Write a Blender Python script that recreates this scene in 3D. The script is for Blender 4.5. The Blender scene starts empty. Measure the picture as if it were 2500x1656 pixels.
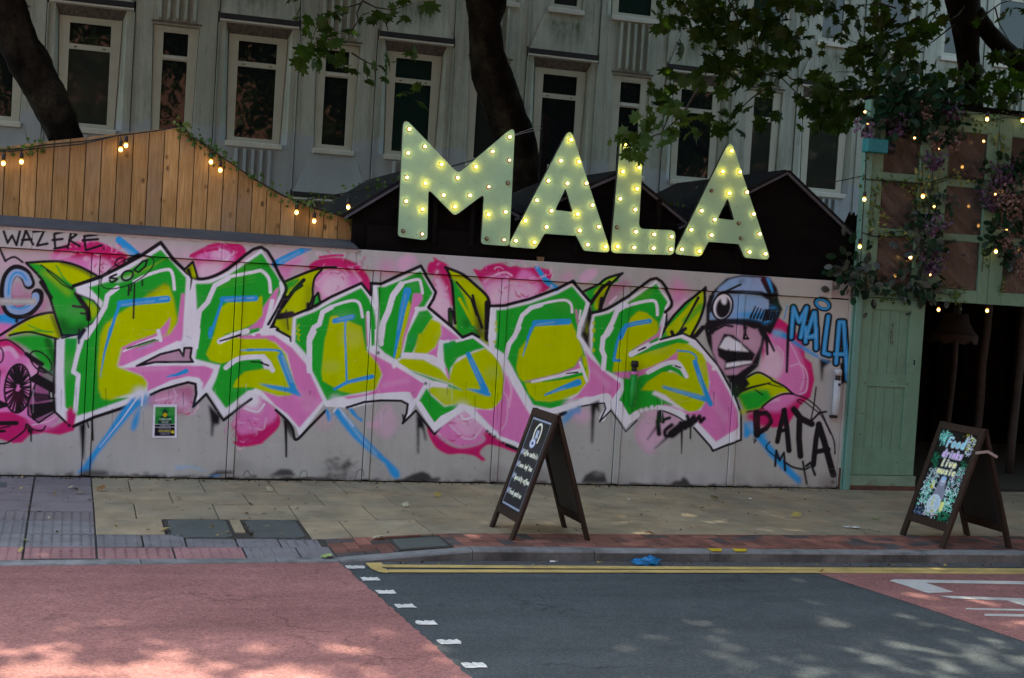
import bpy, bmesh, math, random
import numpy as np
from mathutils import Vector, Matrix
random.seed(4); R = math.radians
SC = bpy.context.scene
COL = SC.collection
# ---------------------------------------------------------------- camera (focal length in picture pixels of a 2500 px wide frame)
FPX, YAW, PITCH, ROLL = 3428.0, .30627, -.03883, .06053
CAM = np.array([-.22762, -12.50674, 1.87451])
_f = np.array([math.sin(YAW)*math.cos(PITCH), math.cos(YAW)*math.cos(PITCH), math.sin(PITCH)])
_r0 = np.array([math.cos(YAW), -math.sin(YAW), 0.0]); _u0 = np.cross(_r0, _f)
_r = _r0*math.cos(ROLL)+_u0*math.sin(ROLL); _u = -_r0*math.sin(ROLL)+_u0*math.cos(ROLL)
cd = bpy.data.cameras.new('camera'); cam = bpy.data.objects.new('camera', cd); COL.objects.link(cam)
cd.sensor_width = 36.0; cd.lens = FPX/2500*36.0; cd.clip_start = .1; cd.clip_end = 500
cam.matrix_world = Matrix(((_r[0], _u[0], -_f[0], CAM[0]), (_r[1], _u[1], -_f[1], CAM[1]), (_r[2], _u[2], -_f[2], CAM[2]), (0, 0, 0, 1)))
SC.camera = cam
# ---------------------------------------------------------------- light: high sun from behind the building, blue sky over the street
SUN_EL, SUN_AZ = 59.0, -14.0          # azimuth from +Y towards +X
wd = bpy.data.worlds.new('World'); SC.world = wd; wd.use_nodes = True
nt = wd.node_tree; bg = nt.nodes['Background']; sky = nt.nodes.new('ShaderNodeTexSky')
sky.sky_type = 'NISHITA'; sky.sun_disc = False; sky.sun_elevation = R(SUN_EL); sky.sun_rotation = R(SUN_AZ)
sky.air_density = 1.0; sky.dust_density = 2.0; sky.ozone_density = 1.0
nt.links.new(sky.outputs[0], bg.inputs[0]); bg.inputs[1].default_value = .15
sd = bpy.data.lights.new('sun', 'SUN'); sun = bpy.data.objects.new('sun', sd); COL.objects.link(sun)
sd.energy = 3.1; sd.angle = R(.6); sd.color = (1.0, .95, .87)
_sv = Vector((math.sin(R(SUN_AZ))*math.cos(R(SUN_EL)), math.cos(R(SUN_AZ))*math.cos(R(SUN_EL)), math.sin(R(SUN_EL))))
sun.rotation_euler = _sv.to_track_quat('Z', 'Y').to_euler(); sun.location = (0, 20, 30)
SC.view_settings.view_transform = 'Standard'; SC.view_settings.look = 'None'; SC.view_settings.gamma = 1.0
SC.view_settings.use_curve_mapping = False; SC.view_settings.exposure = 1.98
SC.view_settings.use_white_balance = True; SC.view_settings.white_balance_temperature = 7450; SC.view_settings.white_balance_tint = 2
SC.render.engine = 'CYCLES'; SC.cycles.use_denoising = True; SC.cycles.max_bounces = 8; SC.cycles.transparent_max_bounces = 12
SC.cycles.use_light_tree = True; SC.cycles.sample_clamp_indirect = 6.0
# ---------------------------------------------------------------- measuring helpers: a place in the photograph on a known plane of the place
def ray(x, y): return _f+_r*((x-1250)/FPX)-_u*((y-828)/FPX)
def onY(x, y, Y=0.0):
    d = ray(x, y); q = CAM+d*((Y-CAM[1])/d[1]); return Vector(q)
def onZ(x, y, z=0.0):
    d = ray(x, y); q = CAM+d*((z-CAM[2])/d[2]); return Vector(q)
def to_px(P):
    d = np.asarray(P, float)-CAM; w = d@_f
    return 1250+FPX*(d@_r)/w, 828-FPX*(d@_u)/w
# ---------------------------------------------------------------- mesh helpers
class MB:
    def __init__(s): s.v = []; s.f = []; s.m = []
    def add(s, vs, fs, m=0):
        o = len(s.v); s.v += [tuple(p) for p in vs]; s.f += [tuple(i+o for i in f) for f in fs]; s.m += [m]*len(fs); return s
    def box(s, x0, x1, y0, y1, z0, z1, m=0):
        return s.add([(x0,y0,z0),(x1,y0,z0),(x1,y1,z0),(x0,y1,z0),(x0,y0,z1),(x1,y0,z1),(x1,y1,z1),(x0,y1,z1)],
                     [(0,3,2,1),(4,5,6,7),(0,1,5,4),(1,2,6,5),(2,3,7,6),(3,0,4,7)], m)
    def hexa(s, p, m=0):      # eight corners: bottom ring then top ring
        return s.add(p, [(0,3,2,1),(4,5,6,7),(0,1,5,4),(1,2,6,5),(2,3,7,6),(3,0,4,7)], m)
    def bar(s, a, b, w, d, up=(0,0,1), m=0):
        a, b = Vector(a), Vector(b); t = (b-a).normalized(); side = t.cross(Vector(up))
        if side.length < 1e-4: side = t.cross(Vector((1,0,0)))
        side.normalize(); n = side.cross(t).normalized()
        P = []
        for q in (a, b):
            P += [q-side*w/2-n*d/2, q+side*w/2-n*d/2, q+side*w/2+n*d/2, q-side*w/2+n*d/2]
        return s.hexa(P, m)
    def quad(s, a, b, c, d, m=0): return s.add([a, b, c, d], [(0,1,2,3)], m)
    def prism(s, poly, f0, f1, m=0):   # poly in 2D, f0/f1 map to 3D
        n = len(poly); vs = [f0(p) for p in poly]+[f1(p) for p in poly]
        fs = [tuple(range(n)), tuple(range(2*n-1, n-1, -1))]+[(i, i+n, (i+1) % n+n, (i+1) % n) for i in range(n)]
        return s.add(vs, fs, m)
    def tube(s, pts, rad, n=8, m=0, cap=True):
        pts = [Vector(p) for p in pts]; k = len(pts)
        rad = rad if hasattr(rad, '__len__') else [rad]*k
        o = len(s.v); ref = Vector((.31, .17, .93))
        for i, p in enumerate(pts):
            t = (pts[min(i+1, k-1)]-pts[max(i-1, 0)]).normalized()
            a = t.cross(ref)
            if a.length < .05: a = t.cross(Vector((1, 0, 0)))
            a.normalize(); b = t.cross(a)
            for j in range(n):
                an = 2*math.pi*j/n; s.v.append(tuple(p+(a*math.cos(an)+b*math.sin(an))*rad[i]))
        for i in range(k-1):
            for j in range(n):
                s.f.append((o+i*n+j, o+i*n+(j+1) % n, o+(i+1)*n+(j+1) % n, o+(i+1)*n+j)); s.m.append(m)
        if cap:
            s.f.append(tuple(o+j for j in range(n-1, -1, -1))); s.f.append(tuple(o+(k-1)*n+j for j in range(n))); s.m += [m, m]
        return s
    def lathe(s, prof, c, axis='Z', n=12, m=0):
        o = len(s.v); c = Vector(c)
        for r, h in prof:
            for j in range(n):
                a = 2*math.pi*j/n; x, y = r*math.cos(a), r*math.sin(a)
                s.v.append(tuple(c+(Vector((x, y, h)) if axis == 'Z' else Vector((x, -h, y)))))
        for i in range(len(prof)-1):
            for j in range(n):
                s.f.append((o+i*n+j, o+i*n+(j+1) % n, o+(i+1)*n+(j+1) % n, o+(i+1)*n+j)); s.m.append(m)
        s.f.append(tuple(o+j for j in range(n-1, -1, -1))); s.f.append(tuple(o+(len(prof)-1)*n+j for j in range(n))); s.m += [m, m]
        return s
    def mesh(s, name, mats, smooth=False, bevel=0, seg=1):
        me = bpy.data.meshes.new(name); me.from_pydata(s.v, [], s.f)
        for mt in (mats if isinstance(mats, (list, tuple)) else [mats]): me.materials.append(mt)
        me.polygons.foreach_set('material_index', s.m)
        bm = bmesh.new(); bm.from_mesh(me)
        bmesh.ops.recalc_face_normals(bm, faces=bm.faces)
        if bevel: bmesh.ops.bevel(bm, geom=list(bm.edges), offset=bevel, segments=seg, affect='EDGES', profile=.5)
        bm.to_mesh(me); bm.free()
        if smooth: me.polygons.foreach_set('use_smooth', [True]*len(me.polygons))
        me.update(); return me
    def obj(s, name, mats, parent=None, smooth=False, bevel=0, seg=1):
        return link(name, s.mesh(name, mats, smooth, bevel, seg), parent)
def link(name, me, parent=None, loc=None):
    o = bpy.data.objects.new(name, me); COL.objects.link(o)
    if parent is not None:
        o.parent = parent
        w = world_of(parent); o.location = (Vector(loc) if loc is not None else Vector((0, 0, 0)))-w
    elif loc is not None: o.location = loc
    o['w'] = list((world_of(parent) if parent is not None else Vector((0,0,0)))+o.location)
    return o
def world_of(o): return Vector(o['w'])
def thing(name, label, cat, loc=(0, 0, 0), group=None):
    o = bpy.data.objects.new(name, None); COL.objects.link(o); o.location = loc; o.empty_display_size = .2
    o['w'] = list(loc); o['label'] = label; o['category'] = cat
    if group: o['group'] = group
    return o
def tag(o, label, cat, group=None):
    o['label'] = label; o['category'] = cat
    if group: o['group'] = group
    return o
def struct(o): o['kind'] = 'structure'; return o
def stuff(o): o['kind'] = 'stuff'; return o
def np_mesh(name, V, T, mat, cols=None, smooth=False):
    me = bpy.data.meshes.new(name); V = np.asarray(V, np.float32); T = np.asarray(T, np.int32); k = T.shape[1]
    me.vertices.add(len(V)); me.vertices.foreach_set('co', V.ravel())
    me.loops.add(T.size); me.loops.foreach_set('vertex_index', T.ravel())
    me.polygons.add(len(T)); me.polygons.foreach_set('loop_start', np.arange(0, T.size, k, dtype=np.int32))
    me.update(calc_edges=True)
    if cols is not None:
        a = me.color_attributes.new('paint', 'FLOAT_COLOR', 'POINT'); c4 = np.ones((len(V), 4), np.float32); c4[:, :3] = cols; a.data.foreach_set('color', c4.ravel())
    me.materials.append(mat)
    if smooth: me.polygons.foreach_set('use_smooth', [True]*len(me.polygons))
    me.validate(); return me
def grid_mesh(name, fn, nu, nv, mat, colfn=None, thick=None):
    """a sheet of nu x nv cells; fn(u, v) -> xyz arrays; colfn(xyz, u, v) -> colours; thick = offset of a plain back"""
    u, v = np.meshgrid(np.linspace(0, 1, nu+1), np.linspace(0, 1, nv+1)); u = u.ravel(); v = v.ravel()
    V = np.stack(fn(u, v), -1); C = colfn(V, u, v) if colfn is not None else None
    i = np.arange(nu*nv); a = (i//nu)*(nu+1)+i % nu
    T = np.stack([a, a+1, a+nu+2, a+nu+1], -1)
    if thick is not None:
        n = len(V); rim = np.concatenate([np.arange(0, nu+1), np.arange(1, nv+1)*(nu+1)+nu, nv*(nu+1)+np.arange(nu-1, -1, -1), np.arange(nv-1, 0, -1)*(nu+1)])
        B = V[rim]+np.asarray(thick); m = len(rim); j = np.arange(m); T = np.concatenate([T, np.stack([rim[j], n+j, n+(j+1) % m, rim[(j+1) % m]], -1)])
        V = np.concatenate([V, B]); 
        if C is not None: C = np.concatenate([C, C[rim]*.8])
    return np_mesh(name, V, T, mat, C)
# ---------------------------------------------------------------- materials
def nodes(name):
    m = bpy.data.materials.new(name); m.use_nodes = True; t = m.node_tree; b = t.nodes['Principled BSDF']; return m, t, b
def N(t, typ, **kw):
    n = t.nodes.new(typ)
    for k, v in kw.items(): setattr(n, k, v)
    return n
def noise(t, vec, scale, detail=4, rough=.6, sc3=None):
    if sc3 is not None:
        mp = N(t, 'ShaderNodeMapping'); mp.inputs['Scale'].default_value = sc3; t.links.new(vec, mp.inputs[0]); vec = mp.outputs[0]
    n = N(t, 'ShaderNodeTexNoise'); n.inputs['Scale'].default_value = scale; n.inputs['Detail'].default_value = detail; n.inputs['Roughness'].default_value = rough
    t.links.new(vec, n.inputs['Vector']); return n.outputs[0]
def ramp(t, fac, a, b, lo=0.0, hi=1.0):
    n = N(t, 'ShaderNodeMapRange'); n.clamp = True
    for i, v in zip((1, 2, 3, 4), (a, b, lo, hi)): n.inputs[i].default_value = v
    t.links.new(fac, n.inputs[0]); return n.outputs[0]
def mixc(t, fac, a, b, mode='MIX'):
    n = N(t, 'ShaderNodeMix', data_type='RGBA', blend_type=mode)
    for sock, v in ((n.inputs[0], fac), (n.inputs[6], a), (n.inputs[7], b)):
        if hasattr(v, 'links') or hasattr(v, 'is_output'): t.links.new(v, sock)
        elif isinstance(v, (int, float)): sock.default_value = v
        else: sock.default_value = (*v, 1)
    return n.outputs[2]
def math_(t, op, a, b):
    n = N(t, 'ShaderNodeMath', operation=op)
    for s_, v in zip(n.inputs, (a, b)):
        if isinstance(v, (int, float)): s_.default_value = v
        else: t.links.new(v, s_)
    return n.outputs[0]
def bump(t, b, h, strength=.3, dist=.005):
    n = N(t, 'ShaderNodeBump'); n.inputs['Strength'].default_value = strength; n.inputs['Distance'].default_value = dist
    t.links.new(h, n.inputs['Height']); t.links.new(n.outputs[0], b.inputs['Normal'])
def pos(t): return N(t, 'ShaderNodeNewGeometry').outputs['Position']
def rnd(t): return N(t, 'ShaderNodeObjectInfo').outputs['Random']
def M(name, col, rough=.6, amt=.25, scale=6.0, fine=60.0, bmp=.15, metal=0.0, spec=.4, vary=0.0, dirt=None, dirtamt=.5, dirtscale=1.6, sc3=None, col2=None):
    """painted / stone / metal surface: two sizes of noise in the colour, slight relief, per-object variation"""
    m, t, b = nodes(name); p = pos(t)
    n1 = noise(t, p, scale, 5, .65, sc3); n2 = noise(t, p, fine, 3, .7)
    f = ramp(t, n1, .3, .7, 1-amt, 1+amt); g = ramp(t, n2, .3, .7, 1-amt*.6, 1+amt*.6)
    k = math_(t, 'MULTIPLY', f, g)
    if vary: k = math_(t, 'MULTIPLY', k, ramp(t, rnd(t), 0, 1, 1-vary, 1+vary))
    base = col
    if col2 is not None: base = mixc(t, ramp(t, noise(t, p, scale*.6, 4, .6), .4, .65), col, col2)
    c = mixc(t, 1.0, base, k, 'MULTIPLY') if not isinstance(base, tuple) else mixc(t, 1.0, base, k, 'MULTIPLY')
    if dirt is not None:
        c = mixc(t, ramp(t, noise(t, p, dirtscale, 6, .7), .52, .72, 0, dirtamt), c, dirt)
    t.links.new(c, b.inputs['Base Color']); b.inputs['Roughness'].default_value = rough; b.inputs['Metallic'].default_value = metal
    b.inputs['Specular IOR Level'].default_value = spec
    if bmp: bump(t, b, math_(t, 'ADD', n2, math_(t, 'MULTIPLY', n1, .5)), bmp)
    return m
def glow(name, col, strength):
    m, t, b = nodes(name); b.inputs['Base Color'].default_value = (*col, 1); b.inputs['Emission Color'].default_value = (*col, 1); b.inputs['Emission Strength'].default_value = strength
    b.inputs['Roughness'].default_value = .2; return m
def paint_material(name, gain, rough=.5):
    m, t, b = nodes(name); a = N(t, 'ShaderNodeVertexColor', layer_name='paint'); p = pos(t)
    n1 = noise(t, p, 2.2, 5, .6); n2 = noise(t, p, 90, 3, .7); n3 = noise(t, p, 3.0, 4, .6, (3, 3, .35))
    k = math_(t, 'MULTIPLY', ramp(t, n1, .3, .7, .93, 1.05), ramp(t, n2, .3, .7, .95, 1.04)); k = math_(t, 'MULTIPLY', k, ramp(t, n3, .35, .7, 1.03, .94))
    k = math_(t, 'MULTIPLY', k, gain)
    t.links.new(mixc(t, 1.0, a.outputs[0], k, 'MULTIPLY'), b.inputs['Base Color']); b.inputs['Roughness'].default_value = rough; b.inputs['Specular IOR Level'].default_value = .16
    bump(t, b, math_(t, 'ADD', n2, n3), .12); return m
MURAL = paint_material('sprayed_paint', 1.38)
CHALK = paint_material('chalk_marker', 1.25, .45)
PRINT = paint_material('printed_paper', 1.2, .4)
# concrete facade, with rain streaks and a band of blue-grey overpaint near the foot
def concrete(name, moss=False):
    m, t, b = nodes(name); p = pos(t)
    big = noise(t, p, .9, 5, .6); st = noise(t, p, 2.0, 5, .7, (6, 6, .25)); fi = noise(t, p, 45, 3, .7)
    c = mixc(t, ramp(t, big, .35, .65), (.295, .34, .285), (.375, .425, .36))
    c = mixc(t, ramp(t, st, .46, .72, 0, .6), c, (.14, .165, .115)); c = mixc(t, ramp(t, noise(t, p, 1.1, 6, .75, (1.6, 1.6, .5)), .52, .7, 0, .55), c, (.11, .125, .095))
    if moss:
        tc = N(t, 'ShaderNodeTexCoord').outputs['Object']; sx = N(t, 'ShaderNodeSeparateXYZ'); t.links.new(tc, sx.inputs[0])
        ax = math_(t, 'ABSOLUTE', sx.outputs[0], 0.0); inx = ramp(t, ax, .42, .22); up = ramp(t, sx.outputs[2], .02, .5); dn = ramp(t, sx.outputs[2], .62, .5)
        k = math_(t, 'MULTIPLY', math_(t, 'MULTIPLY', inx, up), math_(t, 'MULTIPLY', dn, ramp(t, noise(t, p, 5, 6, .75, (1.5, 1.5, .5)), .35, .6)))
        c = mixc(t, math_(t, 'MULTIPLY', k, .95), c, (.055, .07, .025))
    sz = N(t, 'ShaderNodeSeparateXYZ'); t.links.new(p, sz.inputs[0])
    zz = math_(t, 'ADD', sz.outputs[2], math_(t, 'MULTIPLY', noise(t, p, 1.3, 3, .5), .5))
    c = mixc(t, ramp(t, zz, 4.42, 4.36, 0, .85), c, (.30, .35, .37))
    c = mixc(t, 1.0, c, ramp(t, fi, .3, .7, .9, 1.1), 'MULTIPLY')
    t.links.new(c, b.inputs['Base Color']); b.inputs['Roughness'].default_value = .85; b.inputs['Specular IOR Level'].default_value = .2
    bump(t, b, fi, .25); return m
CONC = concrete('precast_concrete'); CONCM = concrete('mossy_concrete', True)
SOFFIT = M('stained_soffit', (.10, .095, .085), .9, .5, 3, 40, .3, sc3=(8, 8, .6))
JOINT = M('dark_joint', (.02, .02, .02), .9, .2)
UPVC = M('window_frame_paint', (.38, .41, .33), .45, .06, 3, 40, .05, dirt=(.25, .25, .2), dirtamt=.35)
SILL = M('sill_paint', (.45, .48, .41), .5, .08, 3, 50, .05, dirt=(.25, .25, .2), dirtamt=.35)
def glass_dark(name, col, rough=.02):
    m, t, b = nodes(name); p = pos(t); b.inputs['Base Color'].default_value = (*col, 1); b.inputs['Roughness'].default_value = rough; b.inputs['Specular IOR Level'].default_value = .42; b.inputs['IOR'].default_value = 1.5
    bump(t, b, noise(t, p, 1.4, 2, .5), .10, .02); return m
PANE = glass_dark('window_glass', (.008, .011, .011)); PANEB = glass_dark('window_glass_over_grey_blind', (.018, .022, .021), .04); PANEG = glass_dark('window_glass_over_green_blind', (.009, .021, .017), .03)
# ground
def asphalt(name, c1, c2, spk, rough=.88):
    m, t, b = nodes(name); p = pos(t)
    big = noise(t, p, .7, 5, .6); v = N(t, 'ShaderNodeTexVoronoi'); v.inputs['Scale'].default_value = 95; t.links.new(p, v.inputs['Vector'])
    fi = noise(t, p, 140, 3, .8); mid = noise(t, p, 9, 5, .7)
    c = mixc(t, ramp(t, big, .35, .65), c1, c2); c = mixc(t, ramp(t, mid, .35, .7, 0, .4), c, tuple(x*.62 for x in c1))
    trk = noise(t, p, 1.0, 5, .65, (.35, 2.6, 1)); c = mixc(t, 1.0, c, ramp(t, trk, .3, .7, .80, 1.2), 'MULTIPLY')
    sc = noise(t, p, 3.4, 6, .78, (.6, 1.5, 1)); c = mixc(t, ramp(t, sc, .62, .74, 0, .55), c, tuple(x*.45 for x in c1)); c = mixc(t, ramp(t, noise(t, p, 2.0, 6, .8), .64, .78, 0, .35), c, tuple(min(1, x*1.7+.02) for x in c2))
    vc = N(t, 'ShaderNodeTexVoronoi'); vc.feature = 'DISTANCE_TO_EDGE'; vc.inputs['Scale'].default_value = .55; wv = N(t, 'ShaderNodeVectorMath', operation='ADD'); t.links.new(p, wv.inputs[0]); wn = N(t, 'ShaderNodeTexNoise'); wn.inputs['Scale'].default_value = 2.2; wn.inputs['Detail'].default_value = 5; t.links.new(p, wn.inputs['Vector']); t.links.new(wn.outputs[1], wv.inputs[1]); t.links.new(wv.outputs[0], vc.inputs['Vector'])
    ck = math_(t, 'MULTIPLY', ramp(t, vc.outputs['Distance'], .010, .003), ramp(t, noise(t, p, .9, 3, .6), .5, .58)); c = mixc(t, math_(t, 'MULTIPLY', ck, .55), c, tuple(x*.35 for x in c1))
    c = mixc(t, 1.0, c, ramp(t, fi, .25, .75, .45, 1.55), 'MULTIPLY'); c = mixc(t, 1.0, c, ramp(t, noise(t, p, 48, 3, .75), .3, .7, .66, 1.34), 'MULTIPLY')
    c = mixc(t, ramp(t, noise(t, p, 120, 2, .5), .70, .74, 0, .75), c, spk)
    t.links.new(c, b.inputs['Base Color']); b.inputs['Roughness'].default_value = rough; b.inputs['Specular IOR Level'].default_value = .25
    bump(t, b, math_(t, 'ADD', fi, v.outputs[0]), .5, .006); return m
ASPH = asphalt('asphalt', (.050, .060, .067), (.070, .081, .088), (.28, .29, .29))
GUTTER = asphalt('gutter_asphalt', (.085, .085, .088), (.11, .105, .105), (.3, .3, .28))
REDSURF = asphalt('red_surfacing', (.265, .115, .108), (.33, .150, .140), (.42, .27, .26))
YELLOW = M('yellow_line_paint', (.50, .355, .125), .7, .25, 4, 120, .3, dirt=(.12, .11, .10), dirtamt=.55, dirtscale=7)
YELLOW2 = M('yellow_kerb_paint', (.62, .44, .02), .6, .2, 8, 120, .3, dirt=(.12, .11, .10), dirtamt=.3, dirtscale=7)
WHITEP = M('white_road_paint', (.62, .62, .60), .7, .25, 10, 120, .4, dirt=(.08, .085, .09), dirtamt=.8, dirtscale=26)
WHITEP2 = M('worn_road_lettering', (.50, .49, .47), .7, .2, 6, 120, .3, dirt=(.25, .14, .13), dirtamt=.4, dirtscale=4)
SLAB = M('yellow_sandstone_slab', (.355, .262, .162), .85, .26, 2.5, 110, .35, vary=.10, col2=(.285, .235, .16), dirt=(.16, .13, .095), dirtamt=.65, dirtscale=2.2)
TACT = M('grey_tactile_slab', (.185, .172, .18), .85, .2, 3, 110, .35, vary=.12, dirt=(.09, .08, .08), dirtamt=.4)
TACTP = M('purple_grey_slab', (.19, .158, .16), .85, .2, 3, 110, .35, vary=.10, dirt=(.085, .07, .07), dirtamt=.4)
TACTR = M('red_tactile_slab', (.30, .150, .150), .85, .2, 3, 110, .35, vary=.10, dirt=(.14, .09, .09), dirtamt=.5)
BRICKR = M('red_paving_brick', (.215, .085, .062), .85, .3, 5, 110, .35, vary=.38, dirt=(.07, .055, .05), dirtamt=.55, dirtscale=3)
BRICKB = M('blue_paving_brick', (.075, .062, .062), .8, .3, 5, 110, .35, vary=.25)
JOINTG = M('sandy_joint', (.045, .04, .035), .95, .3, 20, 120, .4)
KERBF = M('grimy_kerb_face', (.085, .082, .08), .85, .4, 4, 150, .4, vary=.15, col2=(.16, .155, .15), dirt=(.025, .024, .024), dirtamt=.8, dirtscale=3)
KERB = M('granite_kerb', (.20, .20, .20), .8, .35, 5, 150, .4, vary=.12, dirt=(.05, .048, .048), dirtamt=.85, dirtscale=2.2)
COVER = M('cast_iron_cover', (.088, .105, .102), .6, .25, 6, 130, .6, metal=.15, dirt=(.05, .045, .04), dirtamt=.5, dirtscale=6)
CFRAME = M('cover_frame_mortar', (.05, .042, .036), .9, .3, 12, 130, .5)
# timber and sheds
def timber(name, c1, c2, knots=True, grain=1.0):
    m, t, b = nodes(name); p = pos(t); r = rnd(t)
    off = N(t, 'ShaderNodeCombineXYZ'); t.links.new(math_(t, 'MULTIPLY', r, 37.0), off.inputs[2]); t.links.new(math_(t, 'MULTIPLY', r, 11.0), off.inputs[1])
    va = N(t, 'ShaderNodeVectorMath', operation='ADD'); t.links.new(p, va.inputs[0]); t.links.new(off.outputs[0], va.inputs[1]); q = va.outputs[0]
    g = noise(t, q, 9*grain, 6, .65, (5, 5, .35)); g2 = noise(t, q, 30*grain, 4, .7, (4, 4, .2)); big = noise(t, q, 1.4, 4, .6)
    c = mixc(t, ramp(t, g, .32, .66), c1, c2); c = mixc(t, ramp(t, big, .42, .72, 0, .6), c, tuple(x*.5 for x in c1))
    c = mixc(t, 1.0, c, ramp(t, g2, .3, .7, .76, 1.2), 'MULTIPLY'); c = mixc(t, 1.0, c, ramp(t, r, 0, 1, .70, 1.22), 'MULTIPLY'); c = mixc(t, ramp(t, noise(t, q, .8, 3, .6), .5, .7, 0, .55), c, (.26, .20, .13) if knots else c1)
    if knots:
        v = N(t, 'ShaderNodeTexVoronoi'); mp = N(t, 'ShaderNodeMapping'); mp.inputs['Scale'].default_value = (7.5, 7.5, 4.6); t.links.new(q, mp.inputs[0]); t.links.new(mp.outputs[0], v.inputs['Vector']); v.inputs['Scale'].default_value = 1.0
        k = math_(t, 'MULTIPLY', ramp(t, v.outputs['Distance'], .17, .08), ramp(t, noise(t, q, 2.5, 2, .5), .38, .46)); c = mixc(t, math_(t, 'MULTIPLY', k, .85), c, (.055, .025, .010))
    t.links.new(c, b.inputs['Base Color']); b.inputs['Roughness'].default_value = .75; b.inputs['Specular IOR Level'].default_value = .25; bump(t, b, g2, .25); return m
BOARD = timber('new_timber_board', (.32, .182, .060), (.46, .295, .120))
OLDWOOD = timber('weathered_batten', (.18, .11, .06), (.25, .16, .09), False)
BLACKW = M('black_stained_timber', (.0042, .0034, .0034), .8, .5, 3, 60, .4, spec=.08, sc3=(1, 1, 3))
FELT = M('grey_roofing_felt', (.075, .078, .09), .8, .25, 3, 130, .4, dirt=(.04, .04, .045), dirtamt=.5)
FELTD = M('dark_roofing_felt', (.011, .011, .012), .85, .35, 3, 130, .4, spec=.15)
LETTER = M('pale_green_sign_paint', (.33, .565, .355), .55, .06, 2, 60, .06, dirt=(.22, .37, .23), dirtamt=.35, dirtscale=9)
LEDGE = M('dark_sign_edge', (.02, .025, .02), .7, .3)
def hot_glow(name, zc, h):
    m, t, b = nodes(name); sx = N(t, 'ShaderNodeSeparateXYZ'); t.links.new(N(t, 'ShaderNodeTexCoord').outputs['Object'], sx.inputs[0])
    k = ramp(t, math_(t, 'ABSOLUTE', math_(t, 'SUBTRACT', sx.outputs[2], zc), 0.0), h*.75, h*.1)
    t.links.new(mixc(t, k, (1.0, .36, .05), (1.0, .66, .26)), b.inputs['Emission Color']); t.links.new(ramp(t, k, 0, 1, .30, 3.2), b.inputs['Emission Strength']); b.inputs['Base Color'].default_value = (.3, .15, .04, 1); b.inputs['Roughness'].default_value = .15; return m
CUP = M('bulb_socket_ring', (.16, .11, .06), .4, .2, metal=.4)
DEADBULB = M('unlit_bulb_glass', (.20, .17, .13), .12, .1, spec=.7)
BULB_S = glow('marquee_bulb_bright', (1.0, .58, .09), 9.5); BULB_M = glow('marquee_bulb', (1.0, .70, .28), 4.0); BULB_D = glow('marquee_bulb_dim', (1.0, .70, .42), 1.6)
FILAMENT = hot_glow('string_bulb', -.080, .030); FILAMENT2 = hot_glow('string_bulb_small', -.002, .014)
BLACKP = M('black_plastic', (.012, .012, .014), .45, .2); CABLE = M('black_cable', (.01, .01, .011), .5, .2)
TEAL = M('teal_painted_metal', (.015, .20, .23), .5, .15)
MINT = M('old_mint_paint', (.145, .285, .20), .6, .12, 3, 70, .2, dirt=(.10, .085, .06), dirtamt=.30, dirtscale=3.5, sc3=(1.5, 1.5, .7))
MINTD = M('teal_post_paint', (.14, .31, .26), .55, .15, 3, 70, .2, dirt=(.09, .11, .08), dirtamt=.4, dirtscale=3)
MINTR = M('flaking_mint_over_red', (.19, .30, .22), .7, .2, 5, 80, .3, dirt=(.13, .045, .035), dirtamt=.95, dirtscale=4)
RUSTY = M('rusty_board', (.10, .045, .03), .8, .35, 8, 80, .3)
PINKGREY = M('pinkish_grey_board', (.44, .40, .41), .6, .1, 3, 60, .15, dirt=(.2, .17, .17), dirtamt=.4)
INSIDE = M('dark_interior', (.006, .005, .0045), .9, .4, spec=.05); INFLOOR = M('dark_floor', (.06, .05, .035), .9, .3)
REFLP = None
def painted_reflection_pane(name):
    m, t, b = nodes(name); p = pos(t); out = t.nodes['Material Output']; b.inputs['Base Color'].default_value = (.16, .13, .105, 1); b.inputs['Roughness'].default_value = .25
    rt = N(t, 'ShaderNodeMapping'); rt.inputs['Rotation'].default_value = (0, .9, 0); t.links.new(p, rt.inputs[0]); st = noise(t, rt.outputs[0], 2.4, 5, .7, (5, 1, .7)); t.links.new(mixc(t, ramp(t, st, .35, .7), (.055, .050, .046), (.125, .115, .105)), b.inputs['Base Color'])  # diagonal reflection streaks painted into the glass colour
    tr = N(t, 'ShaderNodeBsdfTransparent'); tr.inputs[0].default_value = (.70, .65, .58, 1); mx = N(t, 'ShaderNodeMixShader'); t.links.new(ramp(t, st, .3, .75, .45, .78), mx.inputs[0]); t.links.new(tr.outputs[0], mx.inputs[1]); t.links.new(b.outputs[0], mx.inputs[2]); t.links.new(mx.outputs[0], out.inputs[0]); return m
DPANE = painted_reflection_pane('painted_reflection_glass')
BFRAME = timber('dark_stained_frame', (.026, .014, .009), (.042, .023, .014), False); BBACK = M('blackboard', (.014, .014, .015), .55, .3)
STEEL = M('galvanised_steel', (.42, .43, .45), .35, .15, metal=.6)
WHITEBIN = M('off_white_bin_paint', (.50, .52, .56), .4, .1, dirt=(.3, .3, .32), dirtamt=.3); GREENBIN = M('sprayed_green_paint', (.0, .30, .028), .45, .1); PINKBIN = M('sprayed_pink_paint', (.62, .19, .46), .45, .1)
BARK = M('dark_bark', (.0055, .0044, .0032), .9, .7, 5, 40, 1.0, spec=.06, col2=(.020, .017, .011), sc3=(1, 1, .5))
TWIG = M('twig_bark', (.035, .026, .018), .8, .4)
BIRCH = M('birch_pole', (.045, .041, .037), .7, .25, 2, 40, .3, dirt=(.02, .02, .02), dirtamt=.9, dirtscale=5, sc3=(1, 1, 6))
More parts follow.
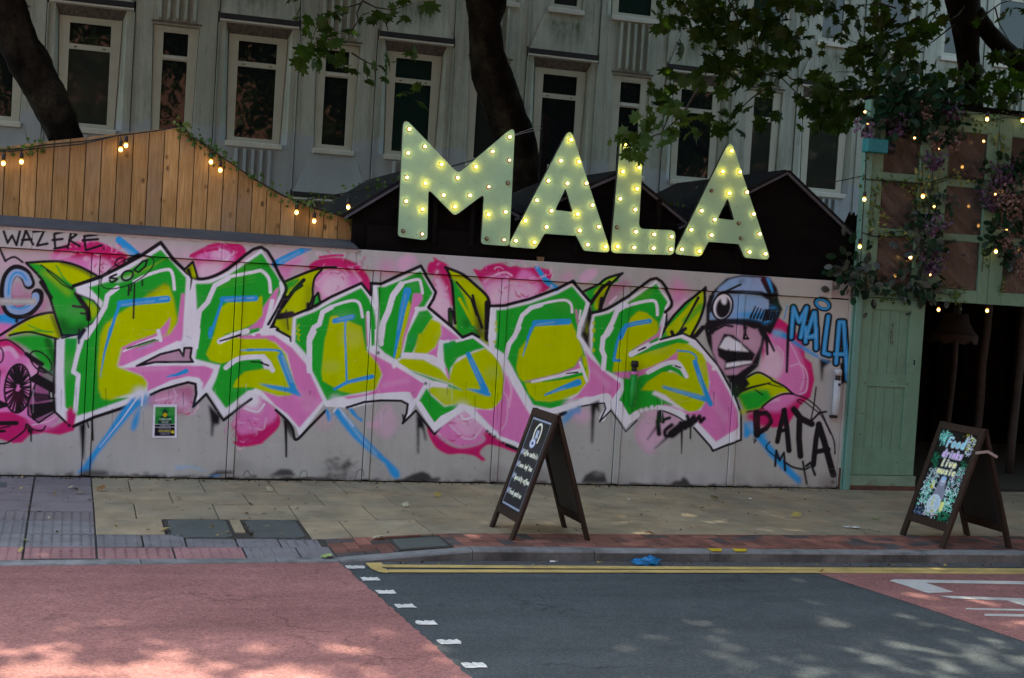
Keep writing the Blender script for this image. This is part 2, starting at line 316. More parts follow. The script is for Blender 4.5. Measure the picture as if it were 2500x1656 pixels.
def leafmat(name, c1, c2, trans=.5, vary=.3, rough=.45):
    m, t, b = nodes(name); out = t.nodes['Material Output']; p = pos(t)
    c = mixc(t, ramp(t, noise(t, p, 2.1, 3, .6), .35, .65), c1, c2); c = mixc(t, 1.0, c, ramp(t, noise(t, p, 14, 2, .6), .3, .7, 1-vary, 1+vary), 'MULTIPLY')
    t.links.new(c, b.inputs['Base Color']); b.inputs['Roughness'].default_value = rough; b.inputs['Specular IOR Level'].default_value = .18
    tr = N(t, 'ShaderNodeBsdfTranslucent'); t.links.new(mixc(t, 1.0, c, (1.35, 1.5, .5), 'MULTIPLY'), tr.inputs[0])
    mx = N(t, 'ShaderNodeMixShader'); mx.inputs[0].default_value = trans; t.links.new(b.outputs[0], mx.inputs[1]); t.links.new(tr.outputs[0], mx.inputs[2]); t.links.new(mx.outputs[0], out.inputs[0]); return m
LEAF = leafmat('plane_leaf', (.024, .052, .010), (.042, .078, .013), .42); IVY = leafmat('ivy_leaf', (.04, .10, .018), (.11, .17, .04), .25); IVYV = leafmat('variegated_ivy', (.10, .16, .04), (.33, .34, .12), .25)
DARKLEAF = leafmat('dark_glossy_leaf', (.005, .024, .011), (.010, .040, .018), .12); GREYLEAF = M('spotted_grey_leaf', (.022, .034, .028), .5, .95, 60, 140, .1, dirt=(.22, .24, .22), dirtamt=.8, dirtscale=120)
PURPLE = M('purple_blossom', (.05, .027, .06), .7, .5, 30, 90, .1, col2=(.11, .065, .12)); PALEFL = M('pale_pink_blossom', (.25, .17, .145), .7, .5, 30, 90, .1, col2=(.15, .10, .085)); LILAC = M('lilac_blossom', (.14, .09, .155), .7, .4, 30, 90, .1)
FALLEN = [M('fallen_leaf_yellow', (.34, .26, .07), .7, .3, 20), M('fallen_leaf_brown', (.20, .095, .03), .7, .3, 20), M('fallen_leaf_green', (.24, .32, .10), .7, .3, 20), M('fallen_leaf_pale', (.42, .38, .24), .7, .3, 20), M('fallen_leaf_dark', (.055, .035, .02), .8, .3, 20)]
BLUEBAG = M('blue_plastic', (.0, .17, .42), .25, .2, 20); PAPER = M('litter_paper', (.62, .62, .60), .6, .2, 20)
BRICKW = None
def brickwall(name):
    m, t, b = nodes(name); p = pos(t); br = N(t, 'ShaderNodeTexBrick'); br.inputs['Scale'].default_value = 1; br.inputs['Brick Width'].default_value = .225; br.inputs['Row Height'].default_value = .075; br.inputs['Mortar Size'].default_value = .008
    sx = N(t, 'ShaderNodeSeparateXYZ'); cx = N(t, 'ShaderNodeCombineXYZ'); t.links.new(p, sx.inputs[0]); t.links.new(sx.outputs[0], cx.inputs[0]); t.links.new(sx.outputs[2], cx.inputs[1]); t.links.new(cx.outputs[0], br.inputs['Vector'])
    br.inputs['Color1'].default_value = (.36, .12, .075, 1); br.inputs['Color2'].default_value = (.28, .085, .055, 1); br.inputs['Mortar'].default_value = (.3, .25, .2, 1)
    t.links.new(br.outputs[0], b.inputs['Base Color']); b.inputs['Roughness'].default_value = .85; return m
BRICKW = brickwall('red_brick')
# ---------------------------------------------------------------- spray paint: shapes put into colour arrays, later stored per vertex
class Canvas:
    def __init__(s, x0, y0, x1, y1, base):
        s.x0, s.y0 = x0, y0; s.w, s.h = int(x1-x0), int(y1-y0)
        s.a = np.empty((s.h, s.w, 3), np.float32); s.a[:] = np.array(base, np.float32)
        s.rs = np.random.RandomState(7)
    def box(s, xs, ys, m):
        a = max(0, int(min(xs)-m-s.x0)); b = min(s.w, int(max(xs)+m-s.x0)+2)
        c = max(0, int(min(ys)-m-s.y0)); d = min(s.h, int(max(ys)+m-s.y0)+2)
        return a, b, c, d
    def mix(s, sl, al, col):
        v = s.a[sl]; v += (np.array(col, np.float32)-v)*al[..., None]
    def poly(s, pts, col, soft=0.0, alpha=1.0):
        xs = [p[0] for p in pts]; ys = [p[1] for p in pts]
        a, b, c, d = s.box(xs, ys, soft*2+2)
        if b <= a or d <= c: return
        acc = np.zeros((d-c, b-a), np.float32)
        for ox in (.25, .75):
            for oy in (.25, .75):
                gx = np.arange(a, b)[None, :]+s.x0+ox; gy = np.arange(c, d)[:, None]+s.y0+oy
                ins = np.zeros((d-c, b-a), bool)
                n = len(pts)
                for i in range(n):
                    x1, y1 = pts[i]; x2, y2 = pts[(i+1) % n]
                    if y1 == y2: continue
                    cr = ((y1 > gy) != (y2 > gy))
                    ins ^= cr & (gx < (x2-x1)*(gy-y1)/(y2-y1)+x1)
                acc += ins*.25
        if soft > .4:
            k = max(1, int(round(soft*.7)))
            for _ in range(3): acc = blur(acc, k)
        s.mix((slice(c, d), slice(a, b)), acc*alpha, col)
    def line(s, pts, w, col, soft=.7, alpha=1.0, w2=None):
        xs = [p[0] for p in pts]; ys = [p[1] for p in pts]
        wm = max(w, w2 or 0)
        a, b, c, d = s.box(xs, ys, wm/2+soft*2+1)
        if b <= a or d <= c: return
        gx = np.arange(a, b)[None, :]+s.x0+.5; gy = np.arange(c, d)[:, None]+s.y0+.5
        L = [0.0]
        for i in range(1, len(pts)): L.append(L[-1]+math.hypot(pts[i][0]-pts[i-1][0], pts[i][1]-pts[i-1][1]))
        T = L[-1] or 1.0
        acc = np.zeros((d-c, b-a), np.float32)
        segs = range(len(pts)-1) if len(pts) > 1 else []
        for i in segs:
            (x1, y1), (x2, y2) = pts[i], pts[i+1]
            a1, b1, c1, d1 = s.box((x1, x2), (y1, y2), wm/2+soft*2+1)
            if b1 <= a1 or d1 <= c1: continue
            sub = (slice(c1-c, d1-c), slice(a1-a, b1-a))
            px = gx[:, a1-a:b1-a]; py = gy[c1-c:d1-c]
            dx, dy = x2-x1, y2-y1; q = dx*dx+dy*dy or 1e-6
            t = np.clip(((px-x1)*dx+(py-y1)*dy)/q, 0, 1)
            dist = np.hypot(px-x1-t*dx, py-y1-t*dy)
            ww = w if w2 is None else w+(w2-w)*((L[i]+t*(L[i+1]-L[i]))/T)
            acc[sub] = np.maximum(acc[sub], np.clip((ww/2+soft/2-dist)/soft, 0, 1))
        s.mix((slice(c, d), slice(a, b)), acc*alpha, col)
    def dot(s, x, y, r, col, soft=.7, alpha=1.0):
        s.line([(x, y), (x+.01, y)], 2*r, col, soft, alpha)
    def ell(s, x, y, rx, ry, rot, col, soft=.7, alpha=1.0, ring=None):
        pts = ell_pts(x, y, rx, ry, rot)
        if ring: s.line(pts+[pts[0]], ring, col, soft, alpha)
        else: s.poly(pts, col, soft, alpha)
    def at(s, x, y):
        fx = np.clip(x-s.x0-.5, 0, s.w-1.001); fy = np.clip(y-s.y0-.5, 0, s.h-1.001)
        ix = fx.astype(int); iy = fy.astype(int); u = (fx-ix)[..., None]; v = (fy-iy)[..., None]
        A = s.a
        return (A[iy, ix]*(1-u)+A[iy, ix+1]*u)*(1-v)+(A[iy+1, ix]*(1-u)+A[iy+1, ix+1]*u)*v
def ell_pts(x, y, rx, ry, rot, n=40):
    c, s_ = math.cos(math.radians(rot)), math.sin(math.radians(rot))
    return [(x+rx*math.cos(t)*c-ry*math.sin(t)*s_, y+rx*math.cos(t)*s_+ry*math.sin(t)*c) for t in [2*math.pi*i/n for i in range(n)]]
def blur(m, k):
    for ax in (0, 1):
        p = np.pad(m, [(k+1, k) if i == ax else (0, 0) for i in (0, 1)], mode='edge').cumsum(axis=ax)
        n = m.shape[ax]
        m = (np.take(p, range(2*k+1, 2*k+1+n), ax)-np.take(p, range(0, n), ax))/(2*k+1)
    return m
def smooth(pts, closed=False, n=5):
    P = list(pts); out = []
    N = len(P)
    rng = range(N) if closed else range(N-1)
    for i in rng:
        p1, p2 = P[i % N], P[(i+1) % N]
        p0 = P[(i-1) % N] if (closed or i > 0) else p1
        p3 = P[(i+2) % N] if (closed or i+2 < N) else p2
        for k in range(n):
            t = k/n; t2 = t*t; t3 = t2*t
            out.append(tuple(.5*(2*p1[j]+(p2[j]-p0[j])*t+(2*p0[j]-5*p1[j]+4*p2[j]-p3[j])*t2+(3*p1[j]-p0[j]-3*p2[j]+p3[j])*t3) for j in (0, 1)))
    if not closed: out.append(tuple(P[-1]))
    return out
def lin(r, g, b):
    f = lambda c: c/12.92 if c <= .04045 else ((c+.055)/1.055)**2.4
    return (f(r/255), f(g/255), f(b/255))
# ---------------------------------------------------------------- the mural on the hoarding
ZS = 3.6984
def Z(spec):
    """'A0 10,20 30,40 B1 5,6' -> points; the letter and digit pick a tile of the wall, numbers are places in that tile"""
    out = []; col = row = 0
    for tk in spec.replace(';', ' ').split():
        if tk[0] in 'AB':
            row = 400 if tk[0] == 'A' else 800; col = int(tk[1])*620; continue
        x, y = tk.split(','); out.append((col+float(x)/ZS, row+float(y)/ZS))
    return out
PAL = dict(base=lin(160,161,157), white=lin(214,215,224), green=lin(14,158,44), dgreen=lin(6,80,24), lime=lin(172,190,0), dlime=lin(118,128,6),
           pink=lin(206,116,176), lpink=lin(210,160,194), ppink=lin(208,178,198), mag=lin(184,26,100), blue=lin(26,142,206), lblue=lin(120,168,205),
           bblue=lin(132,160,196), black=lin(20,19,26), gpink=lin(176,136,160), red=lin(150,30,90), dpink=lin(172,78,132))
def paint_mural():
    c = Canvas(-420, 530, 2110, 1220, PAL['base'])
    P = PAL
    def F(col, spec, soft=1.0, sm=False, alpha=1.0):
        pts = Z(spec); c.poly(smooth(pts, True, 4) if sm else pts, P[col], soft, alpha)
    def L(col, w, spec, soft=1.0, sm=False, w2=None, alpha=1.0):
        pts = Z(spec); c.line(smooth(pts, False, 4) if sm else pts, w/ZS, P[col], soft, alpha, None if w2 is None else w2/ZS)
    def E_(col, spec, rx, ry, rot=0, soft=1.0, ring=None, alpha=1.0):
        (x, y), = Z(spec); c.ell(x, y, rx/ZS, ry/ZS, rot, P[col], soft, alpha, None if ring is None else ring/ZS)
    # uneven roller coat below the piece
    rs = np.random.RandomState(3)
    for i in range(60):
        c.ell(rs.uniform(-400, 2100), rs.uniform(560, 1200), rs.uniform(40, 160), rs.uniform(15, 60), rs.uniform(-10, 10), P['base'] if i % 2 else lin(170,168,174), 20, .35)
    # ---- pink clouds and bubbles behind the letters
    F('lpink', 'A0 330,800 600,740 900,760 1200,740 1700,770 2200,760 2300,900 2000,1020 1750,1010 1550,850 1300,830 1100,950 900,1020 600,900', 22, True, .5)
    F('mag', 'A0 480,800 570,740 690,705 830,695 960,730 1080,790 1150,830 1110,905 1000,950 860,930 700,880 560,840', 2, True)
    F('pink', 'A0 440,830 560,800 680,850 800,840 960,880 1020,960 960,1010 800,970 640,900 520,880', 5, True)
    F('lpink', 'A0 800,900 900,860 990,900 1010,980 900,1010 820,960', 5, True)
    F('ppink', 'A0 840,930 930,900 990,960 900,1010', 5, True)
    for k in range(6): L('lpink', 14, f'A0 {500+k*24},{870-k*6} {560+k*26},{800-k*2}', 2, alpha=.7)
    E_('lpink', 'A0 780,860', 30, 22, 0, 2)
    L('blue', 66, 'A0 1075,690 1160,760 1235,830', 2, w2=72); L('lblue', 30, 'A0 1130,770 1210,825', 6, alpha=.7)
    F('mag', 'A0 1715,830 1760,795 1870,740 1990,705 2110,710 2190,740 2220,810 2160,890 2050,960 1950,1010 1830,990 1800,900', 1.5, True)
    F('pink', 'A0 1760,850 1850,790 1960,760 2070,790 2120,850 2060,930 1920,1000 1800,1000 1770,920', 4, True)
    F('lpink', 'A0 1890,810 1960,785 2060,820 2060,880 1960,870', 4, True)
    F('ppink', 'A0 1800,920 1900,890 2010,900 1980,980 1880,1030 1800,1020', 5, True)
    L('white', 16, 'A0 1960,770 2050,800 2065,850 2020,880', 4, True, alpha=.5); L('mag', 26, 'A0 1720,835 1800,800 1960,770', 2, True); L('mag', 20, 'A0 1870,745 1990,730 2180,760', 1.5, True)
    # cloud 2
    F('lpink', 'A1 0,850 400,820 480,900 400,1000 250,1050 180,960', 18, True, .6)
    F('pink', 'A1 220,930 300,890 420,840 430,880 340,950 320,1030 260,1040', 6, True, .8)
    L('blue', 70, 'A1 190,905 330,830 500,755', 2, w2=50); L('lblue', 24, 'A1 230,890 400,805', 5, alpha=.6)
    F('mag', 'A1 490,930 540,880 640,850 780,850 900,890 1000,970 1050,1060 1050,1180 960,1090 850,1000 700,960 560,980', 2, True)
    L('mag', 22, 'A1 590,845 700,830 795,828', 1.5, True)
    F('pink', 'A1 560,1000 640,940 760,950 900,1000 980,1080 900,1110 700,1200 620,1260 570,1170 545,1080', 4, True)
    F('lpink', 'A1 590,1060 660,990 760,980 850,1040 850,1130 700,1200 620,1200', 5, True)
    F('ppink', 'A1 620,1090 720,1020 810,1040 820,1120 690,1200 630,1180', 6, True)
    L('ppink', 16, 'A1 570,1090 650,1000 740,970 830,1020', 2, True, alpha=.8); L('ppink', 14, 'A1 700,940 800,950 850,1010', 3, True, alpha=.7); L('lpink', 30, 'A1 890,960 960,1050', 5, alpha=.7)
    F('pink', 'A1 1110,940 1180,860 1260,900 1290,980 1200,1010 1120,1000', 14, True, .55)
    F('lpink', 'A1 1290,880 1350,830 1430,830 1480,890 1420,930 1340,990 1300,960', 5, True, .8)
    F('mag', 'A1 1560,930 1580,890 1620,880 1610,840 1660,870 1740,910 1780,1000 1800,1130 1790,1290 1740,1200 1680,1080 1620,1010 1560,980', 1.5, True)
    F('lpink', 'A1 1640,960 1690,1040 1740,1140 1770,1290 1740,1420 1640,1330 1580,1290 1640,1170 1620,1080', 4, True)
    F('ppink', 'A1 1640,1180 1720,1180 1760,1290 1720,1370 1610,1290', 6, True); L('ppink', 16, 'A1 1650,970 1660,1080 1720,1220', 2, True)
    # cloud 3
    F('mag', 'A1 1970,950 2040,960 2090,920 2220,895 2300,930 A2 60,920 130,940 260,935 380,965 390,1010 370,1060 410,1090 A1 2560,1180 2300,1180 2100,1110 2020,1030', 2, True)
    F('pink', 'A1 2060,1040 2160,1000 2260,1010 2330,1060 A2 120,960 210,990 270,1060 300,1130 A1 2460,1220 2300,1260 2150,1260 2090,1150', 4, True)
    F('lpink', 'A1 2100,1120 2200,1060 2367,1060 A2 200,1080 280,1150 A1 2450,1240 2160,1250', 6, True)
    F('ppink', 'A1 2150,1160 2240,1110 2300,1150 2280,1240 2160,1260 A1 2130,1220', 6, True); F('ppink', 'A2 0,1150 80,1120 160,1190 60,1230 0,1240', 6, True)
    L('lpink', 18, 'A1 2080,1070 2160,1010 2260,980 2320,1010', 2, True); L('lpink', 16, 'A1 2110,1130 2170,1090 2280,1100', 2, True); L('ppink', 22, 'A2 0,1070 80,1080', 3)
    L('ppink', 14, 'A2 180,1090 195,1130', 3)
    L('blue', 40, 'A2 255,940 330,1050 440,1130', 2, w2=56); L('lblue', 24, 'A2 400,1110 440,1180', 6, alpha=.7)
    F('lpink', 'A2 640,1010 700,960 790,955 790,1010 690,1075 640,1060', 3, True, .7); F('pink', 'A2 450,1030 580,970 560,1040 460,1060', 10, True, .6)
    F('dpink', 'A2 900,1100 1010,1060 1110,1060 1060,1130 960,1220 860,1300 850,1230', 8, True, .6); L('ppink', 20, 'A2 920,1260 980,1200', 3)
    F('pink', 'A2 1470,1100 1500,1020 1580,1100 1640,1180 1560,1290 1500,1330 1480,1250', 14, True, .8)
    F('ppink', 'A2 1440,1340 1560,1240 1620,1220 1560,1310 1460,1390', 5, True, .7)
    # bubbles under the letters
    F('dpink', 'B0 1320,640 1480,570 1700,520 1760,560 1730,700 1690,780 1560,760 1400,720', 8, True, .8)
    F('lpink', 'B0 1340,640 1500,590 1640,600 1720,680 1680,740 1400,680', 9, True, .7); L('ppink', 10, 'B0 1400,660 1600,620', 2, True); L('ppink', 10, 'B0 1570,560 1590,620 1560,690', 2, True); E_('ppink', 'B0 1650,690', 36, 20, 0, 5)
    F('mag', 'B0 2050,930 2100,880 2140,1020 2100,1030 2180,1080 2367,1050 B1 80,1040 200,930 240,850 200,760 B0 2300,700 2150,800', 2, True)
    F('pink', 'B0 2110,830 2200,700 2367,600 B1 100,650 200,740 190,830 80,900 0,960 B0 2280,950 2160,960', 4, True)
    F('lpink', 'B0 2180,720 2300,620 B1 30,640 90,690 60,770 B0 2280,760', 6, True)
    F('white', 'B0 2250,610 2320,590 2350,650 2300,720 2200,700', 6, True, .9); L('white', 14, 'B0 2210,730 2300,760 B1 50,750 95,690', 2, True)
    for x, y in ((82, 635), (112, 650), (147, 667)): E_('white', f'B1 {x},{y}', 12, 12)
    L('lpink', 14, 'B0 2250,900 2367,920 B1 100,870 110,820', 3, True); L('lpink', 12, 'B0 2330,830 B1 0,820', 3)
    F('lpink', 'B1 600,830 680,800 740,850 640,900', 14, True, .4)
    F('mag', 'B1 1560,900 1600,900 1700,1020 1850,1090 2020,1060 2090,1010 2060,940 2150,960 2200,1010 2367,1090 2367,1130 2220,1080 2110,1060 2040,1130 2090,1190 2060,1205 1990,1160 1870,1140 1750,1145 1650,1090 1590,1000', 2, True)
    F('pink', 'B1 1620,930 1700,800 1840,740 1990,740 2160,800 2180,900 2060,960 2070,1030 1880,1080 1740,1020', 5, True)
    F('lpink', 'B1 1790,860 1850,790 1960,760 2080,830 2060,920 1980,980 1880,970', 8, True); L('ppink', 14, 'B1 1820,800 1830,830 1900,820', 2, True); L('ppink', 14, 'B1 1760,870 1830,940 1900,1000 1980,1000 2050,920 2080,840', 2, True); L('ppink', 10, 'B1 1920,760 1980,800 1960,850 1880,870', 2, True)
    F('lpink', 'B1 1080,860 1120,760 1200,690 1240,720 1300,840 1260,960 1180,1000 1110,960', 6, True, .45); L('base', 14, 'B1 1160,780 1200,730', 3)
    L('lpink', 60, 'B1 1040,880 1110,870', 6, alpha=.4)
    F('lpink', 'B2 560,760 650,720 760,760 740,840 620,860', 10, True, .6)
    F('lpink', 'B2 1170,900 1230,780 1340,730 1600,830 1500,930 1330,1080 1290,1140 1210,1060 1160,980', 8, True, .7)
    L('pink', 10, 'B2 1170,880 1170,1020 1250,1120 1340,1120', 5, True, alpha=.5)
    # visible brush and spray strokes inside the clouds
    rs5 = np.random.RandomState(17)
    for cx, cy, rx, ry in ((225, 605, 70, 22), (270, 650, 40, 20), (540, 615, 60, 26), (810, 640, 90, 40), (800, 700, 45, 40), (1080, 690, 28, 60), (1270, 665, 90, 30), (1290, 710, 70, 22), (590, 1060, 45, 40), (1110, 1050, 70, 34), (20, 960, 50, 40), (90, 1040, 80, 22), (440, 990, 50, 26)):
        for k in range(26):
            a = rs5.uniform(0, 6.28); r = rs5.uniform(.2, 1)**.5; x, y = cx+rx*r*math.cos(a), cy+ry*r*math.sin(a); ln = rs5.uniform(6, 22); b = a+1.57+rs5.normal(0, .4)
            col = P[('mag', 'pink', 'lpink', 'ppink', 'dpink')[rs5.randint(0, 5)]]
            c.line(smooth([(x, y), (x+ln*.5*math.cos(b), y+ln*.4*math.sin(b)), (x+ln*math.cos(b+.5), y+ln*.8*math.sin(b+.5))], False, 3), rs5.uniform(2, 7), col, 1.5, rs5.uniform(.25, .7), rs5.uniform(1, 3))
    # ---- left edge
    F('lpink', 'A0 -900,800 400,790 420,900 300,1000 -900,1000', 20, False, .4)
    L('black', 22, 'A0 0,770 35,850 50,880', 2, True); L('black', 20, 'A0 60,870 130,842 205,890', 1.5, True)
    F('dpink', 'A0 -600,1150 60,1150 400,1200 420,1300 300,1400 0,1568 -600,1568', 16, True, .8)
    F('blue', 'A0 -800,1370 0,1360 120,1340 300,1330 220,1400 100,1470 0,1450 -800,1500', 3); L('lblue', 40, 'A0 250,1330 350,1290', 8, alpha=.7)
    F('pink', 'A0 -800,1450 0,1440 120,1450 40,1568 -800,1600', 4)
    L('black', 112, 'A0 262,1080 225,1000 140,965 70,1040 50,1180 80,1310 160,1350 260,1320 330,1240 340,1180', 1.5, True)
    L('bblue', 66, 'A0 255,1075 220,1010 140,985 85,1050 70,1180 95,1300 170,1330 250,1305 315,1235 320,1195', 1.5, True)
    L('blue', 16, 'A0 240,1050 200,995 140,985 90,1050 75,1180', 1.2, True); L('blue', 14, 'A0 100,1290 180,1310 270,1280', 1.2, True)
    F('gpink', 'A0 110,1180 130,1080 180,1070 210,1130 200,1190', 4, True); L('black', 30, 'A0 150,1390 150,1420', 3)
    F('base', 'A0 -900,1210 330,1215 330,1275 -900,1285', 1.2); L('white', 10, 'A0 20,1240 300,1245', 5, alpha=.4)
    # low leaf
    F('lime', 'A0 60,1545 160,1470 300,1390 450,1350 510,1380 560,1560 B0 545,110 440,80 330,60 150,60 70,80', 1.5, True)
    F('green', 'B0 60,100 200,70 380,65 480,110 500,220 490,420 430,400 300,240 200,160', 4, True); L('dgreen', 60, 'B0 430,120 490,300 480,400', 10, True, alpha=.8)
    L('green', 12, 'A0 120,1530 300,1510 480,1520', 2, True); L('green', 12, 'A0 260,1460 330,1490 420,1520', 3, True)
    L('black', 26, 'A0 0,1550 160,1450 300,1380 450,1345 510,1375 560,1560', 1.5, True); L('black', 20, 'B0 85,70 250,40 400,70 540,110', 1.5, True); L('black', 34, 'A0 470,1380 540,1568', 8, alpha=.6)
    # pink ball and hatched letters
    F('pink', 'B0 -800,120 0,120 110,130 200,190 290,290 360,370 400,460 460,700 300,860 -800,900', 3); F('mag', 'B0 -800,90 60,100 160,150 230,240 200,260 100,180 -800,150', 4)
    L('lpink', 40, 'B0 0,210 90,190 150,260', 5, True); F('mag', 'B0 -800,370 60,370 60,420 -800,440', 8, False, .7)
    F('lpink', 'B0 240,300 330,370 320,500 270,640 250,400', 8, True)
    F('mag', 'B0 -800,800 100,760 300,850 480,900 590,840 640,710 690,790 670,930 540,970 400,950 270,970 200,1040 120,1045 0,1010 -800,1030', 2)
    F('pink', 'B0 260,790 480,780 540,800 520,870 420,920 280,890', 7, True, .8); L('ppink', 10, 'B0 290,880 430,850 510,800', 2, True)
    L('black', 16, 'B0 0,120 80,115 200,200 280,290 480,430', 1.5, True); E_('black', 'B0 370,310', 120, 70, 45, 1.2, 16); L('black', 40, 'B0 240,240 380,330', 3); E_('black', 'B0 -10,250', 40, 70, 0, 1.2, 14)
    E_('black', 'B0 160,550', 118, 220, 4, 1.2, 18)
    rs2 = np.random.RandomState(5)
    for i in range(46):
        t = 2*math.pi*i/46+rs2.uniform(-.05, .05); r0 = rs2.uniform(.15, .3)
        x1, y1 = 160+112*math.cos(t), 550+212*math.sin(t); x2, y2 = 165+118*r0*math.cos(t), 545+230*r0*math.sin(t)
        L('black', 15, f'B0 {x1:.0f},{y1:.0f} {x2:.0f},{y2:.0f}', 1)
    epoly = 'B0 350,360 565,480 520,560 450,560 440,640 540,640 560,730 480,770 350,860 255,790 250,700 300,560 330,480'
    F('black', epoly, 1.2, False, .55); pe = Z(epoly); c.line(pe+[pe[0]], 4.5, P['black'])
    for i in range(22):
        x = 300+i*11; y = 410+i*6
        L('black', 14, f'B0 {x-40:.0f},{y+60:.0f} {x+30:.0f},{y+10:.0f}', 1); L('black', 14, f'B0 {270+i*12},{700-i*1.5:.0f} {300+i*11},{830-i*5}', 1)
    for i in range(9): L('black', 14, f'B0 {300+i*18},{590+i*2} {330+i*16},{670-i*3}', 1)
    L('black', 40, 'B0 -60,650 50,700', 2); L('black', 34, 'B0 -40,730 50,700', 2); L('black', 36, 'B0 -10,400 -20,500', 2)
    L('black', 40, 'B0 -400,870 150,862', 2); L('black', 16, 'B0 -400,1050 0,1050 100,1020 220,930 240,870 300,920 380,930 410,890', 1.2, True); L('black', 26, 'B0 0,935 40,935', 1.5); L('black', 14, 'B0 0,910 90,890', 1.5); L('black', 16, 'B0 280,930 280,1025', 2)
    F('black', 'B0 235,870 300,930 290,960 250,950', 2)
    # ---- big leaf at letter one
    big = 'A0 240,890 400,884 560,885 720,930 870,1010 900,1030 690,1100 700,1165 850,1235 910,1320 860,1425 800,1465 745,1545 560,1548 505,1390 450,1210 400,1080 330,990'
    F('green', big, 1.5); F('dgreen', 'A0 500,1390 600,1400 640,1480 740,1430 800,1460 740,1550 560,1550', 8, False, .8)
    F('lime', 'A0 255,895 420,888 600,892 720,935 880,1030 670,1110 640,1080 480,980 370,910', 2)
    F('lime', 'A0 360,960 480,1010 560,1100 650,1180 600,1170 480,1060', 7, True, .8); L('green', 12, 'A0 510,920 560,1010 620,1080', 1.5)
    F('lime', 'A0 760,1240 850,1270 890,1330 830,1400 780,1330', 5, True, .8)
    L('black', 30, 'A0 560,895 720,950 860,1030', 9, True, alpha=.7)
    L('black', 24, 'A0 235,895 400,884 560,885 720,930 880,1015', 1.2, True); L('black', 26, 'A0 240,900 330,990 400,1080 450,1210 505,1390 560,1548', 1.4, True)
    L('black', 40, 'A0 370,1070 460,1210', 3); L('black', 12, 'A0 370,915 480,990 560,1060 660,1130', 1.2); L('black', 12, 'A0 420,960 560,1090 660,1140', 1.2)
    L('black', 50, 'A0 690,1170 740,1250 790,1320 800,1400', 4, True); L('black', 24, 'A0 660,1285 770,1300', 2); L('black', 20, 'A0 730,1350 800,1360', 2); L('black', 22, 'A0 700,1170 850,1235 910,1320 860,1425 800,1465 745,1545 555,1548', 1.3)
    # ================= letter one
    F('white', 'A0 1450,735 1580,880 1700,1010 1745,1060 B0 1750,300 1960,360 1990,420 1870,590 1750,700 1790,560 1780,500 1700,490 1350,600 1270,640 1150,690 850,800 670,870 690,760 600,850 505,770 500,120 560,90 A0 745,1550 800,1470 875,1425 915,1310 850,1230 690,1165 680,1110 900,1040 1110,935 1280,840', .8)
    F('green', 'A0 1450,775 1550,880 1690,1040 1650,1400 1600,1500 1000,1540 B0 1000,640 1180,630 850,750 690,800 700,740 720,430 660,410 700,250 790,20 A0 830,1470 890,1400 930,1250 800,1115 1000,1060', .9)
    F('green', 'B0 585,95 700,95 690,200 645,400 690,440 665,740 640,760 590,720 577,400', .9)
    for k in range(9): L('lime', 5, f'A0 {1000+k*40},{1050-k*12} {1300+k*30},{1000-k*22}', 2, alpha=.25)
    F('pink', 'A0 1640,1165 1670,1180 1650,1570 B0 1640,120 1500,170 1120,345 1060,350 1100,180 1300,100 A0 1480,1470 1530,1380 1540,1500 1600,1440', 1.5)
    F('lime', 'A0 900,1560 950,1450 1080,1350 1300,1210 1480,1090 1530,1110 1570,1230 1600,1400 1590,1450 1530,1550 B0 1520,60 1450,90 1300,110 1100,190 1060,350 1200,400 1300,440 1335,500 1310,570 1180,600 1000,655 920,640 890,560 885,300 905,80', 2.2)
    L('dlime', 60, 'A0 1350,1180 1500,1100', 8, alpha=.35)
    F('pink', 'B0 1095,185 1200,130 1400,60 A0 1480,1460 1540,1380 1530,1470 1500,1540 B0 1430,95 1300,140 1120,195', 1.5)
    L('green', 26, 'B0 1150,190 1300,150 1450,100', 3, alpha=.8); L('white', 16, 'B0 1115,215 1250,150 1440,85', 1, w2=30); L('white', 36, 'B0 1430,30 1450,115', 1.4); L('black', 13, 'B0 1150,190 1280,145 1400,108', 1); L('lblue', 12, 'B0 1250,200 1380,155', 3, alpha=.6)
    F('white', 'B0 1105,352 1350,245 1600,120 1645,130 1660,10 A0 1682,1030 1745,1060 B0 1730,100 1762,290 1900,322 1960,372 1945,430 1930,380 1850,347 1600,343 1300,352', 1)
    F('gpink', 'B0 1260,345 1450,240 1620,205 1655,265 1668,190 1725,190 1718,270 1740,305 1400,312', 1)
    c.line(Z('B0 1235,348 1450,240 1620,200 1655,258 1665,185 1730,185 1718,270 1742,310 1400,312 1235,348'), 6, P['black'], 1.2)
    F('pink', 'B0 1110,366 1300,352 1600,343 1850,347 1930,377 1900,450 1825,570 1835,500 1790,452 1700,442 1550,480 1325,590 1335,500 1280,430 1200,400', 1.2); L('lpink', 30, 'B0 1250,380 1500,370', 12, alpha=.5)
    L('white', 46, 'B0 1330,600 1550,500 1700,465 1790,482 1800,560 1775,650 1870,560', 1); L('white', 40, 'B0 1870,560 1960,420', 1)
    L('black', 25, 'B0 1360,607 1450,565 1600,520 1700,495 1765,510 1772,600 1745,715 1862,600 2018,838 2150,730 2270,645', 1.2)
    L('black', 30, 'B0 665,892 850,810 1135,718', 1.3); F('black', 'B0 715,880 775,860 768,1000 760,1200 745,1180 728,1000', 3); L('black', 20, 'B0 830,830 838,1015', 2.5); L('black', 16, 'B0 790,860 800,900', 2)
    F('black', 'B0 1880,690 1990,800 1980,880 1960,870 1950,900 1935,860 1920,985 1905,985 1905,860', 3); 
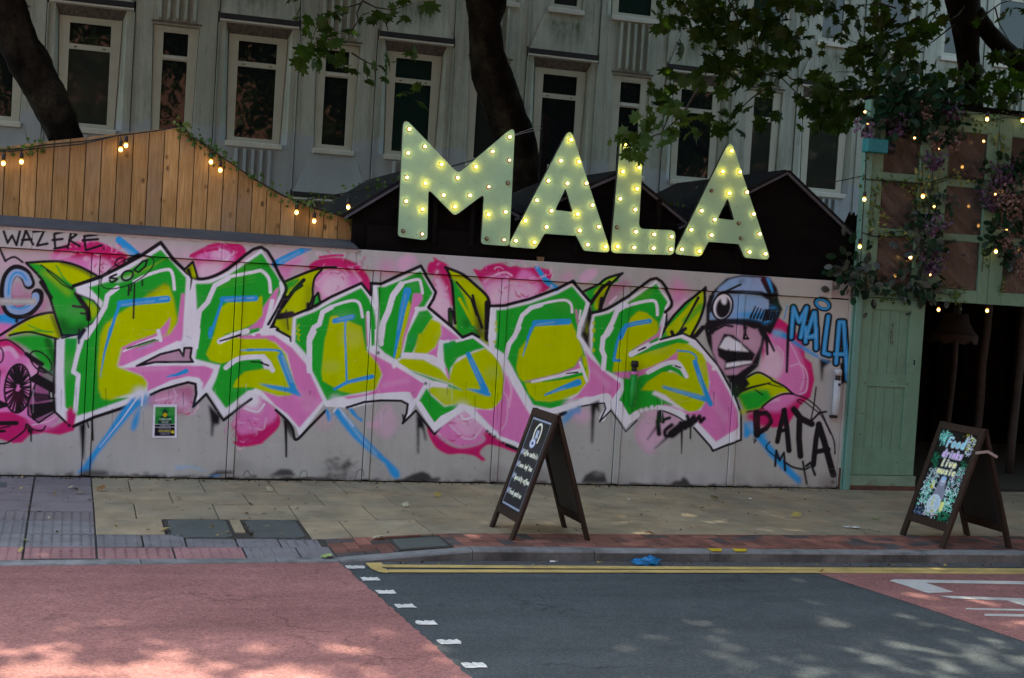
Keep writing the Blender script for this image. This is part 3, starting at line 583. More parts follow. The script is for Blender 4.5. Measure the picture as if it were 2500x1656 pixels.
    L('blue', 26, 'A0 985,1560 1040,1380 1085,1255', 1.5); L('blue', 60, 'A0 1085,1265 1300,1240 1510,1222', 1.5); L('lblue', 14, 'A0 1100,1275 1390,1240', 3, alpha=.8); L('lblue', 14, 'A0 1440,1222 1515,1215', 2); L('blue', 30, 'B0 1000,10 940,240 905,450', 1.5, w2=5); L('blue', 12, 'B0 1510,443 1600,425 1680,392', 1.2, w2=44)
    L('white', 28, 'A0 1210,1065 1330,1005 1500,956 1555,988 1575,1135', 1, True); L('white', 42, 'A0 1060,1120 970,1190 950,1290 870,1430 780,1568', 1.2); L('white', 40, 'B0 770,20 700,240 662,400 708,430 680,745', 1)
    L('black', 34, 'A0 660,1105 900,1025 1110,920 1280,825 1450,712 1560,860 1690,985', 1.2); L('black', 18, 'B0 560,95 700,60', 1.2); L('black', 22, 'B0 500,100 495,300 480,600 495,760 600,860', 1.3); E_('black', 'B0 625,882', 18, 18); L('black', 40, 'A0 760,1500 715,1568', 4); L('black', 20, 'B0 715,20 712,140', 3)
    F('mag', 'B0 600,760 640,710 685,790 660,870 600,850', 3)
    # tag in the oval
    E_('black', 'A0 1150,980', 262, 108, -26, 1.2, 11); E_('black', 'A0 1085,885', 48, 32, -30, 1.2, 14); L('black', 50, 'A0 1170,870 1250,830', 4); L('white', 30, 'A0 1060,1060 1180,1030', 8, alpha=.5)
    L('black', 20, 'A0 1050,1000 990,1030 1060,1040 1010,1070 990,1050', 1.2, True); E_('black', 'A0 1150,1010', 55, 40, -30, 1.2, 20); c.line(Z('A0 1290,880 1330,870 1310,930 1250,980 1210,960 1290,880'), 5, P['black'])
    L('black', 17, 'A0 1215,1080 1205,1395', 2); L('black', 20, 'A0 1165,1100 1160,1185', 2.5); L('black', 16, 'A0 1190,1090 1180,1150', 2.5); L('black', 16, 'A0 1285,1050 1285,1100', 2.5)
    F('white', 'A0 1180,1568 1200,1568', 1)
    # white bursts
    E_('white', 'B0 1265,595', 50, 45, 0, 9); E_('blue', 'B0 1290,650', 60, 60, 0, 10, None, .7)
    F('blue', 'B0 1330,600 1300,680 1240,720 1120,860 1000,1000 880,1150 830,1230 815,1290 690,1320 760,1230 830,1130 950,970 1080,770 1190,640', 3); F('blue', 'B0 1270,700 1250,860 1215,935 1180,925 1190,850 1240,740', 4)
    L('white', 14, 'B0 1250,620 1100,830 900,1080', 2, w2=5, alpha=.85); E_('white', 'B0 1262,598', 45, 40, 0, 8); L('white', 14, 'B0 1290,600 1280,700', 3)
    # ================= leaf between two and three
    lf = 'A1 735,930 620,940 480,980 300,1050 250,1150 200,1300 140,1460 230,1500 340,1580 360,1370 480,1320 525,1200 540,1050 600,965'
    F('lime', lf, 1.5); F('green', 'A1 300,1060 400,1030 360,1100 300,1150 270,1250 220,1320 260,1150', 4); L('green', 18, 'A1 350,1100 400,1050', 3)
    F('dlime', 'A1 220,1380 300,1350 330,1480 300,1560', 10, False, .8); F('black', 'A1 480,1080 530,1100 530,1200 490,1310 440,1330 470,1200', 12, False, .5)
    F('green', 'A1 520,1310 560,1180 600,1170 610,1270 560,1300', 3)
    L('black', 26, 'A1 735,935 620,940 480,980 290,1060', 1.3, True); L('black', 22, 'A1 610,960 550,1030 530,1130 530,1200 490,1320', 1.3, True); L('black', 36, 'A1 450,1050 370,1130 320,1200 250,1300 180,1400 140,1480', 2); L('black', 26, 'A1 435,1100 330,1170', 2)
    L('black', 46, 'A1 290,1210 200,1350 160,1470 210,1500', 3); L('black', 22, 'A1 520,1310 550,1200 580,1165 600,1260 560,1300', 1.3); L('black', 60, 'A1 220,1380 340,1360', 4); F('black', 'A1 210,1500 330,1568 B1 330,120 250,60', 4); L('black', 40, 'A1 490,1270 490,1330', 5); L('black', 12, 'A1 290,1320 310,1500', 3)
    # ================= letter two
    F('white', 'A0 1720,1045 1800,1062 1950,1030 2060,975 A1 65,775 230,1040 280,1120 262,1190 110,1500 200,1510 340,1590 B1 345,135 465,285 540,420 650,670 410,985 380,900 190,715 60,620 B0 2300,600 2020,810 1875,585 1990,420 1960,362 1765,300 1735,100', .8)
    F('green', 'A0 1765,1085 1900,1080 2060,1010 A1 65,805 200,1000 265,1110 150,1350 90,1480 A1 0,1500 A0 1990,1568 B0 2367,60 B1 0,90 100,400 0,560 B0 2240,570 2040,730 1912,556 1960,440 2000,340 1940,330 1765,285 1790,60', .9)
    for k in range(7): L('lime', 5, f'A0 {1960+k*20},{1130-k*22} {2300+k*10},{1060-k*36}', 2, alpha=.2)
    F('pink', 'A1 230,1110 200,1250 100,1480 -20,1490 A0 2200,1520 2300,1440 A1 20,1430 70,1350 80,1300 200,1130', 2)
    F('pink', 'B1 -400,95 -100,60 0,75 180,70 340,180 470,330 620,660 410,905 300,780 190,700 60,560 220,620 330,600 380,560 300,240 190,130', 1.2); L('lpink', 90, 'B1 430,620 560,690 480,720', 14, alpha=.4)
    F('lime', 'A0 1990,1300 2060,1250 2300,1240 2360,1190 A1 75,1210 78,1370 20,1430 A0 2200,1490 B0 1960,80 1900,200', 2)
    F('lime', 'B0 1860,240 1930,80 1990,60 2200,100 2367,100 B1 100,95 200,140 290,240 340,420 395,560 330,615 220,618 100,580 -20,540 B0 2100,540 2120,480 2200,400 2367,375 B1 60,370 180,380 150,300 0,260 B0 2130,290 2000,325 1900,300', 2)
    F('green', 'B0 1990,335 2130,330 2210,350 2340,340 B1 90,365 30,365 B0 2210,395 2115,480 2100,530 2000,600 1960,450', 2)
    F('pink', 'B0 2250,80 2367,40 B1 60,20 60,90 0,95 B0 2260,100', 2)
    L('white', 44, 'B0 2040,362 2130,292 2230,270 2367,264 B1 85,270 125,310 168,385', 1.2, True); L('black', 13, 'B0 2265,310 2367,313 B1 60,318 130,343', 1, w2=18); L('lblue', 14, 'B0 2180,205 2367,200', 2)
    L('white', 44, 'A0 1770,1568 1800,1330 1875,1250 1940,1100 2060,1035', 1); L('white', 40, 'B0 1790,20 1770,180', 1); L('white', 30, 'A0 2050,1025 2300,975 A1 70,968 135,1040 148,1160', 1, True); L('white', 40, 'A1 165,1240 140,1350 95,1490', 1.5)
    L('white', 36, 'B0 2290,60 B1 0,40 190,22 340,130 470,290 560,450 645,660', 1); L('white', 36, 'A1 245,1080 262,1190 180,1360 110,1500', .9)
    L('green', 30, 'B0 2200,60 2330,20', 3); L('white', 50, 'B0 1985,125 2100,72 2230,32', 1.2); L('black', 14, 'B0 1985,122 2080,95 2170,65', 1, w2=22); 
    L('blue', 24, 'A0 1895,1568 1950,1400 2005,1240', 1.3); L('blue', 52, 'A0 2010,1225 2150,1220 2305,1215', 1.3); L('lblue', 14, 'A0 2030,1235 2200,1210', 2, alpha=.7); L('lblue', 14, 'A0 2230,1215 2290,1212', 2)
    L('blue', 18, 'B0 1900,0 1885,60', 1.5); L('blue', 20, 'B1 -60,203 120,200 230,212 255,245', 1.2, True); L('lblue', 8, 'B1 0,206 200,208', 1.5); F('blue', 'B1 210,260 240,225 270,250 390,560 430,620 410,622 330,590 320,540', 1.2); F('blue', 'B1 40,505 200,525 330,545 400,610 330,590 150,550', 1.2); L('lblue', 22, 'B1 255,260 290,370 340,490', 3, alpha=.7)
    L('black', 30, 'A0 1690,985 1770,1035 1880,1032 2050,955 A1 62,752 240,1020 292,1120 268,1195', 1.3, True); L('black', 26, 'A1 268,1195 200,1330 130,1450', 2); L('black', 24, 'A1 205,1500 330,1568 B1 335,120', 1.5); E_('black', 'A1 250,1025', 14, 14)
    L('black', 26, 'B1 198,745 300,840 350,920 380,1015 500,900 645,752', 1.3, True); L('black', 30, 'B1 285,850 290,1000 292,1165', 3, w2=18); F('black', 'B1 240,790 330,870 370,1010 345,1000 300,930', 4)
    # spike leaf between one and two
    F('dlime', 'A0 1665,950 1745,885 1785,1030 1730,1035', 1.5); F('lime', 'A0 1730,930 1750,900 1780,1020 1740,1020', 3); L('black', 22, 'A0 1665,955 1742,885 1785,1030', 1.2); L('black', 30, 'A0 1700,960 1730,1040 1718,1140', 2, w2=6)
    # ================= letter three
    F('white', 'A1 355,1380 530,1320 700,1220 970,1095 1060,1200 1115,1330 B1 1115,180 1170,225 1280,310 1545,500 1475,665 1400,800 1350,855 1390,700 1340,672 1150,660 850,735 650,680 530,395 465,300 B1 340,130 A1 340,1550', .8)
    F('green', 'A1 380,1400 540,1340 700,1250 970,1120 1040,1220 1085,1330 B1 1080,160 1035,195 1000,240 1120,400 1080,560 850,610 720,640 660,660 600,540 520,380 470,240 370,130 A1 375,1560', .9)
    F('pink', 'A1 1010,1360 1030,1350 1040,1568 B1 1045,190 1025,190 A1 1015,1568', 1.5)
    F('pink', 'B1 1020,210 1110,262 1260,340 1540,505 1470,645 1410,605 1100,600 850,645 800,625 1000,600 1100,560 1160,430 1120,340', 1.2); L('lpink', 40, 'B1 1180,520 1380,480', 10, alpha=.4)
    F('lime', 'A1 690,1380 740,1370 900,1440 970,1470 990,1568 B1 975,20 1010,200 1120,330 1157,420 1100,560 900,600 780,575 620,480 610,400 640,100 A1 655,1540', 2)
    L('white', 44, 'A1 500,1568 540,1480 590,1450 620,1340 700,1295', 1); L('white', 50, 'B1 500,390 500,120 540,40', 1); L('white', 26, 'A1 690,1293 800,1255 900,1236 955,1268 980,1385', 1, True)
    L('white', 30, 'A1 1030,1345 1042,1568 B1 1045,190', 1); L('white', 40, 'B1 1040,185 1165,200 1280,312 1545,495', 1); L('white', 50, 'B1 660,690 850,690 1050,632 1300,607 1410,615 1415,700 1385,790', 1, True); L('white', 28, 'B1 1470,660 1550,500', 1)
    L('black', 22, 'B1 840,722 1000,672 1150,658 1330,662 1388,692 1378,770 1343,865 1462,750 1628,965 1700,880 1830,780', 1.2); E_('black', 'B1 840,724', 14, 14); L('black', 18, 'B1 1345,790 1350,830', 3)
    L('black', 26, 'A1 350,1370 520,1300 700,1200 970,1078 1055,1185 1060,1080', 1.2)
    L('blue', 46, 'A1 730,1420 890,1382', 1.3); L('blue', 30, 'A1 770,1400 830,1420', 2); L('lblue', 10, 'A1 760,1410 890,1380', 2); L('blue', 17, 'A1 825,1400 822,1568 B1 828,200 838,480', 1.2); L('blue', 26, 'B1 728,556 840,495 1065,442', 1.2, w2=40); L('lblue', 10, 'B1 850,500 1020,460', 2, alpha=.6); L('lblue', 8, 'A1 825,1410 B1 825,300', 1.5, alpha=.6)
    L('lime', 9, 'A1 410,1450 380,1490 412,1500 380,1540 415,1550 B1 385,60 415,60 395,100 410,120', 1.3)
    E_('white', 'B1 740,660', 50, 40, 0, 8); F('blue', 'B1 650,720 700,790 690,850 670,850 650,780', 2); F('blue', 'B1 710,760 760,720 870,840 990,980 1140,1130 1260,1240 1310,1290 1320,1340 1290,1375 1240,1340 1180,1230 1080,1150 990,1080 900,1000 800,880', 2.5); L('lblue', 30, 'B1 800,780 950,980 1100,1140', 5, alpha=.8); L('white', 10, 'B1 770,730 900,890', 3, alpha=.7)
    F('blue', 'B1 850,730 890,730 940,800 985,830 975,855 940,830 880,780', 1.5); L('white', 14, 'B1 720,760 760,700', 3)
    # ================= leaf between four and five
    lf = 'A1 1720,930 1880,1000 2010,1100 2110,1200 2130,1280 2150,1290 2120,1590 B1 2115,155 1970,50 1880,95 1860,80 A1 1820,1500 1800,1200 1780,1050'
    F('lime', lf, 1.4); F('green', 'A1 1770,1020 1830,1070 1900,1200 1960,1400 2050,1568 B1 1970,50 1890,90 A1 1830,1520 1805,1250', 3); L('lime', 26, 'A1 1855,1220 1900,1300 1980,1450', 2.5); F('dlime', 'A1 1980,1200 2060,1300 2100,1400 2090,1560 2040,1500', 9, False, .8); E_('dgreen', 'A1 1920,1440', 25, 40, 0, 8)
    F('black', 'A1 1990,1200 2020,1330 2080,1480 2100,1590 B1 2110,150 1990,60 A1 2000,1430', 7, False, .8); F('dlime', 'B1 2040,30 2080,40 2090,100', 6, False, .6)
    L('black', 28, 'A1 1720,935 1880,1000 2010,1105 2110,1205 2125,1300', 1.3, True); L('black', 26, 'A1 1725,940 1780,1050 1800,1200 1815,1440', 1.3, True); L('black', 20, 'A1 1830,1070 1960,1220 2010,1370', 1.5); L('black', 26, 'A1 1975,1190 2000,1300 2060,1480', 2); L('black', 60, 'A1 2110,1260 2110,1568 B1 2110,100', 3); L('black', 44, 'A1 1770,1320 1775,1450', 2); L('black', 26, 'A1 1790,1330 1820,1440', 2); L('dgreen', 16, 'A1 1775,1350 1780,1440', 3)
    # ================= letter four
    F('white', 'A1 1070,1095 1160,1100 1320,1030 1500,945 1635,1165 1610,1215 1565,1300 1860,1560 B1 1880,95 1980,75 2120,180 2260,320 2330,400 2367,460 B1 2400,1080 2220,1000 2170,985 1900,745 1630,945 1465,665 1545,500 1280,312 1160,225 1110,190', .8)
    F('green', 'A1 1110,1112 1180,1112 1320,1055 1500,965 1615,1170 1540,1290 1460,1300 1370,1568 B1 1340,270 1260,280 1180,230 1125,170 A1 1130,1300', .9)
    F('green', 'A1 1110,1300 1090,1330 B1 1110,160 1070,150 1060,0 A1 1060,1400', 1)
    L('white', 16, 'A1 1095,1500 B1 1095,150', 1)
    L('white', 26, 'A1 1340,1078 1480,1045 1508,1090 1522,1170', 1, True); L('white', 54, 'A1 1330,1090 1255,1190 1215,1330 1165,1440 1150,1568', 1); L('white', 40, 'B1 1150,0 1150,150', 1); L('white', 24, 'A1 1250,1180 1190,1400', 2)
    F('lime', 'A1 1395,1235 1422,1280 1390,1400 1360,1568 B1 1340,200 1300,290 1265,285 1300,100 A1 1340,1400', 1.5)
    F('pink', 'A1 1440,1170 1515,1170 1525,1220 1455,1330 1405,1460 1375,1568 B1 1330,250 1345,100 A1 1390,1420 1418,1290', 1.5)
    L('blue', 70, 'A1 1385,1150 1345,1300 1300,1560 B1 1265,270', 1.3, w2=18); L('lblue', 10, 'A1 1370,1180 1300,1500', 2, alpha=.7)
    L('white', 24, 'A1 1475,1310 1380,1568 B1 1338,265', 1); L('white', 40, 'A1 1470,1310 1530,1330', 2); L('white', 30, 'A1 1560,1300 1860,1568 B1 1880,100', 1)
    F('green', 'A1 1490,1335 1570,1320 1620,1385 1500,1568 B1 1430,230 1350,230 1385,60', 1.2)
    F('lime', 'A1 1600,1400 1690,1440 1695,1568 B1 1690,80 1640,180 1560,240 1440,236 1490,50 A1 1510,1540', 2)
    F('pink', 'A1 1690,1450 1845,1568 B1 1860,100 1700,130 1670,220 1660,290 1540,255 1640,180 1695,60', 1.4)
    F('lime', 'B1 2090,185 2160,240 2230,340 2258,460 2240,640 2180,730 2080,745 1880,690 1720,705 1590,590 1575,555 1620,535 1800,550 1890,570 1760,500 1400,380 1290,312 1340,278 1530,290 1680,370 1760,465 1800,330 1950,240', 1.8)
    F('green', 'B1 1705,140 1830,112 1980,92 2100,180 2000,205 1840,275 1775,370 1762,460 1715,300', 1.3)
    L('white', 36, 'B1 1345,243 1560,255 1640,285 1700,345', 1, True); L('white', 40, 'B1 1690,130 1672,250 1700,345', 1); L('white', 28, 'B1 1690,132 1755,122', 1); L('white', 26, 'B1 1830,122 1980,82 2110,180 2330,390', 1)
    F('green', 'B1 1390,380 1560,440 1760,508 1900,572 1800,553 1640,490 1450,412', 1.5)
    F('pink', 'B1 2258,350 2330,430 B2 30,410 130,600 215,760 190,900 B1 2420,1060 2230,985 1990,735 2150,745 2240,640 2262,480', 1.4); L('lpink', 12, 'B1 2270,420 2320,560 2300,660', 1.5, True); L('lpink', 12, 'B1 2250,580 2290,650 2280,840 2230,930', 1.5, True)
    F('pink', 'B1 1440,650 1540,505 1520,490 1400,560', 2)
    F('green', 'B1 1560,545 1600,610 1720,715 1850,690 1800,760 1630,862 1490,662', 1.3); L('white', 32, 'B1 1285,320 1550,497 1640,500 1740,525', 1.2, True); E_('white', 'B1 1265,340', 18, 30); L('white', 50, 'B1 1490,690 1625,900 1700,820 1840,750', 1.2)
    L('blue', 44, 'B1 1935,240 2000,380 2090,570', 1.3, w2=60); F('blue', 'B1 1910,552 2040,560 2060,510 2140,600 2130,622 2090,615 1990,580', 1.3); L('lblue', 14, 'B1 1960,290 2050,500', 3, alpha=.6)
    L('pink', 16, 'B1 1735,370 1760,460', 3)
    E_('white', 'B1 1880,730', 46, 50, 0, 10); L('white', 16, 'B1 1870,790 1900,830 1990,800', 3, True)
    E_('black', 'B1 1122,228', 13, 13); E_('black', 'B1 1550,505', 13, 13)
    F('black', 'B1 1465,770 1530,830 1560,1020 1545,1020 1520,920 1495,900 1490,1140 1475,1140 1470,950', 3)
    L('black', 28, 'A1 1055,1080 1150,1084 1300,1012 1500,922 1642,1160 1622,1220 1575,1298 1800,1485 1880,1565 B1 1885,88 1970,52 2030,85', 1.3)
    for x, y in ((2113, 900), (2142, 922), (2182, 948)): E_('white', f'B1 {x},{y}', 17, 17)
    for x, y in ((2105, 938), (2133, 962), (2170, 985), (2248, 1042)): E_('black', f'B1 {x},{y}', 14, 14)
    L('white', 36, 'B1 2230,1000 2367,1050 B2 160,1130', 1); L('black', 30, 'B1 2280,1060 2400,1110 B2 150,1170', 1.5)
    # ================= small leaf five-six
    F('green', 'A2 690,1150 800,1100 900,1020 1020,990 940,1090 880,1220 825,1345 760,1350 740,1240', 1.4); F('lime', 'A2 780,1160 880,1060 1000,1000 930,1080 880,1200 820,1320 780,1300 790,1230', 3); F('dlime', 'A2 800,1220 900,1110 860,1230 810,1330', 4)
    L('green', 30, 'A2 950,1060 975,1050', 2); L('black', 24, 'A2 690,1150 800,1098 880,1035 1025,990', 1.4, True); L('black', 24, 'A2 1020,990 960,1050 930,1075 880,1190 825,1340', 1.5); L('black', 36, 'A2 910,1070 850,1120 790,1200 750,1260', 2); L('black', 40, 'A2 850,1220 830,1330', 3)
    F('black', 'A2 735,1240 770,1350 735,1568 B2 730,200 660,60 A2 690,1480', 3); F('dlime', 'A2 715,1400 725,1500 715,1568 B2 720,80 700,20', 3)
    # ================= letter five
    F('white', 'A1 2165,1300 2260,1300 A2 200,1240 450,1150 580,1080 730,1250 700,1340 650,1480 B2 640,80 750,240 900,400 1060,510 990,640 940,700 830,850 880,730 860,690 650,700 400,760 300,800 200,790 B2 -60,350 B1 2150,180 A1 2140,1500', .8)
    F('green', 'A1 2185,1322 2270,1315 A2 200,1262 450,1175 580,1105 715,1265 630,1450 640,1568 B2 640,90 700,250 720,400 700,480 480,640 650,650 400,735 230,700 100,480 40,360 -20,250 B1 2170,180 A1 2190,1560', .9)
    F('pink', 'A2 605,1310 625,1320 640,1450 625,1450', 1.5)
    F('lime', 'A2 190,1568 250,1465 400,1430 560,1410 620,1530 B2 640,100 680,230 600,350 450,420 140,490 100,450 75,370 100,200', 2)
    F('lime', 'B2 150,500 400,470 690,420 720,400 735,470 640,590 540,640 380,672 250,660 190,600', 2); F('lime', 'B2 670,240 720,280 735,420 715,460 690,420 680,330', 2)
    F('pink', 'B2 690,200 740,270 900,420 1040,520 980,620 920,675 900,622 700,625 480,695 630,610 730,480 740,400 715,280', 1.4); F('pink', 'B2 140,492 450,420 600,360 660,265 660,380 420,450 220,490', 1.5); L('lpink', 40, 'B2 770,380 900,520', 12, alpha=.4)
    L('green', 26, 'B2 320,480 550,450 690,415', 2); L('white', 22, 'B2 222,490 450,440 660,385', 1, w2=40); L('white', 26, 'B2 652,315 712,480', 1.2); L('black', 10, 'B2 528,414 630,405', 1, w2=16); L('green', 12, 'B2 705,360 700,385', 2)
    L('white', 40, 'A2 60,1568 100,1450 130,1370 210,1300 300,1275', 1); L('white', 24, 'A2 295,1268 420,1240 520,1233 570,1270 580,1340', 1, True); L('white', 44, 'B2 -20,260 10,150 60,80 100,0', 1); L('white', 18, 'A2 655,1325 645,1400', 2)
    L('white', 36, 'A2 722,1255 690,1370 645,1490 B2 638,80 750,240 900,390 1050,510 930,700', .9); E_('white', 'B2 1042,525', 28, 34); E_('white', 'B2 902,385', 24, 22); L('white', 54, 'B2 360,765 560,712 740,660 890,620 910,690 850,820', 1.1, True); L('white', 30, 'A1 2150,1300 2130,1568 B1 2140,200 2320,400', .9); L('white', 30, 'B2 -20,310 100,500 210,720', 1)
    L('blue', 24, 'A2 180,1568 240,1435', 1.3); L('blue', 54, 'A2 245,1440 400,1432 545,1425', 1.3); L('lblue', 14, 'A2 260,1450 420,1432', 2, alpha=.7); L('blue', 24, 'B2 210,10 135,255', 1.3, w2=8); L('blue', 14, 'B2 335,608 480,550 635,495', 1.2, w2=60); L('lblue', 10, 'B2 400,585 520,545', 2)
    L('black', 15, 'B2 660,712 780,690 870,682 882,730 828,850 930,748 1065,940 1165,838', 1.2); E_('black', 'B2 638,718', 10, 12); F('black', 'B2 745,690 825,655 830,760 815,765 800,720 785,790 768,1045 750,1045 752,800', 2.5); L('black', 34, 'B2 470,790 520,770', 2)
    E_('white', 'B2 575,685', 60, 34, -8, 9); F('blue', 'B2 560,740 660,710 655,770 640,790 620,760 560,830 490,870 470,850', 4, False, .8); F('lblue', 'B2 440,870 520,830 500,900 300,1240 270,1300 340,1100', 5, False, .8)
    L('black', 28, 'A1 2130,1285 2260,1280 A2 200,1220 450,1128 580,1058 740,1242', 1.2); L('lpink', 12, 'B2 0,440 35,560 10,720', 2, True)
    for y in (1440, 1500): E_('lime', f'A1 2185,{y}', 10, 24)
    E_('lime', 'B1 2172,130', 12, 14)
    # ================= leaf right of six
    lf = 'A2 1390,1568 1440,1450 1500,1370 1600,1262 1680,1200 1772,1118 1778,1250 1740,1400 1660,1530 1560,1545 B2 1500,60 1380,110'
    F('green', lf, 1.4); F('lime', 'A2 1420,1540 1540,1400 1690,1210 1772,1130 1765,1260 1730,1400 1660,1530 1560,1545 1480,1568', 2.5); L('green', 60, 'A2 1600,1420 1740,1290', 8, alpha=.7); L('lime', 30, 'A2 1440,1500 1560,1380 1670,1270', 3)
    F('lime', 'A2 1560,1530 1700,1480 B2 1720,20 1660,100 1590,50', 3); L('black', 26, 'A2 1380,1560 1440,1450 1500,1370 1600,1262 1690,1195 1775,1118', 2); L('black', 26, 'A2 1772,1118 1778,1250 1735,1400 1650,1560', 1.6, True); L('black', 26, 'A2 1720,1210 1600,1430 1540,1530', 1.5, w2=14); L('black', 44, 'A2 1420,1360 1420,1440', 3); L('black', 36, 'A2 1600,1490 1500,1568 B2 1480,40', 3); L('black', 44, 'B2 1640,100 1700,70 1760,0', 3)
    # ================= letter six
    F('white', 'A2 765,1362 900,1330 1100,1212 1330,1055 1470,1250 1420,1340 1382,1568 B2 1372,128 1580,72 1700,130 1890,360 2012,580 2085,760 2100,1005 1860,1092 1680,880 1400,730 1180,745 1065,915 930,722 1050,520 900,400 750,240 A2 738,1480', .8)
    F('green', 'A2 780,1380 910,1350 1110,1235 1330,1080 1445,1250 1370,1450 1380,1568 B2 1360,100 1560,95 1640,130 1300,600 1500,700 1170,745 1085,805 990,680 1045,560 1040,470 1000,440 850,370 760,230 A2 770,1500', .9)
    for k in range(7): L('lime', 5, f'A2 {1000+k*30},{1300-k*20} {1250+k*12},{1250-k*20}', 2, alpha=.2)
    F('lime', 'A2 1180,1330 1250,1345 1350,1430 1362,1500 B2 1345,50 1280,110 1120,200 1090,260 1150,300 1000,400 945,400 960,300 1000,100 A2 1060,1500 1110,1390', 2)
    F('lime', 'B2 1120,270 1300,210 1530,140 1640,150 1760,240 1815,350 1815,540 1770,700 1700,762 1630,766 1520,690 1420,610 1330,572 1200,565 1260,490 1400,400 1500,400 1560,430 1600,440 1540,320 1480,300 1300,370 1180,390 960,400 960,330', 2)
    F('pink', 'A2 1395,1430 1372,1568 B2 1362,80 1240,150 1110,212 1350,55', 1.5)
    F('pink', 'B2 950,405 1180,392 1300,352 1450,280 1535,215 1525,300 1300,390 1180,470 1100,460 1000,450', 2)
    F('pink', 'B2 1790,300 1880,380 2000,590 2070,760 2085,900 1880,1030 1720,860 1560,745 1380,710 1420,690 1640,766 1740,745 1800,640 1822,500', 1.5); L('lpink', 60, 'B2 1850,640 1960,820', 14, alpha=.4)
    L('green', 40, 'B2 1190,460 1400,375 1500,375 1600,440', 3, True)
    L('white', 28, 'A2 1040,1295 1180,1255 1310,1236 1345,1280 1350,1365', 1, True); L('white', 44, 'A2 1060,1275 985,1330 945,1430 870,1568', 1); L('white', 44, 'B2 935,0 900,60 860,90 848,200 872,260 862,370', 1); L('white', 50, 'B2 1112,242 1265,160', 1.2); L('black', 14, 'B2 1180,207 1240,180', 1, w2=18); L('white', 24, 'B2 1270,165 1370,125 1580,75 1700,130 1890,360 2010,580 2085,760 2095,900', .9)
    L('white', 40, 'B2 1265,405 1400,335 1500,312 1550,335 1612,440', 1.2, True); L('black', 14, 'B2 1510,345 1558,362', 1); L('white', 62, 'B2 1000,690 1085,840 1160,785', 1.1); L('white', 44, 'B2 1350,722 1480,742 1600,825', 1.2, True); L('white', 46, 'B2 1690,890 1865,1072 2088,965', 1); E_('white', 'B2 1860,370', 20, 20)
    L('white', 16, 'A2 1455,1250 1425,1300 1410,1430 1375,1568 B2 1365,120', .9)
    for x, y in ((1160, 780), (1205, 750), (1250, 738), (1300, 722)): E_('white', f'B2 {x},{y}', 18, 20)
    L('blue', 40, 'A2 1015,1568 1060,1465 1160,1440 1280,1420', 1.3); L('lblue', 10, 'A2 1080,1455 1270,1425', 2, alpha=.7); L('blue', 24, 'B2 1030,15 985,140 955,295 1005,298', 1.3); L('blue', 14, 'B2 1530,210 1640,220 1700,265 1690,330', 1.2, True); L('blue', 44, 'B2 1690,310 1740,470 1830,690', 1.3); F('blue', 'B2 1395,525 1420,530 1780,620 1840,690 1780,670 1400,548', 1.3); L('lblue', 10, 'B2 1720,420 1770,600', 2); L('lblue', 10, 'B2 1480,560 1750,632', 2)
    for y in (1440, 1500): E_('lime', f'A2 775,{y}', 12, 20)
    for y in (30, 110, 205): E_('lime', f'B2 772,{y}', 14, 18)
    L('black', 28, 'A2 765,1345 900,1308 1100,1185 1330,1033 1480,1248 1420,1340', 1.2, True); L('black', 20, 'B2 1375,108 1580,52 1700,108 1900,345 2030,585 2105,770 2105,1015 1970,1065 1850,1115 1830,1075 1680,905', 1.3); L('black', 14, 'B2 1400,752 1520,800 1600,850', 1.2, True)
    # black scrawl below six
    L('black', 44, 'B2 1370,770 1355,860 1365,960', 5); L('black', 36, 'B2 1380,760 1400,850', 4); L('black', 30, 'B2 1350,850 1460,815', 4); L('black', 36, 'B2 1480,880 1420,930 1430,980 1500,960', 5, True); L('black', 80, 'B2 1480,960 1570,890 1650,860', 6); L('black', 36, 'B2 1620,800 1640,850 1680,800 1690,850 1730,800 1740,850 1770,820', 4); L('black', 22, 'B2 1570,930 1568,1135', 3, w2=10); L('black', 16, 'B2 1650,880 1648,1000', 3); L('black', 26, 'B2 1340,900 1260,1010', 7, alpha=.8, w2=6); L('black', 26, 'B2 1430,1000 1330,1090', 7, alpha=.8, w2=6); L('black', 34, 'B2 1560,860 1600,910', 4)
    # ================= pink ball and leaf at the right end
    F('mag', 'A3 80,1400 150,1390 210,1430 300,1500 330,1568 B3 380,150 390,270 450,320 475,470 440,630 360,690 280,810 230,890 100,905 0,860 B2 2250,780 2300,560 B3 0,200', 2)
    F('pink', 'B2 2330,100 B3 60,60 150,60 300,130 350,240 400,420 400,560 330,640 250,700 150,760 0,760 B2 2300,600', 5); F('ppink', 'B2 2340,200 B3 20,140 90,150 170,230 200,340 170,430 120,470 B3 0,420 B2 2260,380', 6)
    L('lpink', 12, 'B3 250,130 310,250 380,430 350,560', 2, True); L('lpink', 14, 'B3 260,350 350,330 410,430 400,570 340,600', 2, True); L('ppink', 12, 'B3 140,170 190,230 185,330', 2, True); L('lpink', 26, 'B3 20,680 150,650', 6)
    F('blue', 'A3 90,1500 200,1520 260,1568 B3 380,170 520,260 500,275 350,190 230,110 100,60', 3); F('lblue', 'A3 100,1500 190,1510 170,1560 110,1568', 5)
    F('lime', 'B2 2170,450 2260,408 2367,462 B3 80,440 180,510 255,580 150,600 B3 0,720 B2 2300,735 2150,765 2085,640 2060,560', 1.6); F('green', 'B2 2070,600 2200,560 2367,560 B3 60,580 100,640 0,715 B2 2280,735 2150,760', 4)
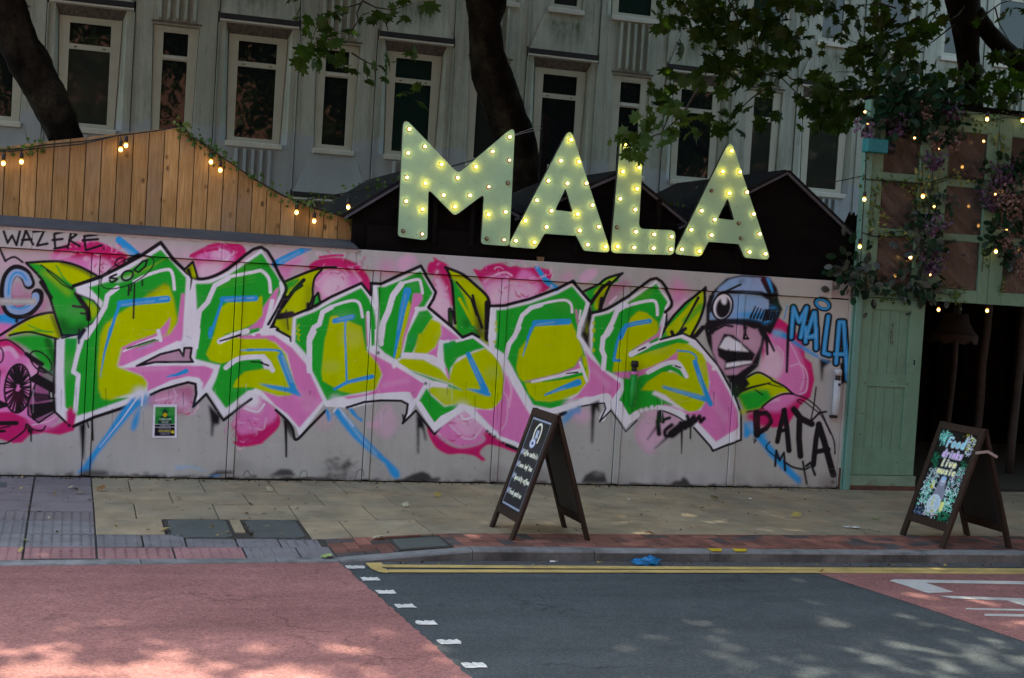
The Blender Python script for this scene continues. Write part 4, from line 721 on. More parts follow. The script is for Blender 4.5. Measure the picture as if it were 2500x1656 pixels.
    L('black', 20, 'B2 2160,450 2260,405 2367,455 B3 100,480 200,530 280,600', 1.4, True); L('black', 18, 'B3 290,600 200,600 100,640 0,720 B2 2300,735 2150,765', 1.4, True); L('black', 30, 'B2 2090,580 2200,540 2367,500 B3 60,510 180,540', 3, w2=8); L('black', 12, 'B2 2230,560 2300,610', 2); E_('lime', 'B2 2125,760', 26, 24, 0, 4)
    F('mag', 'B2 2150,780 2300,740 B3 0,730 60,760 B3 0,900 B2 2250,880 2160,830', 5)
    # ================= face in the beanie
    F('black', 'A2 1790,1270 1850,1140 1960,1035 2100,1002 2300,1012 A3 60,1030 125,1120 160,1260 188,1310 150,1400 80,1540 B3 30,40 60,100 120,200 60,130 50,240 0,180 B2 2350,240 2320,110 2260,350 2150,450 2185,510 2060,640 2020,600 1990,470 1890,340 1800,130 1770,0 A2 1760,1480 1790,1430', 1.4)
    F('bblue', 'A2 1860,1190 1890,1120 1990,1045 2100,1020 2270,1030 2330,1110 2367,1190 A3 100,1210 A2 2280,1150 2100,1150 1960,1165', 1.5); F('lblue', 'A2 1900,1130 2000,1060 2120,1040 2080,1090 1960,1140', 9, False, .7); F('black', 'A2 2060,1060 2110,1030 2130,1050 2100,1090', 5, False, .6); E_('black', 'A2 2200,1045', 12, 12, 0, 5, None, .7)
    L('blue', 60, 'A2 2330,1060 A3 60,1150', 4); L('black', 40, 'A2 2290,1050 2367,1200', 3); L('black', 34, 'A3 10,1040 60,1170', 3); L('black', 20, 'A2 1900,1180 2090,1090', 2); L('black', 26, 'A2 1930,1160 2100,1155 2280,1170 2367,1200 A3 90,1220', 1.5, True)
    F('bblue', 'A2 1822,1410 1825,1290 1870,1190 1990,1172 2150,1172 2290,1195 2350,1240 2367,1420 2310,1425 2200,1395 2000,1398', 1.5); F('bblue', 'A3 0,1210 60,1230 60,1300 20,1340 0,1330', 2); F('blue', 'A2 2020,1370 2120,1340 2300,1330 2367,1330 A3 80,1290 130,1300 100,1400 20,1450 A2 2300,1410 2200,1395', 5); F('lblue', 'A2 2030,1220 2150,1190 2270,1210 2250,1290 2060,1330', 12, False, .8)
    for k in range(8): L('black', 22, f'A2 {2190+k*30},{1390+k*3} {2235+k*26},{1290+k*10}', 2, w2=12)
    for k in range(5): L('black', 20, f'A3 {10+k*24},{1420-k*6} {40+k*20},{1320}', 2)
    E_('white', 'A2 1938,1285', 84, 118, 14, 1.3); E_('black', 'A2 1938,1290', 90, 122, 14, 1.2, 18); E_('black', 'A2 1945,1300', 66, 96, 14, 1.2); E_('white', 'A2 1950,1228', 26, 46, -8, 1.3); L('black', 30, 'A2 1830,1200 1830,1330', 6)
    F('gpink', 'A2 1850,1545 1900,1480 1960,1455 2080,1450 2130,1440 2250,1490 2290,1568 B2 2295,60 2280,160 2200,330 2060,425 1970,430 1900,330 1850,220 1840,60', 1.6); F('ppink', 'B2 1900,60 2000,40 2120,120 2250,200 2230,120 2100,60', 14, False, .6); L('black', 20, 'A2 1880,1500 1960,1458 2030,1470', 3)
    L('black', 26, 'A2 2130,1430 2140,1500 2150,1480', 4); L('black', 30, 'A2 2080,1440 2150,1450 2230,1480', 5)
    F('black', 'B2 1890,190 1950,55 2030,65 2235,240 2195,335 1955,385 1962,305 1900,260', 1.2); F('white', 'B2 1908,180 1960,92 1995,80 2110,150 2115,160 2175,218 2060,210 2000,205 1995,185 1980,205', 1.2); F('white', 'B2 1970,325 2080,305 2200,302 2200,320 2070,345 1968,362', 1.2)
    L('black', 22, 'B2 2145,35 2130,100 2170,100', 2); L('black', 14, 'B2 2150,60 2165,90', 2); L('black', 24, 'B3 10,0 40,70 50,240', 2); L('black', 20, 'B3 50,80 110,210', 2)
    # ================= blue name
    def twotone(spec, w1=64, w2=40):
        L('black', w1, spec, 1.5)
    blue_name = ['A3 265,1568 285,1300 335,1430 405,1300 350,1568', 'A3 400,1568 470,1345 480,1345 490,1568', 'A3 430,1568 490,1540', 'A3 600,1380 575,1568 B3 560,230 610,245', 'B3 670,320 A3 700,1430 740,1430 B3 770,470', 'B3 660,240 750,240', 'B3 400,0 395,130', 'B3 490,0 490,190', 'B3 400,80 480,85']
    for s_ in blue_name: L('black', 74, s_, 1.6)
    for s_ in blue_name: L('blue', 36, s_, 1.3)
    for s_ in blue_name: L('lblue', 9, s_, 1.5, alpha=.6)
    E_('black', 'A3 548,1268', 68, 44, 25, 1.4, 40); E_('blue', 'A3 548,1268', 62, 38, 25, 1.3, 20); L('blue', 10, 'A3 230,1280 200,1400', 2)
    L('black', 30, 'B3 240,0 225,400', 3, w2=22); F('black', 'B3 520,280 640,300 560,360 545,490 535,480', 3); L('black', 26, 'B3 720,330 730,500', 3); F('blue', 'B3 460,230 560,300 640,340 600,310', 3)
    # ================= black name
    F('blue', 'B2 2130,860 2200,850 2300,940 2367,1010 B3 0,960 120,1110 200,1200 300,1310 358,1360 350,1415 320,1410 200,1300 60,1150 B2 2290,1060 2200,950 2160,1000 2130,990', 2.5); F('lblue', 'B2 2140,870 2200,850 2270,930 2200,940', 6)
    for spec, w in (('B2 2245,775 2246,870 2250,965', 66), ('B2 2255,778 2330,772 B3 62,800 80,850 36,912 B2 2262,952', 48), ('B3 205,745 170,880 140,1030', 46), ('B3 200,750 225,900 245,1110', 50), ('B3 150,940 225,920', 36), ('B3 290,740 350,820 450,870', 60), ('B3 340,840 335,1000 348,1160', 56), ('B3 515,870 490,1000 465,1240', 50), ('B3 515,880 560,1020 645,1330', 60), ('B3 480,1125 600,1100', 46)):
        L('black', w, spec, 2.5)
    F('mag', 'B2 2290,815 2330,805 2352,840 2330,880 2292,890', 2.5, True)
    L('black', 14, 'B3 300,610 400,640 520,740 590,880 650,1020 660,1140', 1.6, True); L('black', 12, 'B3 360,690 320,660 360,655 450,720 540,800 620,960', 1.6, True); L('black', 14, 'B3 490,540 470,700 440,850', 2); L('black', 20, 'B3 440,850 520,770 580,760', 2); L('black', 20, 'B3 200,1210 280,1260 380,1280 430,1260', 3, True)
    L('black', 22, 'B3 120,1250 130,1110 160,1200 200,1130 210,1290', 2.5); L('black', 20, 'B3 370,1210 385,1300 405,1410', 2.5); L('black', 24, 'B3 400,1250 440,1220 480,1330', 2.5); E_('black', 'B3 640,1395', 18, 16, 0, 3); E_('black', 'B2 2230,1010', 14, 18, 0, 3); L('black', 14, 'B2 2225,1040 2235,1020', 2)
    L('black', 12, 'B2 2367,1030 B3 40,1090 140,1180', 2, True)
    # ================= waz ere
    for spec in ('A0 35,612 70,715 110,650 150,735 180,612', 'A0 195,735 235,600 262,660 300,730', 'A0 200,690 285,682', 'A0 300,615 400,604 335,740 430,722', 'A0 585,612 490,635 500,765', 'A0 475,690 565,680', 'A0 490,768 610,745', 'A0 645,610 612,760', 'A0 635,606 690,640 625,690 720,745', 'A0 880,640 760,655 775,782 920,735', 'A0 745,692 885,682'):
        L('black', 23, spec, 1.2)
    E_('black', 'A0 936,765', 12, 12)
    # ---- dirt, rust and scuffs
    L('lblue', 34, 'B0 1600,1270 1720,1255 1860,1290', 8, alpha=.6, w2=8); F('black', 'B0 1890,1330 1960,1290 2100,1290 2110,1320 2000,1330 1900,1350', 3, False, .85); L('blue', 16, 'B0 1900,1340 1980,1335', 5, alpha=.7); F('black', 'B0 620,1330 650,1290 670,1310 640,1350', 4, False, .8); F('black', 'B0 700,1340 760,1285 960,1290 990,1330 900,1350', 4, False, .8)
    F('black', 'B1 140,1340 200,1300 240,1275 330,1280 380,1340', 3.5, False, .85); F('black', 'B1 1345,1365 1440,1320 1520,1298 1580,1320 1610,1360 1680,1350 1680,1385 1350,1385', 3, False, .9); F('black', 'B2 660,1400 700,1330 780,1290 870,1310 900,1400', 3.5, False, .9); F('base', 'B2 770,1310 850,1305 860,1335 780,1330', 5, False, .7); F('black', 'B2 1460,1430 1500,1385 1560,1380 1580,1345 1620,1370 1660,1430', 3, False, .9)
    for x, y in ((420, 1300), (930, 1290)): L('black', 9, f'B1 {x-12},{y+60} {x+10},{y} {x+50},{y-5} {x+60},{y+50}', 2, True, alpha=.6)
    L('black', 10, 'B0 2195,1340 2230,1290 2265,1340', 2, True, alpha=.7)
    rs = np.random.RandomState(11)
    for i in range(150):      # mould patch
        x = 640+rs.normal(0, 70); y = 1250+rs.normal(0, 45) if i % 3 else 1340+rs.normal(0, 20); E_('black', f'B1 {x+140:.0f},{y:.0f}', rs.uniform(5, 26), rs.uniform(4, 18), 0, 3, None, rs.uniform(.1, .45))
    for i in range(420):      # splash dirt along the foot
        x = rs.uniform(-400, 2060); yb = 1169+max(0, x-400)*.0172
        c.ell(x, yb-abs(rs.normal(0, 5))-1, rs.uniform(2, 12), rs.uniform(1, 4), 0, lin(52, 46, 48), 2.5, rs.uniform(.15, .6))
    for i in range(260):
        c.dot(rs.uniform(-400, 2060), rs.uniform(1010, 1190), rs.uniform(.5, 1.3), lin(70, 66, 70), 1.0, rs.uniform(.3, .8))
    for i in range(60):
        x = rs.uniform(-300, 2050); y = rs.uniform(1010, 1180); c.line([(x, y), (x+rs.uniform(-6, 6), y+rs.uniform(2, 10))], rs.uniform(.8, 1.6), lin(80, 74, 76), 1, rs.uniform(.3, .7))
    for i in range(40):
        x = rs.uniform(840, 885); y = rs.uniform(598, 650); c.ell(x, y, rs.uniform(.8, 2), rs.uniform(1, 5), 0, lin(70, 45, 40), 1.5, .6)
    for i in range(60):
        x = rs.uniform(0, 870); y = 551+.069*max(x-20, 0)+rs.uniform(2, 9); c.ell(x, y, rs.uniform(2, 9), rs.uniform(.6, 1.6), 3, lin(96, 86, 84), 1.2, rs.uniform(.2, .6))
    # more drips, overspray and grime
    for i in range(46):
        x = rs.uniform(60, 1800); y = rs.uniform(930, 1010); ln = rs.uniform(10, 70); c.line([(x, y), (x+rs.uniform(-1, 1), y+ln)], rs.uniform(1.2, 3), P['black'] if i % 4 else P['white'], 1.2, rs.uniform(.25, .7), .8)
    for i in range(70):
        c.ell(rs.uniform(20, 1960), rs.uniform(600, 1050), rs.uniform(10, 34), rs.uniform(8, 24), 0, P[('black', 'mag', 'white', 'green', 'lpink', 'blue')[i % 6]], 12, rs.uniform(.03, .11))
    for i in range(900):
        x = rs.uniform(60, 1950); y = rs.normal(900, 130); c.dot(x, y, rs.uniform(.4, 1.1), P[('black', 'white', 'mag', 'green')[i % 4]], .8, rs.uniform(.15, .5))
    for i in range(260):
        x = rs.uniform(-400, 2060); yb = 1169+max(0, x-400)*.0172; c.ell(x, yb-2-abs(rs.normal(0, 3)), rs.uniform(3, 22), rs.uniform(1.5, 5), 0, lin(38, 34, 34), 2, rs.uniform(.2, .7))
    for i in range(60):
        x = rs.uniform(-300, 2040); yb = 1169+max(0, x-400)*.0172; h = rs.uniform(12, 60); c.ell(x, yb-h*.4, rs.uniform(8, 40), h*.5, 0, lin(96, 90, 90), 9, rs.uniform(.08, .28))
    for i in range(40):
        x = rs.uniform(20, 2030); y = rs.uniform(640, 1150); c.line([(x, y), (x+rs.uniform(-14, 14), y+rs.uniform(-8, 8))], rs.uniform(.8, 1.6), lin(60, 56, 58), 1, rs.uniform(.3, .7))
    # faint horizontal rub marks
    for i in range(160):
        x = rs.uniform(-100, 2000); y = rs.uniform(600, 1180); c.line([(x, y), (x+rs.uniform(10, 60), y+rs.uniform(-2, 3))], 1.2, lin(205, 205, 205), 1.5, .10)
    return c
# ================================================================ road, kerb, pavement
RZ = -.080
def yk(x): return -3.125-.028*(x-2.56) if x > 2.56 else -3.125-.045*min(4, 2.56-x)
def zp(x, y):
    return -.070*min(1, max(0, (-1.3-y)/1.75))*min(1, max(0, (2.5-x)/.95))
road = struct(MB().quad((-90, -70, RZ), (90, -70, RZ), (90, 40, RZ), (-90, 40, RZ)).obj('road', ASPH))
def sheet(name, pts, mat, dz, parent, th=.002):
    m = MB(); n = len(pts); m.add([(p[0], p[1], RZ+dz) for p in pts]+[(p[0], p[1], RZ+dz-th) for p in pts], [tuple(range(n))]+[(i, i+n, (i+1) % n+n, (i+1) % n) for i in range(n)])
    return m.obj(name, mat, parent)
def px(*pp): return [onZ(x, y, RZ)[:2] for x, y in pp]
xs = [1.58, 2.56, 4, 6, 8, 12, 30]
sheet('gutter_strip', [(x, yk(x)+.01) for x in xs]+[(x, yk(x)-.15) for x in reversed(xs)], GUTTER, .003, road)
e_a, e_b = onZ(830, 1376, RZ), onZ(1150, 1656, RZ); ed = lambda y: e_a.x+(y-e_a.y)*(e_b.x-e_a.x)/(e_b.y-e_a.y)
pts = [(-60, yk(-60)+.01)]+[(x, yk(x)+.01) for x in (-3, -1, 0, ed(-3.17))]
for i in range(90):
    y = -3.18-i*.04; pts.append((ed(y)+random.uniform(-.009, .009)+.003*math.sin(y*7), y))
pts += [(2.1, -12), (2.6, -22), (-60, -22)]
sheet('red_surfacing', pts, REDSURF, .004, road)
e2 = px((1985, 1397), (2110, 1437), (2240, 1479), (2370, 1523), (2500, 1567)); sheet('red_surfacing', [tuple(p) for p in e2]+[(5.9, -8), (6.6, -12), (60, -12), (60, -5.0), (12, -3.72)], REDSURF, .004, road)
def yline(y0, y1, xa, xb): 
    n = 14; top = [onZ(xa+(xb-xa)*i/n, y0(i/n), RZ) for i in range(n+1)]; bot = [onZ(xa+(xb-xa)*i/n, y1(i/n), RZ) for i in range(n+1)]
    t0, b0 = top[-1], bot[-1]; top.append(Vector((20, t0.y-.3, 0))); bot.append(Vector((20, b0.y-.3, 0)))
    return [p[:2] for p in top]+[p[:2] for p in reversed(bot)]
l1 = yline(lambda t: 1381.0+9*t, lambda t: 1387.5+9*t, 931, 2500); sheet('yellow_line', l1, YELLOW, .007, road)
l2 = yline(lambda t: 1393+2*t+ (0 if t < .7 else (t-.7)*8), lambda t: 1399.6+2*t+(0 if t < .7 else (t-.7)*8), 948, 2500); sheet('yellow_line', l2, YELLOW, .007, road)
sheet('yellow_line_end', px((893, 1377), (930, 1376), (936, 1381), (933, 1389), (944, 1392.4), (950, 1399), (945, 1401), (926, 1399), (905, 1390)), YELLOW, .0075, road)
for i, (x, y) in enumerate(((868, 1386), (905, 1415), (942, 1447), (988, 1481), (1040, 1522), (1097, 1569), (1158, 1626))):
    c = onZ(x, y, RZ); w, d = .058, .05; pts = []
    for a, b in ((-1, -1), (-.3, -1), (.3, -1), (1, -1), (1.05, 0), (.95, 1), (.5, .7), (.1, 1.05), (-.1, .5), (-.5, 1), (-1, .8), (-1.05, 0)): pts.append((c.x+a*w+random.uniform(-.006, .006), c.y+b*d*random.uniform(.85, 1.1)))
    sheet('white_dash', pts, WHITEP, .0055, road)
Q = lambda s: [(1780+float(a)/3.2875, 1180+float(b)/3.2875) for a, b in (t.split(',') for t in s.split())]
for s in ('1290,788 1335,779 1800,786 2367,795 2460,797 2460,820 2367,818 1575,806 1650,830 1800,880 1600,890 1450,840', '1695,912 1800,913 2367,933 2460,936 2460,962 2367,958 2240,950 1800,932', '2240,952 2367,955 2460,1010 2460,1030 2367,990', '1900,1010 2460,1022 2460,1036 1900,1020', '2050,1056 2460,1062 2460,1082 2050,1072'):
    sheet('white_lettering', px(*Q(s)), WHITEP2, .0075, road)
# kerb
kerb = struct(MB().add([(x, yk(x)+o, z) for x in (-60, 1.6, 2.5, 60) for o, z in ((.02, RZ-.05), (.11, RZ-.05), (.11, RZ+.01), (.02, RZ+.01))], [(i*4+j, i*4+(j+1) % 4, i*4+4+(j+1) % 4, i*4+4+j) for i in range(3) for j in range(4)]).obj('kerb', JOINTG))
edges = [-4.2, -3.3, -2.4, -1.5, -.62, .29, 1.17, 1.60, 2.545]+[2.545+.905*i for i in range(1, 11)]
for i in range(len(edges)-1):
    a, b = edges[i]+.003, edges[i+1]-.003; m = MB(); n = 4
    for (x0, x1) in [(a, b)]:
        P = []
        def top(x): return min(0.0, max(-.066, -.066+.066*(x-1.6)/.945))
        dz = random.uniform(-.002, .002); r = .016
        prof = lambda x: [(x, yk(x), RZ-.05), (x, yk(x), top(x)-r+dz), (x, yk(x)+r*.4, top(x)-r*.25+dz), (x, yk(x)+r*1.3, top(x)+dz), (x, yk(x)+.128, top(x)+dz), (x, yk(x)+.128, RZ-.05)]
        A, B = prof(x0), prof(x1); k = 6; m.add(A+B, [tuple(range(k)), tuple(range(2*k-1, k-1, -1))]+[(j, j+k, (j+1) % k+k, (j+1) % k) for j in range(1, k)]); m.add(A+B, [(0, k, k+1, 1)], 1)
    m.obj('kerb_stone', [KERB, KERBF], kerb)
def kmark(s):
    P = [onZ(x, y, 0) for x, y in Q2(s)]; n = len(P)
    MB().add([(p.x, max(p.y, yk(p.x)+.004), .0045) for p in P]+[(p.x, max(p.y, yk(p.x)+.004), .001) for p in P], [tuple(range(n))]+[(i, i+n, (i+1) % n+n, (i+1) % n) for i in range(n)]).obj('yellow_mark', YELLOW2, kerb)
Q2 = lambda s: [(1240+float(a)/3.2875, 1180+float(b)/3.2875) for a, b in (t.split(',') for t in s.split())]
kmark('1600,527 1715,527 1728,553 1650,553'); kmark('1800,530 1915,530 1935,558 1850,558'); kmark('4150,540 4260,546 4260,562 4180,560')
# pavement bed
nx, ny = 60, 40; bx = np.linspace(-14, 24, nx+1); by = np.concatenate([np.linspace(-3.02, 0, 30), np.linspace(.3, 26, 11)])
V = [(x, y if y > -2.98 else yk(x)+.12, zp(x, y)-.012) for y in by for x in bx]; F = [(j*(nx+1)+i, j*(nx+1)+i+1, (j+1)*(nx+1)+i+1, (j+1)*(nx+1)+i) for j in range(len(by)-1) for i in range(nx)]
pav = struct(MB().add(V, F).obj('pavement', JOINTG))
def slab(name, x0, x1, y0, y1, mat, gap=None, studs=False, bev=.004, tilt=.0025):
    gap = (.007 if name == 'tactile_slab' else .004) if gap is None else gap
    gy = gap*1.0 if name == 'brick' else gap+random.uniform(.001, .006); x0 += gap; x1 -= gap; y0 -= gy; y1 += gy       # y0 > y1
    o = [random.uniform(-tilt, tilt) for _ in range(4)]
    P = [(x0, y1), (x1, y1), (x1, y0), (x0, y0)]
    m = MB().hexa([(x, y, zp(x, y)-.05) for x, y in P]+[(x, y, zp(x, y)+o[k]) for k, (x, y) in enumerate(P)])
    s = m.obj(name, mat, pav, bevel=bev)
    if studs:
        sm = MB(); nxs = max(1, round((x1-x0)/.066)); nys = max(1, round((y0-y1)/.066))
        for i in range(nxs):
            for j in range(nys):
                cx = x0+(i+.5)*(x1-x0)/nxs; cy = y1+(j+.5)*(y0-y1)/nys; z = zp(cx, cy)+.001
                V = [(cx+.014*math.cos(a), cy+.014*math.sin(a), z) for a in [k*math.pi/3 for k in range(6)]]+[(cx+.009*math.cos(a), cy+.009*math.sin(a), z+.006) for a in [k*math.pi/3 for k in range(6)]]
                sm.add(V, [tuple(range(6, 12))]+[(k, (k+1) % 6, (k+1) % 6+6, k+6) for k in range(6)])
        st = sm.obj('studs', mat, s); st['kind'] = 'stuff'
    return s
rows = [(.02, -.115), (-.115, -.72), (-.72, -1.30), (-1.30, -1.90), (-1.90, -2.50)]
for ri, (ya, yb) in enumerate(rows):
    x = .02+(-.3 if ri % 2 else 0); w = .6 if ri else .9
    xr = 11.5
    while x < xr:
        x0, x1 = max(x, .02), x+w; x += w
        if x1-x0 < .08: continue
        yy = yb
        if ri == 4:
            if x1 <= .54: yy = -2.36
            elif x0 < .50: x1 = .50; yy = -2.36
            elif x1 <= 1.52: continue
            elif x0 < 1.52: x0 = 1.52
        if ri == 3 and x0 < 1.50: yy = -1.845
        slab('paving_slab', x0, x1, -1.845 if (ri == 4 and x0 < 1.0) else ya, yy, SLAB)
# tactile slabs at the dropped kerb
ly = [(.02, -.42), (-.42, -.83), (-.83, -1.24), (-1.24, -1.62), (-1.62, -1.95), (-1.95, -2.36), (-2.36, -2.74)]
for c in range(5):
    x1 = .02-.46*c; x0 = x1-.46
    for k, (ya, yb) in enumerate(ly): slab('tactile_slab', x0, x1, ya, yb, TACT if k > 4 else TACTP, studs=(k >= 4 and c < 3))
    slab('tactile_slab', x0, x1, -2.74, yk(x1)+.13, TACTR, studs=c < 3)
slab('tactile_slab', .02, .33, -2.36, -2.74, TACT, studs=True); slab('tactile_slab', .33, .62, -2.36, -2.74, TACT, studs=True)
for a, b in ((.62, .97), (.97, 1.27), (1.27, 1.56)): slab('tactile_slab', a, b, -2.49, -2.74, TACT, studs=True)
slab('tactile_slab', .02, .52, -2.74, yk(.3)+.13, TACTR, studs=True); slab('tactile_slab', .52, .99, -2.74, yk(.3)+.13, TACTR, studs=True)
slab('tactile_slab', .99, 1.36, -2.74, yk(.3)+.13, TACT, studs=True); slab('tactile_slab', 1.36, 1.60, -2.74, yk(.3)+.13, TACT, studs=True)
# utility covers
def cover(x0, x1, y0, y1, label, rounded=.06):
    z = lambda x, y: zp(x, y)
    P = [(x0, y1), (x1, y1), (x1, y0), (x0, y0)]
    t = thing('utility_cover', label, 'manhole cover', ((x0+x1)/2, (y0+y1)/2, z((x0+x1)/2, (y0+y1)/2)), 'utility covers in the pavement')
    MB().hexa([(x, y, z(x, y)-.05) for x, y in P]+[(x, y, z(x, y)-.004) for x, y in P]).obj('frame', CFRAME, t)
    g = .028; c = rounded; a, b, d, e = x0+g, x1-g, y1+g, y0-g
    O = [(a+c, d), (b-c, d), (b, d+c*.7), (b, e-c*.7), (b-c, e), (a+c, e), (a, e-c*.7), (a, d+c*.7)]
    MB().prism(O, lambda p: (p[0], p[1], z(*p)+.003), lambda p: (p[0], p[1], z(*p)-.03)).obj('lid', COVER, t, bevel=.004)
    return t
cover(.51, .99, -1.85, -2.48, 'large grey metal cover in pavement, left one of the pair')
cover(1.075, 1.515, -1.85, -2.48, 'large grey metal cover in pavement beside the red bricks, right one of the pair')
cover(2.05, 2.45, -2.60, -2.96, 'small dark cover set among red paving bricks near the kerb', .01)
cover(-1.25, -.62, -.32, -.62, 'dark cover in purple-grey slabs at the far left by the hoarding', .02)
slab('paving_slab', .99, 1.075, -1.85, -2.28, SLAB)
# herringbone brick strip
L_, W_ = .205, .1025; bm_cache = {}
def brick_ok(x0, x1, y0, y1):
    lo = yk((x0+x1)/2)+.131; hi = -2.50
    y0 = max(y0, lo); y1 = min(y1, hi); x0 = max(x0, 1.60); x1 = min(x1, 11.4)
    if x1-x0 < .03 or y1-y0 < .03: return None
    if x1 > 2.05 and x0 < 2.45 and y1 > -2.96 and y0 < -2.60: 
        if x0 < 2.05 and 2.05-x0 > .03: x1 = 2.05
        elif x1 > 2.45 and x1-2.45 > .03: x0 = 2.45
        else: return None
    return x0, x1, y0, y1
nb = 0
for r in range(-2, 10):
    for q in range(-2, 100):
        bx0 = 1.3+q*W_; k = (q-r) % 4
        by0 = -3.35+r*W_
        rect = None
        if k == 0: rect = (bx0, bx0+L_, by0, by0+W_)
        elif k == 2: rect = (bx0, bx0+W_, by0-W_, by0+W_)
        if rect is None: continue
        b = brick_ok(*rect)
        if b is None: continue
        slab('brick', b[0], b[1], b[3], b[2], BRICKB if random.random() < .28 else BRICKR, .0025, False, .003, .002); nb += 1

gm = MB(); rg = random.Random(9)
for i in range(260):
    x, y = rg.uniform(-1.4, 9.5), rg.uniform(-2.45, -.05); r = rg.uniform(.006, .017); z = zp(x, y)+.0042; n = 7
    gm.add([(x+r*rg.uniform(.7, 1.2)*math.cos(k*6.283/n), y+r*rg.uniform(.7, 1.2)*math.sin(k*6.283/n), z) for k in range(n)], [tuple(range(n))], i % 2)
g_ = gm.obj('gum_spots', [M('old_gum_dark', (.07, .06, .05), .8, .2), M('old_gum_pale', (.36, .32, .26), .8, .2)], pav); g_['kind'] = 'stuff'
# ================================================================ concrete office building behind
D = 11.0; J0, BW = -.77, 1.3235
bld = thing('office_building', 'grey precast concrete office block with tapered windows behind the hoarding', 'building', (6, D, 0))
MB().box(-7.5, 22, D+.25, D+10, 0, 11.8).obj('body', CONC, bld)
MB().box(-7.5, 22, D-.02, D+.26, 0, .60).obj('plinth', CONC, bld)
MB().box(-7.5, 22, D+.17, D+.26, .58, 11.8).obj('joint_backing', JOINT, bld)
pane_cache = {}
def window(cx, k, kind):
    zb, zt = 3.95+2.8*k, 5.70+2.8*k; ht, hb = (.48, .43) if kind == 'A' else (.36, .315); gh = .315 if kind == 'A' else .195
    if kind == 'B' and k == 1: ht, hb, gh = .33, .30, .215
    yf, yg = D+.075, D+.10
    if kind == 'B': yf, yg = D+.035, D+.06
    m = MB(); g0, g1 = zb+.075, zt-.10; gt = g1-(.33 if kind == 'A' else .36); tb = .085
    hw = lambda z: hb+(ht-hb)*(z-zb)/(zt-zb)
    def fr(a): # front plane pieces between outer trapezoid and glass
        return a
    zz = [zb, g0, gt-tb, gt, g1, zt]
    for s in (-1, 1):
        P = lambda x, z, y: (cx+s*x, y, z)
        m.hexa([P(gh, zb, yf), P(hw(zb), zb, yf), P(hw(zb), zb, yg+.02), P(gh, zb, yg+.02), P(gh, zt, yf), P(hw(zt), zt, yf), P(hw(zt), zt, yg+.02), P(gh, zt, yg+.02)])
    for a, b in ((zb, g0), (gt-tb, gt), (g1, zt)): m.box(cx-gh, cx+gh, yf+.003, yg+.02, a, b)
    w = m.obj('window', UPVC, bld)
    q_ = random.random(); pm = PANEG if (q_ < .35 and kind == 'A') else (PANEB if q_ > .78 else PANE)
    MB().box(cx-gh, cx+gh, yg, yg+.012, g0, gt-tb).obj('pane', pm, w); MB().box(cx-gh, cx+gh, yg+.001, yg+.012, gt, g1).obj('pane', pm if random.random() < .6 else PANE, w)
    MB().box(cx-hb-.03, cx+hb+.03, D-.055, yg+.03, zb-.09, zb-.002).obj('sill', SILL, w, bevel=.008)
    if kind == 'B':
        MB().box(cx-.16, cx+.16, yf-.014, yf, gt-tb+.022, gt-.025).obj('vent', SILL, w, bevel=.004); MB().box(cx-.15, cx+.15, yf-.01, yf, zt-.06, zt-.03).obj('vent', SILL, w, bevel=.003)
    else:
        for s in (-1, 1): MB().box(cx+s*.22-.02, cx+s*.22+.02, yf-.006, yf, gt-tb+.03, gt-tb+.045).obj('drain_cap', JOINT, w)
